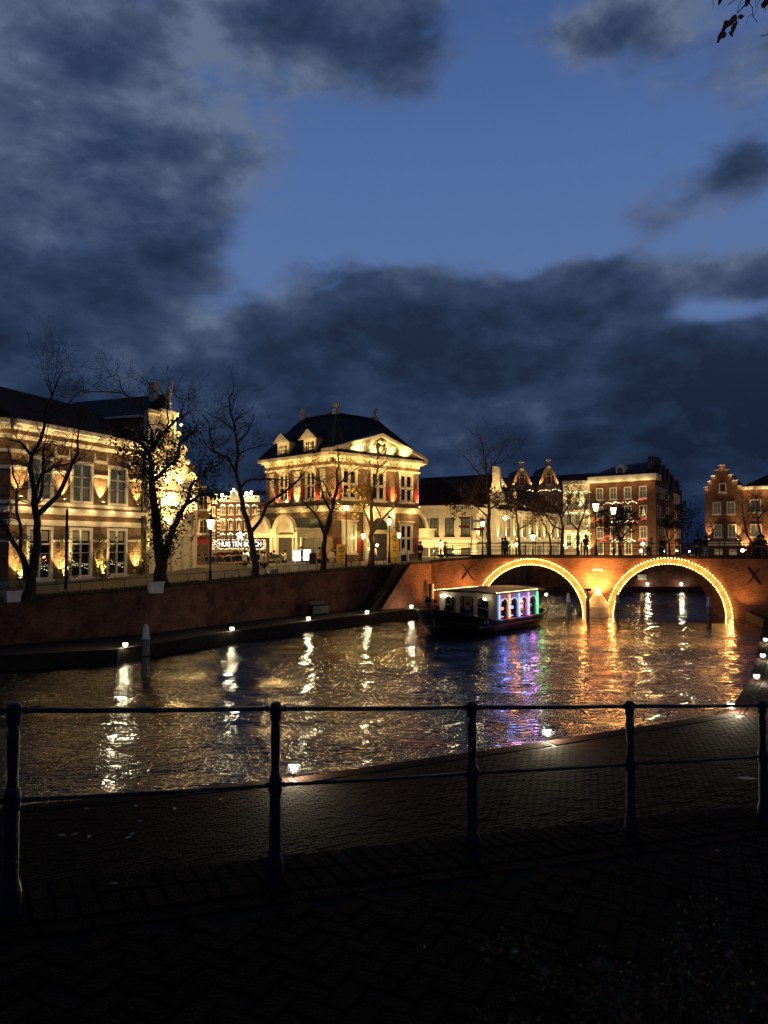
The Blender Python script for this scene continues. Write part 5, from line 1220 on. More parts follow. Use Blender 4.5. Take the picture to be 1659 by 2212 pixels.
# ------------------------------------------------------------------ trees
def tree(name, label, cat, base, Y, limbs, m='bark', group='bare crooked trees along the canal', seed=1, r0=.22, tw=1.0, leaf=None, scale_px=1.0, twr=.017, cf=lambda x, y: (x, y), zg=None, depth=1.5):
    rr = random.Random(seed); bu, bv = cf(*base); B = P(bu, bv, Y)
    if zg is not None: B[2] = zg
    t = thing(name, label, cat, tuple(B), 0, group); OR = Vector(B)
    tr = M(); br = M(); segs = []
    for li, L in enumerate(limbs):
        px, ra, rb = L[0], L[1], L[2]; off = L[3] if len(L) > 3 else (0 if li == 0 else rr.uniform(-1, 1)*depth)
        pts = []
        n = len(px)
        for i, (x, y) in enumerate(px):
            u, v = cf(x, y); yy = Y+off*i/max(1, n-1); q = Vector(P(u, v, yy))-OR
            if li == 0 and i == 0: q = Vector((0,0,-.05))
            pts.append(q)
        # smooth and crook
        fin = [pts[0]]
        for a, b in zip(pts[:-1], pts[1:]):
            k = max(1, int((b-a).length/.45))
            for j in range(1, k+1):
                c = a.lerp(b, j/k)
                if j < k: c += Vector((rr.gauss(0,.045), rr.gauss(0,.06), rr.gauss(0,.03)))
                fin.append(c)
        rad = [ra+(rb-ra)*(i/max(1,len(fin)-1)) for i in range(len(fin))]
        if li == 0: rad[0] *= 1.45; rad[1] = rad[1]*1.1
        (tr if li == 0 else br).tube(fin, rad, 7)
        for i in range(1, len(fin)): segs.append((fin[i], (fin[i]-fin[i-1]).normalized(), rad[i], i/len(fin), li))
    tips = []
    def grow(p, d, r, ln_, lvl):
        pts = [p.copy()]; rad = [r]; n = max(3, int(ln_/.22)); dd = d.copy()
        for i in range(n):
            dd = (dd+Vector((rr.gauss(0,.24), rr.gauss(0,.24), rr.gauss(.05,.18)))).normalized(); p = p+dd*(ln_/n)
            pts.append(p.copy()); rad.append(max(.006, r*(1-.75*(i+1)/n)))
            if lvl < 3 and rr.random() < (.72 if lvl < 2 else .45):
                s = (dd+Vector((rr.gauss(0,.8), rr.gauss(0,.8), rr.gauss(.1,.55)))).normalized(); grow(p.copy(), s, rad[-1]*.75, ln_*rr.uniform(.35,.65), lvl+1)
            if lvl >= 1: tips.append(p.copy())
        br.tube(pts, rad, 3 if lvl else 4, False)
    for p, d, r, f, li in segs:
        if (li == 0 and f < .55) or (li > 0 and f < .25): continue
        for _rep in range(2 if rr.random() < .5*tw else 1):
          if rr.random() < .75*tw:
            s = (d*.6+Vector((rr.gauss(0,.75), rr.gauss(0,.6), rr.gauss(.2,.5)))).normalized(); grow(p.copy(), s, min(r*.5, twr*1.9), rr.uniform(.9, 2.3)*scale_px, 0)
    tr.build('trunk', MT[m], t, smooth=True); br.build('branches', MT[m], t)
    if leaf:
        for (lm, cnt, size, box) in leaf:
            lf = M(); k = 0; tries = 0
            pool = [s_[0] for s_ in segs if box(s_[0]+OR)] if cnt < 0 else tips if box is None else [q for q in tips+[s_[0] for s_ in segs] if box(q+OR)]
            if not pool: continue
            sg_ = .34 if cnt < 0 else .12
            for i in range(abs(cnt)):
                q = rr.choice(pool)+Vector((rr.gauss(0,sg_), rr.gauss(0,sg_), rr.gauss(0,sg_))); e = size*rr.uniform(.6,1.3)
                a = Vector((rr.gauss(0,1), rr.gauss(0,1), rr.gauss(0,1))).normalized(); b = a.orthogonal().normalized()
                lf.add([q-a*e, q+b*e*.6, q+a*e, q-b*e*.55+a*e*.1], [(0,1,2,3)])
            lf.build('foliage', MT[lm], t, kind='stuff')
    return t
c1 = lambda x, y: (x*.26, 763+y*.26)
c2 = lambda x, y: (199+x*.26, 763+y*.26)
c3 = lambda x, y: (544+x*.24, 862.6+y*.24)
c4 = lambda x, y: (889+x*.24, 929+y*.24)
c5 = lambda x, y: (1260.8+x*.24, 929+y*.24)
tree('bare_tree', 'forked bare tree standing before the brick hall at the left', 'tree', (235,2030), 38.8, [
    ([(235,2030),(262,1860),(290,1700),(312,1400),(290,1150),(250,950),(262,850),(335,730),(372,600),(368,480),(430,360),(465,270),(490,200)], .27, .03),
    ([(235,1880),(200,1720),(160,1640),(60,1450),(-60,1330)], .17, .08, .3), ([(165,1650),(175,1500),(135,1250),(150,1100),(100,900),(60,770)], .10, .03, -.4),
    ([(318,1340),(400,1260),(485,1180),(545,1050),(590,940),(650,820),(655,640)], .15, .04), ([(290,1160),(345,1010),(460,940),(590,915)], .09, .03),
    ([(250,840),(170,740),(70,720)], .08, .03), ([(440,340),(400,280),(385,220)], .04, .02), ([(372,600),(440,500),(560,440),(640,330),(740,300)], .05, .02), ([(300,1500),(350,1100),(360,900),(370,760)], .10, .05)], cf=c1, seed=3, r0=.25, tw=1.25, scale_px=1.0, zg=2.8)
tree('ivy_tree', 'thick tree overgrown with dark ivy between hall and flood lit gable', 'tree', (1350,1975), 44.5, [
    ([(1350,1975),(1335,1700),(1300,1400),(1265,1100),(1245,850),(1180,750),(1060,705),(950,690)], .42, .06),
    ([(1365,1700),(1440,1450),(1540,1260),(1659,1180),(1830,1190)], .24, .05), ([(1260,1060),(1380,950),(1440,900)], .16, .06), ([(1240,820),(1380,640),(1480,540),(1590,480)], .14, .03),
    ([(1440,930),(1490,760),(1580,670),(1640,640)], .12, .04), ([(1250,900),(1150,830),(1030,850)], .10, .03), ([(1270,1000),(1150,920),(1080,940)], .09, .03), ([(1560,1230),(1590,1090),(1700,1000),(1850,900)], .10, .02),
    ([(1245,850),(1260,640),(1200,470),(1010,300),(980,180)], .08, .02), ([(1380,640),(1400,420),(1330,300),(1250,330)], .05, .02), ([(1500,520),(1540,380),(1620,370)], .04, .02), ([(1010,330),(880,320),(700,330),(680,230)], .045, .02)], cf=c1, seed=5, tw=1.2, scale_px=1.0, zg=2.95,
    leaf=[('ivy_leaf', -3600, .10, lambda q: 4.4 < q.z < 12.6), ('ivy_leaf', 800, .08, lambda q: 4 < q.z < 12.5)], group='crooked trees on the far quay')
tree('bare_tree', 'leaning bare tree whose trunk crosses the lit canopy letters', 'tree', (1365,1870), 52, [
    ([(1365,1870),(1345,1700),(1315,1490),(1250,1230),(1195,980),(1205,780),(1190,640),(1150,500),(1135,370),(1170,330)], .26, .03),
    ([(1318,1490),(1400,1390),(1450,1260),(1560,1180),(1640,1120),(1760,1000)], .15, .05), ([(1240,1110),(1320,1050),(1450,1045),(1650,1045)], .10, .03), ([(1195,990),(1130,870),(1010,820),(985,700),(975,590),(930,520)], .11, .03),
    ([(1203,750),(1290,660),(1330,580),(1350,530)], .08, .02), ([(1190,650),(1080,560),(960,500)], .07, .02), ([(1205,850),(1290,800),(1440,760)], .05, .02), ([(1010,820),(930,740),(880,760),(800,800)], .05, .02)], cf=c2, seed=9, tw=1.25, scale_px=.95, zg=3.05)
tree('bare_tree', 'dark bare tree in front of the mansion corner', 'tree', (650,1530), 57, [
    ([(650,1530),(652,1300),(662,1200),(700,1050),(740,900),(762,820),(765,650),(780,540),(770,450)], .25, .03),
    ([(655,1220),(600,1080),(560,1020),(490,945),(400,880)], .12, .03), ([(705,1000),(650,900),(620,780),(600,650),(550,560)], .09, .02), ([(762,820),(830,720),(880,670),(980,600)], .08, .02), ([(735,930),(640,740),(500,700),(350,760)], .06, .02), ([(700,1050),(740,980),(790,1000)], .05, .02), ([(650,1240),(700,1150),(720,960)], .12, .06)], cf=c3, seed=12, tw=1.4, scale_px=1.0, zg=3.4)
tree('leafy_tree', 'pale barked tree with a few yellow leaves before the mansion portal', 'tree', (1075,1480), 62, [
    ([(1075,1480),(1080,1300),(1082,1180),(1072,1000),(1085,850),(1120,700),(1140,600),(1135,500)], .24, .03),
    ([(1080,1210),(1045,1080),(1000,960),(975,880),(900,780),(860,700)], .10, .02), ([(1088,1200),(1170,1080),(1230,1020),(1290,960),(1310,880),(1360,850),(1480,800)], .12, .02), ([(1160,1060),(1120,970),(1090,900)], .06, .02),
    ([(1085,860),(1010,760),(980,650),(900,600)], .07, .02), ([(1110,750),(1200,640),(1300,600)], .06, .02), ([(1360,860),(1400,760)], .04, .02)], m='bark_pale', cf=c3, seed=15, tw=1.4, scale_px=1.0, zg=3.85,
    leaf=[('leaf_yellow', 420, .14, lambda q: q.x < P(800,1100,62)[0] and 6.0 < q.z < 10.2)])
tree('leafy_tree', 'tall tree with brown leaves rising left of the left arch', 'tree', (695,1150), 71, [
    ([(695,1150),(692,900),(697,700),(682,450),(662,260),(640,140),(615,50)], .24, .03),
    ([(682,450),(560,350),(520,280),(440,210)], .09, .02), ([(690,780),(600,700),(540,670),(480,690)], .09, .02), ([(690,500),(600,420),(560,560),(440,590)], .06, .02), ([(680,410),(740,300),(780,230),(830,160)], .08, .02), ([(720,320),(800,290),(890,240)], .06, .02),
    ([(695,720),(800,640),(900,620)], .08, .02), ([(690,600),(780,560),(860,560)], .06, .02)], m='bark_pale', cf=c4, seed=18, tw=1.5, zg=4.0, twr=.02,
    leaf=[('leaf_brown', 1100, .12, lambda q: 7.0 < q.z < 11.0), ('leaf_yellow', 160, .13, lambda q: 5.5 < q.z < 8.0)])
for (nm, lab, base, Y, limbs, seed, lf) in (
    ('bare_tree', 'bare tree behind the crown of the left bridge arch', (975,1140), 90, [([(975,1140),(962,900),(940,720),(905,560)], .2, .04), ([(962,900),(1050,850),(1130,780),(1160,700)], .09, .03), ([(940,740),(1000,640),(1060,560)], .08, .03), ([(940,760),(860,700),(800,690)], .07, .02)], 21, 700),
    ('bare_tree', 'bare tree behind the bridge, right of the low lantern', (1350,1140), 89, [([(1350,1140),(1362,900),(1345,790),(1290,700),(1260,600)], .24, .04), ([(1355,900),(1270,860),(1200,760),(1150,640)], .1, .03), ([(1345,800),(1400,700),(1420,560),(1400,480)], .1, .03), ([(1370,1060),(1440,1020),(1490,960)], .07, .03)], 22, 500),
    ('bare_tree', 'bare tree before the tall pale house', (1490,1140), 91, [([(1490,1140),(1500,900),(1540,790),(1570,680),(1580,560)], .2, .03), ([(1500,900),(1430,830),(1400,700),(1440,560)], .1, .03), ([(1560,700),(1500,600),(1520,500)], .07, .02), ([(1540,800),(1640,760),(1660,640)], .06, .02)], 23, 0),
    ('bare_tree', 'thin bare tree just left of the taller bridge lamp', (1250,1140), 96, [([(1250,1140),(1240,950),(1180,820),(1120,700)], .16, .03), ([(1240,960),(1300,860),(1260,720)], .08, .02), ([(1180,820),(1100,760),(1040,740)], .06, .02)], 24, 600)):
    tree(nm, lab, 'tree', base, Y, limbs, cf=c4, seed=seed, tw=1.35, zg=4.0, twr=.022, leaf=[('leaf_brown', lf, .15, lambda q: 7 < q.z < 13)] if lf else None, group='bare trees behind the bridge')
for (nm, lab, base, Y, limbs, seed, lf) in (
    ('leafy_tree', 'dark leafy tree in front of the brick corner house', (330,1140), 88, [([(330,1140),(325,1000),(300,900),(280,820)], .18, .04), ([(325,1000),(400,900),(430,820)], .1, .03), ([(310,950),(220,880),(170,850)], .08, .03)], 31, 1500),
    ('bare_tree', 'bare sapling group in the gap right of the brick corner house', (930,1140), 86, [([(930,1140),(935,950),(960,830),(980,740)], .08, .02), ([(932,1060),(1000,950),(1080,860)], .05, .015), ([(932,1050),(880,940),(880,800)], .05, .015)], 32, 250),
    ('bare_tree', 'bare tree between the stepped gable house and its neighbour', (1530,1140), 86, [([(1530,1140),(1540,1060),(1470,940),(1440,800),(1430,660)], .15, .03), ([(1470,930),(1400,860),(1360,800)], .06, .02), ([(1450,850),(1500,740),(1490,640)], .06, .02)], 33, 0),
    ('bare_tree', 'bare tree at the right picture edge behind the bridge', (1650,1140), 85, [([(1650,1140),(1600,950),(1565,800),(1560,650),(1540,570)], .16, .03), ([(1590,900),(1530,950),(1500,880)], .06, .02), ([(1570,800),(1640,700),(1690,640)], .06, .02)], 34, 0),
    ('bare_tree', 'small dark tree under the side wall of the brick corner house', (780,1140), 92, [([(780,1140),(770,1000),(740,880),(730,800)], .14, .03), ([(770,1000),(840,900),(860,820)], .07, .02)], 35, 900)):
    tree(nm, lab, 'tree', base, Y, limbs, cf=c5, seed=seed, tw=1.4, zg=4.0, twr=.02, leaf=[('ivy_leaf', lf, .16, None)] if lf else None, group='bare trees behind the bridge')
# small dry shrubs on the quay edge
for k, (u, v) in enumerate(((40,1283),(115,1276),(255,1268),(415,1262),(500,1252),(545,1250),(615,1240),(685,1228),(655,1236))):
    zg = 0; q = g(u, v, zland(g(u, v, 3.0)[0])+.03); t = thing('dry_shrub', 'leafless shrub on the far quay grass, '+('left of the forked tree','right of the forked tree','between dark pole and ivy tree','right of the ivy tree','right of the four sided street lamp','left of the leaning tree foot','right of the planter by the leaning tree','left of the yellow sign board','left of the dark tree foot')[k], 'shrub', q, 0, 'leafless shrubs along the far quay'); z = M()
    for i in range(9):
        a = Vector((0,0,0)); d = Vector((rnd.gauss(0,.5), rnd.gauss(0,.4), 1)).normalized(); pts = [a.copy()]
        for j in range(5): d = (d+Vector((rnd.gauss(0,.25), rnd.gauss(0,.25), .1))).normalized(); a = a+d*.17; pts.append(a.copy())
        z.tube(pts, [.014,.012,.01,.008,.007,.005], 3)
    z.build('stem', MT['bark_pale'], t)

# ------------------------------------------------------------------ people
def skin_mesh(name, joints, edges, mt, sub=2, root=0):
    me = bpy.data.meshes.new('t'); me.from_pydata([j[:3] for j in joints], edges, []); ob = bpy.data.objects.new('t', me); C.objects.link(ob)
    md = ob.modifiers.new('s', 'SKIN'); md.use_smooth_shade = True
    for i, j in enumerate(joints):
        sv = me.skin_vertices[0].data[i]; sv.radius = (j[3], j[3]*(j[4] if len(j) > 4 else 1)); sv.use_root = (i == root)
    ss = ob.modifiers.new('u', 'SUBSURF'); ss.levels = ss.render_levels = sub
    bpy.context.view_layer.update(); ev = ob.evaluated_get(bpy.context.evaluated_depsgraph_get()); out = bpy.data.meshes.new_from_object(ev); out.name = name
    bpy.data.objects.remove(ob); out.materials.clear(); out.materials.append(MT[mt]); return out
POSES = {
 'stand': dict(hip=(0,0,.92), chest=(0,.0,1.32), neck=(0,0,1.50), head=(0,-.01,1.63), lk=(.10,-.02,.50), lf=(.11,0,.08), rk=(-.10,0,.50), rf=(-.11,0,.08), le=(.25,.02,1.16), lh=(.25,-.06,.92), re=(-.25,.02,1.16), rh=(-.25,-.06,.92)),
 'phone': dict(hip=(0,0,.92), chest=(0,.0,1.32), neck=(0,0,1.50), head=(0,-.03,1.63), lk=(.10,-.02,.50), lf=(.13,0,.08), rk=(-.10,0,.50), rf=(-.12,.04,.08), le=(.24,-.12,1.20), lh=(.10,-.32,1.42), re=(-.24,-.12,1.20), rh=(-.10,-.32,1.42)),
 'walk': dict(hip=(0,0,.90), chest=(0,-.03,1.30), neck=(0,-.04,1.48), head=(0,-.07,1.61), lk=(.09,-.18,.52), lf=(.09,-.26,.08), rk=(-.09,.06,.48), rf=(-.09,.30,.12), le=(.24,.10,1.14), lh=(.24,.10,.92), re=(-.24,-.10,1.16), rh=(-.22,-.26,.98)),
 'lean': dict(hip=(0,.12,.90), chest=(0,-.10,1.24), neck=(0,-.20,1.38), head=(0,-.28,1.49), lk=(.10,.06,.48), lf=(.12,.05,.08), rk=(-.10,.10,.48), rf=(-.12,.14,.08), le=(.24,-.20,1.08), lh=(.14,-.42,1.10), re=(-.24,-.20,1.08), rh=(-.14,-.42,1.10)),
 'sit': dict(hip=(0,0,.50), chest=(0,.0,.92), neck=(0,-.01,1.10), head=(0,-.03,1.23), lk=(.12,-.42,.50), lf=(.12,-.46,.08), rk=(-.12,-.42,.50), rf=(-.12,-.46,.08), le=(.24,-.06,.78), lh=(.14,-.30,.68), re=(-.24,-.06,.78), rh=(-.14,-.30,.68)),
}
PC = {}
def person_meshes(pose):
    if pose in PC: return PC[pose]
    d = POSES[pose]; hp, ch, nk, hd = [Vector(d[k]) for k in ('hip','chest','neck','head')]
    J = [(*hp,.13,.8),(*hp.lerp(ch,.5),.125,.75),(*ch,.145,.72),(*nk,.058),(*hd,.088,1.12),(*(hd+Vector((0,0,.10))),.07,1.1)]
    E_ = [(0,1),(1,2),(2,3),(3,4),(4,5)]
    def limb(a, pts, radii):
        i = a
        for p, r in zip(pts, radii): J.append((*p, r)); E_.append((i, len(J)-1)); i = len(J)-1
        return i
    for s, k, f in ((1,'lk','lf'),(-1,'rk','rf')):
        K, F = Vector(d[k]), Vector(d[f]); limb(0, [hp+Vector((.09*s,0,-.08)), K, F, F+Vector((0,-.14,-.03))], [.088,.06,.042,.036])
    for s, e, h in ((1,'le','lh'),(-1,'re','rh')):
        Eb, H = Vector(d[e]), Vector(d[h]); last = limb(2, [ch+Vector((.17*s,0,.08)), Eb, H], [.056,.042,.028]); dr = (H-Eb).normalized()
        perp = Vector((0,-1,0)) if abs(dr.y) < .7 else Vector((1,0,0))
        hc = limb(last, [H+dr*.07], [.032])
        for q in range(4): limb(hc, [H+dr*.12+perp*(.022*(q-1.5)), H+dr*(.17 if q in (1,2) else .155)+perp*(.026*(q-1.5))-Vector((0,0,.01))], [.010,.008])
        limb(last, [H+dr*.05+perp*.045, H+dr*.09+perp*.06], [.011,.009])
    body = skin_mesh('body', J, E_, 'skin', 1)
    JJ = [(*(hp+Vector((0,0,-.04))),.165,.82),(*hp.lerp(ch,.5),.155,.8),(*ch,.172,.78),(*(nk+Vector((0,0,-.03))),.085)]; EE = [(0,1),(1,2),(2,3)]
    for s, e, h in ((1,'le','lh'),(-1,'re','rh')):
        Eb, H = Vector(d[e]), Vector(d[h]); n = len(JJ); JJ += [(*(ch+Vector((.18*s,0,.08))),.078),(*Eb,.062),(*Eb.lerp(H,.92),.048)]; EE += [(2,n),(n,n+1),(n+1,n+2)]
    jacket = skin_mesh('jacket', JJ, EE, 'cloth_black', 1)
    JJ = [(*hp,.150,.85)]; EE = []
    for s, k, f in ((1,'lk','lf'),(-1,'rk','rf')):
        K, F = Vector(d[k]), Vector(d[f]); n = len(JJ); JJ += [(*(hp+Vector((.09*s,0,-.1))),.105),(*K,.078),(*(F+Vector((0,0,.04))),.062)]; EE += [(0,n),(n,n+1),(n+1,n+2)]
    trousers = skin_mesh('trousers', JJ, EE, 'cloth_black', 1)
    hr = M().ball(hd+Vector((0,.022,.045)), .115, 10, 1.15).mesh('hair', MT['hair_dark'], True)
    z = M()
    for f in ('lf','rf'): F = Vector(d[f]); z.box(F.x-.05, F.x+.05, F.y-.20, F.y+.06, F.z-.078, F.z+.01)
    PC[pose] = (body, jacket, trousers, hr, [M().box(Vector(d[f]).x-.05, Vector(d[f]).x+.05, Vector(d[f]).y-.20, Vector(d[f]).y+.06, Vector(d[f]).z-.078, Vector(d[f]).z+.01).mesh('shoe', MT['cloth_black']) for f in ('lf','rf')])
    return PC[pose]
MC = {}
def recol(me, m):
    k = (me.name, m)
    if k not in MC: c = me.copy(); c.materials.clear(); c.materials.append(MT[m]); MC[k] = c
    return MC[k]
def person(loc, pose, rz, label, jc='cloth_black', tc='cloth_black', sh='cloth_black', group='people on the street and bridge', s=1.0, bag=None, hat=None, extra=None):
    b, j, t_, h, shs = person_meshes(pose); t = thing('person', label, 'person', loc, rz, group); t.scale = (s,s,s)
    link('body', b, t); link('jacket', recol(j, jc), t); link('trousers', recol(t_, tc), t); link('hair', recol(h, hat or 'hair_dark'), t)
    for q in shs: link('shoe', recol(q, sh), t)
    if bag:
        d = POSES[pose]; c = Vector(d['chest']); M().box(-.16, .16, c.y+.13, c.y+.28, c.z-.32, c.z+.10).lathe([(.14,-.01),(.10,.04)], 0, c.y+.205, c.z+.11, 6).build('backpack', MT[bag], t)
    if pose == 'phone': M().box(-.04, .04, -.42, -.405, 1.40, 1.56).build('phone', MT['black_metal'], t)
    return t
def onbridge(u, depth=1.0):
    # point of the deck seen at column u
    a = (u-829.5)/1626; s = (a*BA.y-BA.x)/(BD.x-a*BD.y); q = BT @ Vector((s, 0, 0)); n = Vector((-BD.y, BD.x, 0)); q = q+n*depth; q = Vector((a*q.y, q.y, 0)); return (q.x, q.y, 4.49)
person(onbridge(1092), 'lean', R(180), 'person in a dark coat leaning on the bridge rail, right of the brown leafed tree', bag='cloth_grey')
person(onbridge(1085, 1.6), 'stand', R(90), 'shorter person in a grey jacket standing beside the person leaning left on the bridge', 'cloth_grey', 'cloth_tan', s=.92)
person(onbridge(1265), 'phone', R(0), 'person in black standing by the taller bridge lamp, facing the camera', s=1.04)
person(onbridge(1402), 'lean', R(20), 'person in a pale jacket of the couple on the bridge', 'cloth_white', 'cloth_grey')
person(onbridge(1434), 'phone', R(-15), 'person in black beside the pale jacket on the bridge', s=.97)
person(onbridge(1427, 1.5), 'stand', R(60), 'person in a knitted hat standing behind the couple on the bridge', 'cloth_grey', hat='cloth_tan')
person(onbridge(1506), 'stand', R(170), 'broad person in a long dark coat on the bridge above the right arch', s=1.05, bag='cloth_black')
person(onbridge(1648, 1.4), 'stand', R(160), 'person in grey trousers at the right end of the bridge', 'cloth_black', 'cloth_grey')
person(onbridge(1524+0), 'phone', R(200), 'person holding up a phone with pale trousers near the stepped gable house', 'cloth_black', 'cloth_white', s=.98)
person(onbridge(1636), 'walk', R(90), 'person walking at the far right end of the bridge', s=1.02)
person(onbridge(1640, 2.2), 'stand', R(10), 'tall person behind the walker at the far right end of the bridge', 'cloth_navy', s=1.05)
def onstreet(u, v, dz=0):
    q = g(u, v, 3.3)
    for _ in range(4): q = g(u, v, zland(q[0])+dz)
    return tuple(q)
ppl = [
 (372,1249,'stand',80,'dark figure in a long coat right of the ivy trunk','cloth_black','cloth_black',1.1,'cloth_black'), (383,1250,'walk',60,'dark figure walking with a bag beside the long coat','cloth_black','cloth_grey',1.08,'cloth_navy'), (390,1247,'stand',110,'pale dressed figure behind the two dark figures','cloth_white','cloth_tan',.95,None),
 (443,1237,'stand',0,'person standing in the lit shop doorway','cloth_black','cloth_black',1.0,None), (474,1240,'walk',90,'person with white shoes striding right, first of the crowd','cloth_black','cloth_black',1.05,None), (482,1239,'walk',-90,'tan jacketed person among the left of the crowd','cloth_tan','cloth_black',1.0,None),
 (490,1240,'stand',20,'person in black in the middle of the crowd','cloth_black','cloth_navy',1.0,None), (497,1239,'walk',100,'person in grey in the middle of the crowd','cloth_grey','cloth_black',1.0,None), (505,1238,'stand',170,'person in navy in the crowd below the first letters','cloth_navy','cloth_black',.98,None), (513,1239,'stand',200,'person in black below the letter N','cloth_black','cloth_black',1.03,None),
 (529,1240,'stand',180,'person with a cream bag across the back','cloth_black','cloth_black',1.08,'cloth_white'), (539,1237,'walk',80,'grey haired person left of the leaning trunk','cloth_grey','cloth_black',1.0,None),
 (565,1238,'stand',-60,'person in a white jumper right of the leaning trunk','cloth_white','cloth_black',1.0,None), (571,1239,'stand',60,'person with a white bag beside the white jumper','cloth_white','cloth_navy',.97,'cloth_white'), (579,1237,'lean',70,'person in a tan coat bending forward','cloth_tan','cloth_grey',1.0,None),
 (616,1232,'phone',-80,'person in a cream jumper at the porch','cloth_white','cloth_black',1.0,None), (651,1229,'stand',0,'large dark figure before the bright screens','cloth_black','cloth_black',1.12,None), (689,1229,'stand',-30,'person in a brown coat left of the dark tree','cloth_tan','cloth_black',1.05,None),
 (722,1226,'walk',70,'person with a black backpack walking past the yellow sign','cloth_black','cloth_grey',1.03,'cloth_black'), (811,1219,'stand',100,'person in a blue skirt and white top by the portal','cloth_white','cloth_blue',.95,None), (716,1228,'stand',0,'pale clothed person next to the black backpack','cloth_white','cloth_white',.93,None),
 (600,1234,'sit',30,'person sitting on the bench by the porch','cloth_grey','cloth_black',1.0,None), (908,1216,'stand',-40,'dark figure at the left end of the bridge ramp','cloth_black','cloth_black',1.08,None), (961,1209,'walk',90,'small figure in green walking before the cream house','cloth_grey','cloth_black',1.0,None)]
ppl += [(u, v, po, rz, 'person in '+c+' in the crowd '+w_, 'cloth_'+c, 'cloth_black', s_, None) for u, v, po, rz, c, w_, s_ in (
 (478,1237,'stand',150,'red','under the letter H',.95), (486,1237,'walk',-60,'white','under the letter U',.97), (493,1236,'stand',60,'black','under the letter I',1.0), (501,1236,'walk',120,'tan','under the first S',.98),
 (509,1236,'stand',-90,'grey','under the letter T',1.0), (518,1237,'stand',30,'blue','under the star lamp',.97), (522,1239,'walk',-100,'black','left of the cream bag',1.02), (463,1239,'stand',45,'navy','just right of the street lamp',1.0), (430,1239,'stand',10,'grey','left of the shop doorway',.97), (408,1240,'walk',90,'tan','behind the hooded carriage',1.0), (556,1237,'stand',-20,'black','between trunk and white jumper',1.03), (592,1234,'stand',40,'navy','left of the push chair',1.0))]
for (u, v, pose, rz, lab, jc, tc_, s, bag) in ppl: person(onstreet(u, v), pose, R(rz), lab, jc, tc_, 'cloth_white' if 'white shoes' in lab else 'cloth_black', s=s, bag=bag)
# parasols of the crowd are the awning; street furniture near the porch
def bench(u, v, label, rz):
    t = thing('street_bench', label, 'bench', onstreet(u, v), rz, 'dark street benches near the porch')
    M().box(-.7,.7,-.2,.2,.40,.45).build('seat', MT['dark_wood'], t); M().box(-.7,.7,.2,.24,.55,.9).build('backrest', MT['dark_wood'], t)
    for sx in (-.6,.6): M().box(sx-.03,sx+.03,-.18,.18,0,.398).box(sx-.025,sx+.025,.15,.198,.452,.9).build('leg', MT['black_metal'], t)
bench(598, 1234, 'dark bench left of the first porch column', R(20)); bench(700, 1227, 'dark bench right of the dark tree', R(-10))
# bright screens and signs
for (u, lab) in ((641, 'left bright white screen under the porch'), (663, 'right bright white screen under the porch')):
    p = P(u, 1214, 63.5); zg = zland(p[0]); t = thing('lit_screen', lab, 'screen', (p[0], p[1], zg), R(10), 'bright screens under the mansion porch')
    M().box(-.34,.34,-.05,.05,.75,1.75).build('case', MT['black_metal'], t); M().box(-.31,.31,-.06,-.052,.8,1.7).build('panel', MT['glow_screen'], t); M().box(-.25,.25,-.1,.1,0,.05).box(-.05,.05,-.04,.04,.05,.748).build('stand', MT['black_metal'], t)
def board(u, v, Y, w_, h_, label, m, rz=0, mark=True):
    p = P(u, v, Y); t = thing('sign_board', label, 'sign', (p[0], p[1], zland(p[0])), rz); M().box(-w_/2, w_/2, -.06, .06, 0, h_).build('panel', MT[m], t)
    if mark:
        ringm = M().arc(0, h_*.78, w_*.3, w_*.22, -.075, -.062, 0, 359, 14).mesh('emblem', MT['dark_wood']); link('emblem', ringm, t)
        M().box(-w_*.05, w_*.05, -.075, -.062, h_*.70, h_*.86).box(-w_*.2, w_*.2, -.075, -.062, h_*.5, h_*.53).box(-w_*.2, w_*.2, -.075, -.062, h_*.40, h_*.43).build('print', MT['dark_wood'], t)
    return t
board(738, 1226, 63.5, .85, 2.0, 'yellow upright sign board at the mansion corner', 'gold_sign')
board(853, 1219, 66.5, .75, 2.9, 'tall orange sign board between portal and right shutters', 'gold_sign'); board(675, 1229, 63, .6, 1.4, 'brown sign board between screens and dark tree', 'dark_wood')
ab = board(872, 1217, 64.5, .9, .95, 'small white pointed notice board at the foot of the ramp', 'sign_white', 0, False); M().add([(-.5,-.07,.95),(.5,-.07,.95),(0,-.07,1.45),(-.5,.07,.95),(.5,.07,.95),(0,.07,1.45)], [(0,1,2),(5,4,3),(0,2,5,3),(1,4,5,2),(0,3,4,1)]).build('top', MT['sign_white'], ab); M().box(-.22,.22,-.085,-.063,.3,.85).build('print', MT['dark_wood'], ab)
# finger post
p = P(1087+0, 1200, 72); fp = thing('finger_post', 'white finger post with red direction boards before the cream house', 'signpost', tuple(P(1019, 1200, 70))[:2]+(4.0,))
M().tube([(0,0,0),(0,0,4.2)], .05, 6).lathe([(.12,2.9),(.12,4.1),(.03,4.3)], n=6).build('post', MT['sign_white'], fp)
for zf, sx, mm in ((3.9,-1,'sign_red'),(3.1,-1,'sign_red'),(3.6,1,'sign_white'),(2.85,1,'sign_red')): M().prism([(sx*.15,zf),(sx*1.1,zf),(sx*1.25,zf+.11),(sx*1.1,zf+.22),(sx*.15,zf+.22)] if sx > 0 else [(-.15,zf),(-.15,zf+.22),(-1.1,zf+.22),(-1.25,zf+.11),(-1.1,zf)], -.03, .03).build('direction_board', MT[mm], fp)
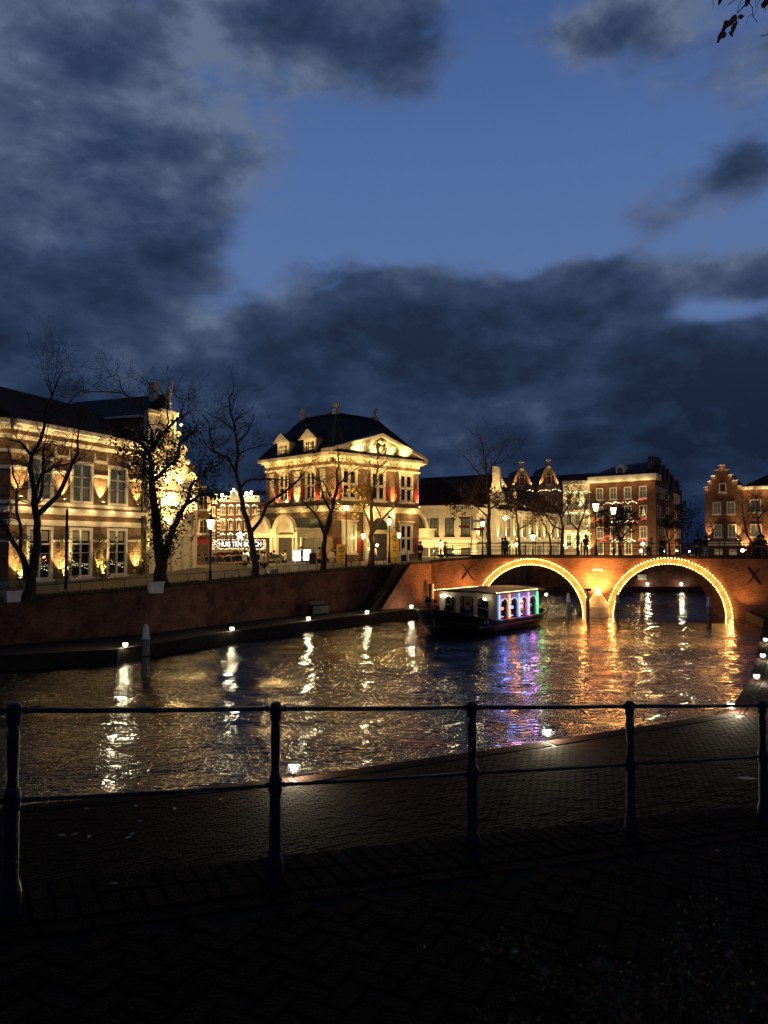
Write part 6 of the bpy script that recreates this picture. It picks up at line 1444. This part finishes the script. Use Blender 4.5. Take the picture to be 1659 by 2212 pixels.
# hooded carriage
cg = thing('hooded_carriage', 'black hooded four wheeled cart parked below the lit canopy', 'cart', onstreet(416, 1244), R(10))
z = M(); z.arc(0,1.2,.95,.9,-.55,.55,0,170,12); z.build('hood', MT['dark_wood'], cg); M().box(-.8,.9,-.5,.5,.62,1.15).build('body', MT['hull_red'], cg); M().box(-1.25,.2,-.6,.6,2.02,2.10).build('canopy_roof', MT['awning_red'], cg)
for sx, r_ in ((-.75,.42),(.7,.42)):
    for sy in (-.62,.56):
        w_ = M().arc(sx,.44,r_,r_-.07,sy,sy+.06,0,359,16)
        for k in range(8): a = k*math.pi/4; w_.tube([(sx,sy+.03,.44),(sx+(r_-.05)*math.cos(a),sy+.03,.44+(r_-.05)*math.sin(a))], .015, 4)
        w_.build('wheel', MT['black_metal'], cg)
# flagged baby cart near the porch
pc = thing('push_chair', 'dark push chair beside the person in the cream jumper', 'push chair', onstreet(606, 1233), R(0)); M().box(-.3,.3,-.22,.22,.35,.75).build('seat', MT['cloth_black'], pc); M().arc(.05,.75,.34,.30,-.22,.22,60,180,8).build('hood', MT['cloth_black'], pc); M().tube([(.28,0,.7),(.5,0,1.0)], .02, 5).build('handle', MT['black_metal'], pc)
for sx in (-.25,.25):
    for sy in (-.22,.16): M().arc(sx,.12,.12,.07,sy,sy+.05,0,359,10).build('wheel', MT['black_metal'], pc)

# ------------------------------------------------------------------ the boat
fx, fy = -.64, -.77
ba = math.atan2(fy, fx); bo = Vector((5.46, 49.3, 0)); BL_ = 5.25
boat = thing('tour_boat', 'black hulled canal tour boat with a glazed cabin outlined in coloured lights', 'boat', bo, ba)
# hull: x forward (bow), y to the lit side
def hw(x):   # half width of the deck along x
    if x > .3: t = (x-.3)/3.7; return 2.5*math.sqrt(max(0, 1-t**2.6))
    if x < -5.2: t = (-5.2-x)/2.0; return 2.5*math.sqrt(max(0, 1-.55*t**2))
    return 2.5
def sheer(x): return .86+(.78*(max(0, x)/4.0)**1.5)+.18*max(0, (-x-4)/3.2)**2
xs_ = [-7.2,-6.8,-6.2,-5.4,-4,-2.5,-1,.3,1.0,1.7,2.3,2.8,3.2,3.5,3.75,3.9,4.0]
vs = []; NP = 7
for x in xs_:
    hwd = max(.03, hw(x)); sh_ = sheer(x)
    for side in (1, -1):
        for k in range(NP):
            t = k/(NP-1); zz = sh_*(1-t)+(-.35)*t; nar = 1-.30*t**1.6-(.22 if x > 2 else 0)*t*min(1, (x-2)/2 if x > 2 else 0); xx = x-(x > 1)*t*.55*(x-1)/3.0*1.2+(x < -5)*t*.5*(-5-x)/2.2
            vs.append((xx, side*hwd*nar, zz))
fs = []; R_ = NP*2
for i in range(len(xs_)-1):
    for s0 in (0, NP):
        for k in range(NP-1):
            a = i*R_+s0+k; q = (a, a+1, a+1+R_, a+R_); fs.append(q if s0 == NP else q[::-1])
    a = i*R_+NP-1; fs.append((a, a+NP, a+NP+R_, a+R_))
fs.append(tuple(range(NP))+tuple(range(2*NP-1, NP-1, -1))); b0 = (len(xs_)-1)*R_
hm = M().add(vs, fs); hull = hm.build('hull', MT['hull_black'], boat, smooth=False)
z = M()
for side in (1, -1): z.tube([(x, side*max(.03,hw(x))*1.005, sheer(x)+.0) for x in xs_], .055, 6)
z.build('gunwale', MT['hull_red'], boat)
z = M(); z.tube([(x-(x > 1)*.45*.55*(x-1)/3.0, max(.03,hw(x))*.955+.03, sheer(x)*.55+.02) for x in xs_[:-1]], .05, 5); z.tube([(x-(x > 1)*.45*.55*(x-1)/3.0, -(max(.03,hw(x))*.955+.03), sheer(x)*.55+.02) for x in xs_[:-1]], .05, 5); z.build('rubbing_strake', MT['hull_red'], boat)
z = M(); n = len(xs_)
z.add([(x, hw(x)*.97, .62) for x in xs_]+[(x, -hw(x)*.97, .62) for x in xs_], [(i, i+1, i+1+n, i+n) for i in range(n-1)]); z.build('deck', MT['roof_board'], boat)
CH = 2.46; cw_ = 2.25
# cabin: front bulkhead (x=0) with three dark openings, lit side (y=+cw) with four arched windows
z = M(); FT = Tr(0, cw_, 0, R(-90)) @ Matrix.Rotation(0, 4, 'Z')
FT = Matrix.Translation((0, -cw_, 0)) @ Matrix.Rotation(R(90), 4, 'Z')       # x -> +y, outside +x
ops = [(.45, 1.35, .72, 2.15), (1.6, 2.7, .62, 2.25), (2.95, 3.85, .72, 2.15)]
wall(z, FT, 0, 2*cw_, .62, CH, ops, .06, False)
ST = Matrix.Translation((0, cw_, 0)) @ Matrix.Rotation(R(180), 4, 'Z')       # x -> -x, outside +y
sp_ = [(.25+i*1.25, 1.25+i*1.25) for i in range(4)]
wall(z, ST, 0, BL_, .62, CH, [(a, b, .75, 2.2) for a, b in sp_], .06, False)
wall(z, Tr(-BL_, -cw_, 0, 0), 0, BL_, .62, CH, [(a, b, .75, 2.2) for a, b in sp_], .06); wall(z, Tr(-BL_, cw_, 0, R(-90)), 0, 2*cw_, .62, CH, [], .06)
z.build('cabin', MT['boat_white'], boat)
M().box(-BL_+.08, -.08, -cw_+.08, -cw_+.10, .64, 2.4).box(-BL_+.08, -BL_+.10, -cw_+.12, cw_-.1, .64, 2.4).build('cabin_dark_sheet', MT['dark_wood'], boat)  # dark sheets added inside so the cabin openings read as shade
for (a, b, c_, d_) in ops:
    M(FT).box(a+.01, b-.01, .03, .045, c_+.01, d_-.01).build('cabin_window', MT['glass'], boat); z = M(FT); z.arc((a+b)/2, d_-.28, (b-a)/2+.02, (b-a)/2-.05, -.02, .02, 20, 160, 8); z.box(a-.05, a-.002, -.03, -.003, c_, d_+.02); z.box(b+.002, b+.05, -.03, -.003, c_, d_+.02); z.build('window_frame', MT['boat_white'], boat)
cols = ['tube_blue', 'tube_orange', 'tube_blue', 'tube_violet', 'tube_green']; lc = [(.15,.25,1),(1,.3,.1),(.25,.4,1),(.75,.25,1),(.1,1,.3)]
for i, (a, b) in enumerate(sp_):
    M(ST).box(a+.01, b-.01, .03, .045, .76, 2.19).build('cabin_window', MT['glass'], boat)
    cm_ = (a+b)/2; zz = M(ST)
    zz.prism([(a,2.2),(a,1.75)]+[(cm_-.5*math.cos(R(15*k)), 1.72+.40*math.sin(R(15*k))) for k in range(13)]+[(b,1.75),(b,2.2)], -.02, .02); zz.build('arch_panel', MT['boat_white'], boat)
for i in range(5):
    xx = .12+i*1.25; M(ST).box(xx-.024, xx+.024, -.10, -.05, .66, 2.40).build('light_tube', MT[cols[i]], boat)
    for k in range(3): point('tube_light', tuple(ST @ Vector((xx, -.42, .85+.6*k))), (2.6, 2.4, 2.6, 3, .8)[i], lc[i], .12, boat)
    zz = M(ST)
    if i < 4:
        for k in range(9): zz.octa((xx+.18, -.06, .8+.16*k), .018); zz.octa((xx+1.08, -.06, .8+.16*k), .014)
        for k in range(7): t = math.pi*k/6; zz.octa((xx+.63+.42*math.cos(t), -.06, 1.86+.30*math.sin(t)), .02)
        zz.build('light_string', MT['tube_white'], boat, kind='stuff')
z = M(); RF = [(.35,-cw_-.2),(.35,cw_+.22),(-BL_-.9,cw_+.22),(-BL_-.9,-cw_-.2)]
nb_ = 16
for k in range(nb_):
    y0 = -cw_-.2+(2*cw_+.42)*k/nb_; y1 = -cw_-.2+(2*cw_+.42)*(k+1)/nb_-.02
    cz = lambda y: .14*(1-(y/2.5)**2)
    M().add([(.35,y0,CH+cz(y0)),(.35,y1,CH+cz(y1)),(-BL_-.9,y1,CH+cz(y1)),(-BL_-.9,y0,CH+cz(y0)),(.35,y0,CH+.06+cz(y0)),(.35,y1,CH+.06+cz(y1)),(-BL_-.9,y1,CH+.06+cz(y1)),(-BL_-.9,y0,CH+.06+cz(y0))], [(0,1,2,3),(7,6,5,4),(0,4,5,1),(1,5,6,2),(2,6,7,3),(3,7,4,0)]).build('roof_plank', MT['roof_board'], boat)
z = M(); e0 = [(.3,-cw_-.15,CH+.1),(-BL_-.85,-cw_-.15,CH+.1)]; e1 = [(.3,cw_+.16,CH+.1),(-BL_-.85,cw_+.16,CH+.1)]
for e in (e0, e1):
    for i in range(18): z.box(*(lambda c: (c.x-.04,c.x+.04,c.y-.008,c.y+.008,c.z+.0,c.z+.02))(Vector(e[0]).lerp(Vector(e[1]), i/21)))
z.build('roof_light_string', MT['glow_bulb'], boat, kind='stuff')
M().tube([(.3,-cw_-.15,CH+.085),(-BL_-.85,-cw_-.15,CH+.085)], .02, 4).tube([(.3,cw_+.16,CH+.085),(-BL_-.85,cw_+.16,CH+.085)], .02, 4).build('light_rail', MT['black_metal'], boat)
z = M(); z.lathe([(.12,0),(.12,.14),(.05,.2)], -BL_-.4, 1.2, CH+.1, 8); z.build('roof_vent', MT['boat_white'], boat)
for (x, y, zf) in ((.28,-1.9,2.2),(.28,-1.55,2.2),(.28,1.45,2.15),(-BL_-.7,cw_+.3,2.15)): M().ball((x,y,zf), .07, 8).build('deck_lamp', MT['glow_white'], boat)
point('deck_light', (.5,-1.7,2.1), 1.3, WARM2, .08, boat); point('deck_light', (.5,1.45,2.1), .9, WARM2, .08, boat); point('cabin_light', (-2.5,0,2.2), 2, WARM, .1, boat); point('cabin_light', (-4.2,.8,2.0), 2, WARM, .1, boat)
for x in (-1.2,-2.4,-3.6):
    for y in (-1.3, .9): M().box(x-.35, x-.28, y-.5, y+.5, .63, 1.35).box(x-.279, x+.12, y-.5, y+.5, .95, 1.02).build('bench_seat', MT['dark_wood'], boat)
M().tube([(.9,2.2,1.0),(.9,2.2,1.55),(2.3,1.95,1.85),(2.3,1.95,1.2)], .025, 5).build('handrail', MT['boat_white'], boat); M().tube([(.9,-2.2,1.0),(.9,-2.2,1.6),(2.2,-2.0,1.9),(2.2,-2.0,1.2)], .025, 5).build('handrail', MT['boat_white'], boat)
fl_ = M(); fl_.tube([(1.2,-1.9,1.0),(1.25,-2.0,2.0)], .02, 5); fl_.build('flag_pole', MT['black_metal'], boat)
fm_ = M(); fm_.add([(1.25,-2.0,2.0),(1.3,-2.35,2.25),(1.35,-2.5,1.75),(1.3,-2.1,1.45),(1.29,-2.0,2.0),(1.34,-2.35,2.25),(1.39,-2.5,1.75),(1.34,-2.1,1.45)], [(0,1,2,3),(7,6,5,4),(0,4,5,1),(1,5,6,2),(2,6,7,3),(3,7,4,0)]); fm_.build('flag', MT['cloth_black'], boat)
# name on the bow: set on the plating, facing outward
def hullpt(x, t=.35, side=1):
    hwd = hw(x); return Vector((x-(x > 1)*t*.55*(x-1)/3.0*1.2, side*hwd*(1-.30*t**1.6), sheer(x)*(1-t)-.35*t))
a = hullpt(1.9); b = hullpt(1.3); dx = (b-a).normalized(); nrm = Vector((-dx.y, dx.x, 0)); nrm = nrm if nrm.y > 0 else -nrm
for body, t_, size in (('長 崎', .22, .22), ('第4502 1号', .40, .22)):
    c = (hullpt(1.6, t_))+nrm*.06; Tm = Matrix(((dx.x, -nrm.x, 0, c.x), (dx.y, -nrm.y, 0, c.y), (0, 0, 1, c.z), (0, 0, 0, 1)))
    try: text3d(boat, body, Tm, size, 'sign_white', .004, 'name_lettering')
    except Exception as ex: print('text', ex)
for k, (x, y, rz, lab, jc) in enumerate(((1.5,-1.5,60,'passenger in red sitting at the bow beside the flag','cloth_red'), (1.2,-.7,100,'second passenger sitting at the bow, dark clothes','cloth_black'), (1.5,1.0,-60,'passenger sitting on the bow deck nearest the camera','cloth_navy'), (-1.6,.8,90,'passenger inside the boat cabin behind the coloured windows','cloth_red'))):
    q = boat.matrix_basis @ Vector((x, y, .55)) if False else (Matrix.Translation(bo) @ Matrix.Rotation(ba, 4, 'Z')) @ Vector((x, y, .63))
    person(tuple(q), 'sit', ba+R(rz), lab, jc, group='passengers on the tour boat')

# ------------------------------------------------------------------ near railing and pavement
e1v = Vector((.874, .485, -.1)).normalized(); e2v = Vector((-.485, .874, 0)).normalized(); e3v = e1v.cross(e2v)
PO = Vector(P(38, 1955, 3.4)); PO.z = 4.15
PM = Matrix(((e1v.x, e2v.x, e3v.x, PO.x), (e1v.y, e2v.y, e3v.y, PO.y), (e1v.z, e2v.z, e3v.z, PO.z), (0, 0, 0, 1)))
us = [38, 598, 1018, 1355, 1638]
def rail_s(u):
    a = (u-829.5)/1626; return (a*PO.y-PO.x)/(e1v.x-a*e1v.y)
ss = [rail_s(u) for u in us]; sp1 = ss[1]-ss[0]
ss = [ss[0]-1.55, *ss, ss[-1]+1.5, ss[-1]+3.0]
fr = thing('canal_railing', 'dark blue black cast iron railing in the foreground with five posts in view', 'railing', PO, 0)
HR = .92
for s in ss:
    q = PM @ Vector((s, 0, 0))-PO; z = M(Matrix.Translation(q))
    z.lathe([(.046,-.02),(.046,.10),(.041,.13),(.032,.16),(.030,.42),(.029,.45),(.036,.47),(.036,.53),(.025,.56),(.022,.60),(.026,.70),(.028,.78),(.021,.82),(.020,.825)], n=12)
    z.lathe([(.023,.826),(.031,.838),(.033,.908),(.027,.926),(.012,.932)], n=8); z.build('post', MT['rail_paint'], fr, smooth=False)
for h_, r_ in ((.895, .0125), (.50, .0095)):
    for a, b in zip(ss[:-1], ss[1:]):
        A = PM @ Vector((a+.05, 0, 0))-PO; B = PM @ Vector((b-.05, 0, 0))-PO; A.z += h_; B.z += h_; mid = A.lerp(B, .5)-Vector((0,0,.004))
        M().tube([A, mid, B], r_, 10).build('rail', MT['rail_paint'], fr, smooth=True)
        for q in (A, B): M().ball(q, r_*1.5, 8).build('rail_socket', MT['rail_paint'], fr)
# pavement: sloping sheet, herringbone bricks and an edge course, each with its own depth
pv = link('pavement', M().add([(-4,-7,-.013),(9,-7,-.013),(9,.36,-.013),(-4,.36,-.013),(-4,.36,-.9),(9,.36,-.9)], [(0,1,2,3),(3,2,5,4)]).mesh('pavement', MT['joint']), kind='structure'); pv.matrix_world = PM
def brick_verts(cx, cy, ang, l, w, zt, tl):
    c, s_ = math.cos(ang), math.sin(ang); b = .006; out = []
    for zz, k in ((-.03, 0), (zt-.005, 0), (zt, b)):
        for sx, sy in ((-1,-1),(1,-1),(1,1),(-1,1)):
            x = sx*(l/2-k); y = sy*(w/2-k); out.append((cx+x*c-y*s_, cy+x*s_+y*c, zz+(tl[0]*x+tl[1]*y)*(zz > 0)))
    return out
BF = [(0,1,5,4),(1,2,6,5),(2,3,7,6),(3,0,4,7),(4,5,9,8),(5,6,10,9),(6,7,11,10),(7,4,8,11),(8,9,10,11)]
bricks = []
bl_, bw_ = .21, .105
for i in range(-60, 90):
    for j in range(-60, 40):
        # herringbone lattice turned 45 degrees to the kerb
        for o in (0, 1):
            gx = (i*1+j*1)*bw_+0; gy = (-i*1+j*1)*bw_
            if (i+j) % 2: continue
    # filled below
bricks = []
for a in range(-40, 60):
    for b in range(-40, 60):
        # herringbone: origin cells (a,b) -> pair of bricks
        x0 = (a*2+b)*bw_*1.0+(-b)*0; y0 = b*bw_
        x0 = a*4*bw_/2*1.0*2/2+b*bw_; 
        x0 = a*4*bw_+b*bw_; y0 = b*bw_
        for (px_, py_, an) in ((x0+bw_, y0+bw_/2, 0), (x0-bw_/2, y0+bw_, math.pi/2)):
            c, s_ = math.cos(R(38)), math.sin(R(38)); X = px_*c-py_*s_; Yv = px_*s_+py_*c
            if -1.6 < X < 6.6 and -3.2 < Yv < -.30: bricks.append((X, Yv, an+R(38), bl_-.012, bw_-.012))
x = -3.0
while x < 8.5:
    bricks.append((x, .235, R(90), .21, .088)); bricks.append((x, .01, R(90), .21, .088)); x += .10
x = -3
while x < 8.5: bricks.append((x, -.185, 0, .20, .09)); x += .212
campos = PM.inverted() @ Vector(CAM)
def key(b):
    wp = PM @ Vector((b[0], b[1], 0)); u = 829.5+1626*wp.x/max(.1, wp.y); v = 1170+1626*(5.8-wp.z)/max(.1, wp.y); inview = -60 < u < 1720 and v < 2260 and wp.y > .5
    return (0 if inview else 1, (Vector((b[0], b[1], 0))-campos).length)
bricks.sort(key=key)
for k, b in enumerate(bricks[:300]):
    M().add(brick_verts(0, 0, 0, b[3], b[4], rnd.uniform(-.004,.006), (rnd.uniform(-.02,.02), rnd.uniform(-.02,.02))), BF) if False else None
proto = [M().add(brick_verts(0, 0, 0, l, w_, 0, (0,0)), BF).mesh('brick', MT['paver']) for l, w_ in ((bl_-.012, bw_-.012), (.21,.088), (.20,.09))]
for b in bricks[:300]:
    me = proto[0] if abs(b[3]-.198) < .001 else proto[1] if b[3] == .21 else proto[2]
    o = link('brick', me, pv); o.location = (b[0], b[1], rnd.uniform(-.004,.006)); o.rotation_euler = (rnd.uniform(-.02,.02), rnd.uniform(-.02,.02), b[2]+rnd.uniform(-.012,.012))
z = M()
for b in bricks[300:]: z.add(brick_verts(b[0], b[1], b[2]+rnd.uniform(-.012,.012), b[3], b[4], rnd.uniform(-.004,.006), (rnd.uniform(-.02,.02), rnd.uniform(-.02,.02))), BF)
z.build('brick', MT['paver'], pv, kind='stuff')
# lower quay paving near the camera: brick field and soldier course on the edge
z = M()
def inpoly(x, y, poly):
    c = False; j = len(poly)-1
    for i in range(len(poly)):
        if (poly[i][1] > y) != (poly[j][1] > y) and x < (poly[j][0]-poly[i][0])*(y-poly[i][1])/(poly[j][1]-poly[i][1])+poly[i][0]: c = not c
        j = i
    return c
qpoly = NEAR_EDGE+NEAR_WALL[::-1]
lo, hi_ = [], []
for a, b in zip(NEAR_EDGE[:-1], NEAR_EDGE[1:]):
    A, B = Vector((*a,0)), Vector((*b,0)); d = (B-A).normalized(); n = Vector((d.y, -d.x, 0)); L_ = (B-A).length; an = math.atan2(d.y, d.x)
    if A.x < -13: continue
    s = .06
    while s < L_-.04:
        c = A+d*s+n*.16; z.add([(p[0], p[1], p[2]*.5+.626) for p in brick_verts(c.x, c.y, an+R(90)+rnd.uniform(-.02,.02), .30, .098, rnd.uniform(-.004,.008), (0,0))], BF)
        s += .112
    s = .1
    while s < L_-.1:
        c = A+d*s+n*.38; z.add([(p[0], p[1], p[2]*.5+.626) for p in brick_verts(c.x, c.y, an, .22, .098, rnd.uniform(-.004,.006), (0,0))], BF); s += .235
qe = z.build('brick', MT['paver'], None, kind='stuff')
nq = bpy.data.objects['near_lower_quay']; qe.parent = nq
z = M(); aa = R(29); c0, s0 = math.cos(aa), math.sin(aa)
for i in range(-70, 190):
    for j in range(-70, 90):
        X = i*.216*1.0+(j % 2)*.108; Yv = j*.112
        x = X*c0-Yv*s0-1; y = X*s0+Yv*c0+12
        if y > 27 or x < -8.5 or x > 15: continue
        if not inpoly(x, y, qpoly): continue
        near = False
        for a, b in zip(NEAR_EDGE[:-1], NEAR_EDGE[1:]):
            dx_, dy_ = b[0]-a[0], b[1]-a[1]; L_ = math.hypot(dx_, dy_); t = ((x-a[0])*dx_+(y-a[1])*dy_)/L_; dd = abs((x-a[0])*dy_-(y-a[1])*dx_)/L_
            if -.2 < t < L_+.2 and dd < .52: near = True
        if near: continue
        z.add([(p[0], p[1], p[2]*.5+.622) for p in brick_verts(x, y, aa+rnd.uniform(-.015,.015), .205, .100, rnd.uniform(-.006,.008), (rnd.uniform(-.02,.02),0))], [f for f in BF])
qb = z.build('brick', MT['paver'], nq, kind='stuff')
# fallen leaves
def leaf(p, s, rz, label, m='leaf_pale', nrm=None, curl=.25):
    z = M(); pr = [(0,-1),(.28,-.75),(.5,-.2),(.42,.3),(.16,.75),(0,1)]
    vs = [(x*s, y*s, curl*s*(x*x*2+y*y*.5)) for x, y in pr]+[(-x*s, y*s, curl*s*(x*x*2+y*y*.5)) for x, y in pr[1:-1][::-1]]
    z.add(vs+[(x, y, zz+.002) for x, y, zz in vs], [tuple(range(10))[::-1], tuple(range(10, 20))]+[(i,(i+1)%10,(i+1)%10+10,i+10) for i in range(10)])
    o = z.build('fallen_leaf', MT[m]); o.location = p; o.rotation_euler = (rnd.uniform(-.2,.2), rnd.uniform(-.2,.2), rz); return tag(o, label, 'leaf', 'pale fallen leaves on the paving')
def on_pave(u, v, lift=.012):
    r = Vector(ray(u, v)); n = e3v; t = (PO-Vector(CAM)).dot(n)/r.dot(n); return Vector(CAM)+r*t+n*lift
for k, (u, v, s, lab) in enumerate(((1113,2063,.022,'pale leaf lying alone in the middle of the near pavement'), (917,2052,.012,'tiny pale scrap left of the pale leaf on the near pavement'), (1550,1842,.022,'pale leaf on the near pavement below the last railing post'), (245,1915,.024,'pale leaf by the kerb right of the first railing post'), (1666-200,1000+1000,.010,'tiny speck of leaf on the dark pavement at the lower right'), (930,1600+360,.008,'smallest leaf speck in the centre of the near pavement'))):
    leaf(on_pave(u, v), s, rnd.uniform(0,6), lab)
for k, (u, v) in enumerate(((135,1805),(160,1803),(192,1808),(276,1810),(285,1803),(302,1774),(293,1741),(480-103,1747),(188,1747),(497,1632),(478,1727),(712,1616))):
    q = g(u, v, .66); leaf(q, .07, rnd.uniform(0,6), 'pale leaf on the lower quay, '+('lowest and farthest left of the scatter','second from the left in the bottom row','third from the left in the bottom row','right one of the touching pair in the bottom row','left tip of the scattered triangle beside the bottom row','just above the bottom pair','topmost of the little column right of the first post','alone in the middle between the two posts','highest at the left near the first post','close to the second post just under the rail','alone below the lower rail left of the second post','right of the second post near its light')[k])
q = g(1612, 1683, .66); leaf(q, .22, 1.4, 'white paper scrap on the lower quay at the last railing post')
# dark shrub at the lower right corner
bs = on_pave(1450, 2240, 0); sb_ = thing('flowering_shrub', 'dark rose bush with a few pink petals at the lower right corner', 'shrub', bs); z = M(); lf = M(); lf2 = M(); pk = M()
rr = random.Random(44); stems = []
for i in range(34):
    a = Vector((rr.uniform(-.42,.62), rr.uniform(-.32,.30), -.05)); d = Vector((rr.gauss(-.15,.6), rr.gauss(0,.5), .8)).normalized(); pts = [a.copy()]
    for j in range(9):
        d = (d+Vector((rr.gauss(-.05,.2), rr.gauss(0,.2), -.13))).normalized(); a = a+d*.055; pts.append(a.copy())
        for _ in range(7):
            q = a+Vector((rr.gauss(0,.035), rr.gauss(0,.035), rr.gauss(0,.03))); e = rr.uniform(.008,.016); n1 = Vector((rr.gauss(0,1), rr.gauss(0,1), rr.gauss(0,1))).normalized(); n2 = n1.orthogonal().normalized()
            (lf if rr.random() < .6 else lf2).add([q-n1*e, q-n1*e*.4+n2*e*.55, q+n1*e*.4+n2*e*.5, q+n1*e, q+n1*e*.4-n2*e*.5, q-n1*e*.4-n2*e*.55], [(0,1,2,3,4,5)])
    z.tube(pts, [.005-.0004*k for k in range(10)], 5)
z.build('stem', MT['bark_pale'], sb_); lf.build('foliage', MT['ivy_leaf'], sb_, kind='stuff'); lf2.build('foliage', MT['leaf_brown'], sb_, kind='stuff')
for (u, v) in ((1177,2098),(1288,2082),(1575,2060)):
    q = Vector(P(u, v, bs.y))-bs; pk = M()
    for k in range(5): a = k*1.256; c, s_ = math.cos(a), math.sin(a); pk.add([q, q+Vector((.012*c-.005*s_,0,.012*s_+.005*c)), q+Vector((.018*c,-.006,.018*s_)), q+Vector((.012*c+.005*s_,0,.012*s_-.005*c))], [(0,1,2,3)])
    pk.build('flower', MT['petal_pink'], sb_)
# overhanging twig with brown leaves, top right
A = Vector(P(1652, -30, 6.0)); tg = thing('hanging_branch', 'thin branch with curled rust brown leaves hanging into the sky at the upper right', 'branch', A)
c6 = lambda x, y: Vector(P(1459.9+x*.12, y*.12, 6.0))-A
z = M()
for pts, r_ in (([(1420,-200),(1330,-20),(1270,80),(1200,140),(1130,210),(1090,250)], .007), ([(1190,0),(1140,90),(1115,200)], .003), ([(1340,30),(1360,160),(1400,280),(1440,400),(1490,390)], .0035), ([(1380,250),(1310,300),(1290,390)], .0025), ([(1500,0),(1460,140),(1400,290)], .0025), ([(1430,0),(1420,150)], .0025), ([(1080,0),(1000,30),(960,50)], .003), ([(1000,40),(970,100)], .002), ([(680,-40),(680,100),(660,160)], .0025), ([(1800,560),(1659,620),(1590,645),(1535,625)], .004), ([(1590,-40),(1590,150),(1600,220)], .003), ([(1110,330),(1130,380),(1125,470)], .0015), ([(1420,-200),(1600,-160),(1800,-150)], .007), ([(1420,-200),(1190,0)], .004), ([(1190,0),(1080,0),(800,-120),(680,-40)], .003), ([(1700,-150),(1590,-40)], .004), ([(1800,-150),(1820,560)], .006)):
    z.tube([c6(*p)+Vector((0,rnd.uniform(-.02,.02),0)) for p in pts], [r_*(1-.4*i/len(pts)) for i in range(len(pts))], 6)
z.build('twig', MT['bark'], tg, smooth=True)
def bigleaf(pts, name='leaf', m='leaf_rust'):
    n = len(pts); z = M(); f = [c6(*p)+Vector((0, .02*math.sin(i*.9), 0)) for i, p in enumerate(pts)]
    tr_ = tessellate_polygon([[Vector((*p, 0)) for p in pts]])
    z.add(f+[p+Vector((0,.006,0)) for p in f], [tuple(t) for t in tr_]+[tuple(i+n for i in reversed(t)) for t in tr_]+[(i,i+n,(i+1)%n+n,(i+1)%n) for i in range(n)]); z.build(name, MT[m], tg)
bigleaf([(1090,250),(1040,255),(970,340),(940,370),(880,375),(850,410),(835,500),(820,550),(870,560),(905,520),(930,480),(1000,460),(1040,420),(1080,400),(1110,330)])
bigleaf([(825,540),(790,590),(765,650),(770,690),(820,705),(870,700),(900,640),(905,580),(890,540)]); bigleaf([(775,680),(760,700),(758,740),(775,765),(790,730),(805,700)])
bigleaf([(1040,420),(1010,460),(1020,520),(1000,545),(950,580),(940,620),(975,660),(1030,660),(1045,610),(1060,550),(1085,500),(1100,440),(1095,400)])
bigleaf([(1120,290),(1150,245),(1200,220),(1240,270),(1230,300),(1190,340),(1165,370),(1130,320)]); bigleaf([(770,-20),(780,40),(792,72),(830,20),(840,-20)]); bigleaf([(1260,-20),(1255,60),(1290,90),(1340,40),(1345,-20)]); bigleaf([(1580,10),(1550,50),(1575,110),(1610,128),(1660,80),(1700,40),(1660,0)])
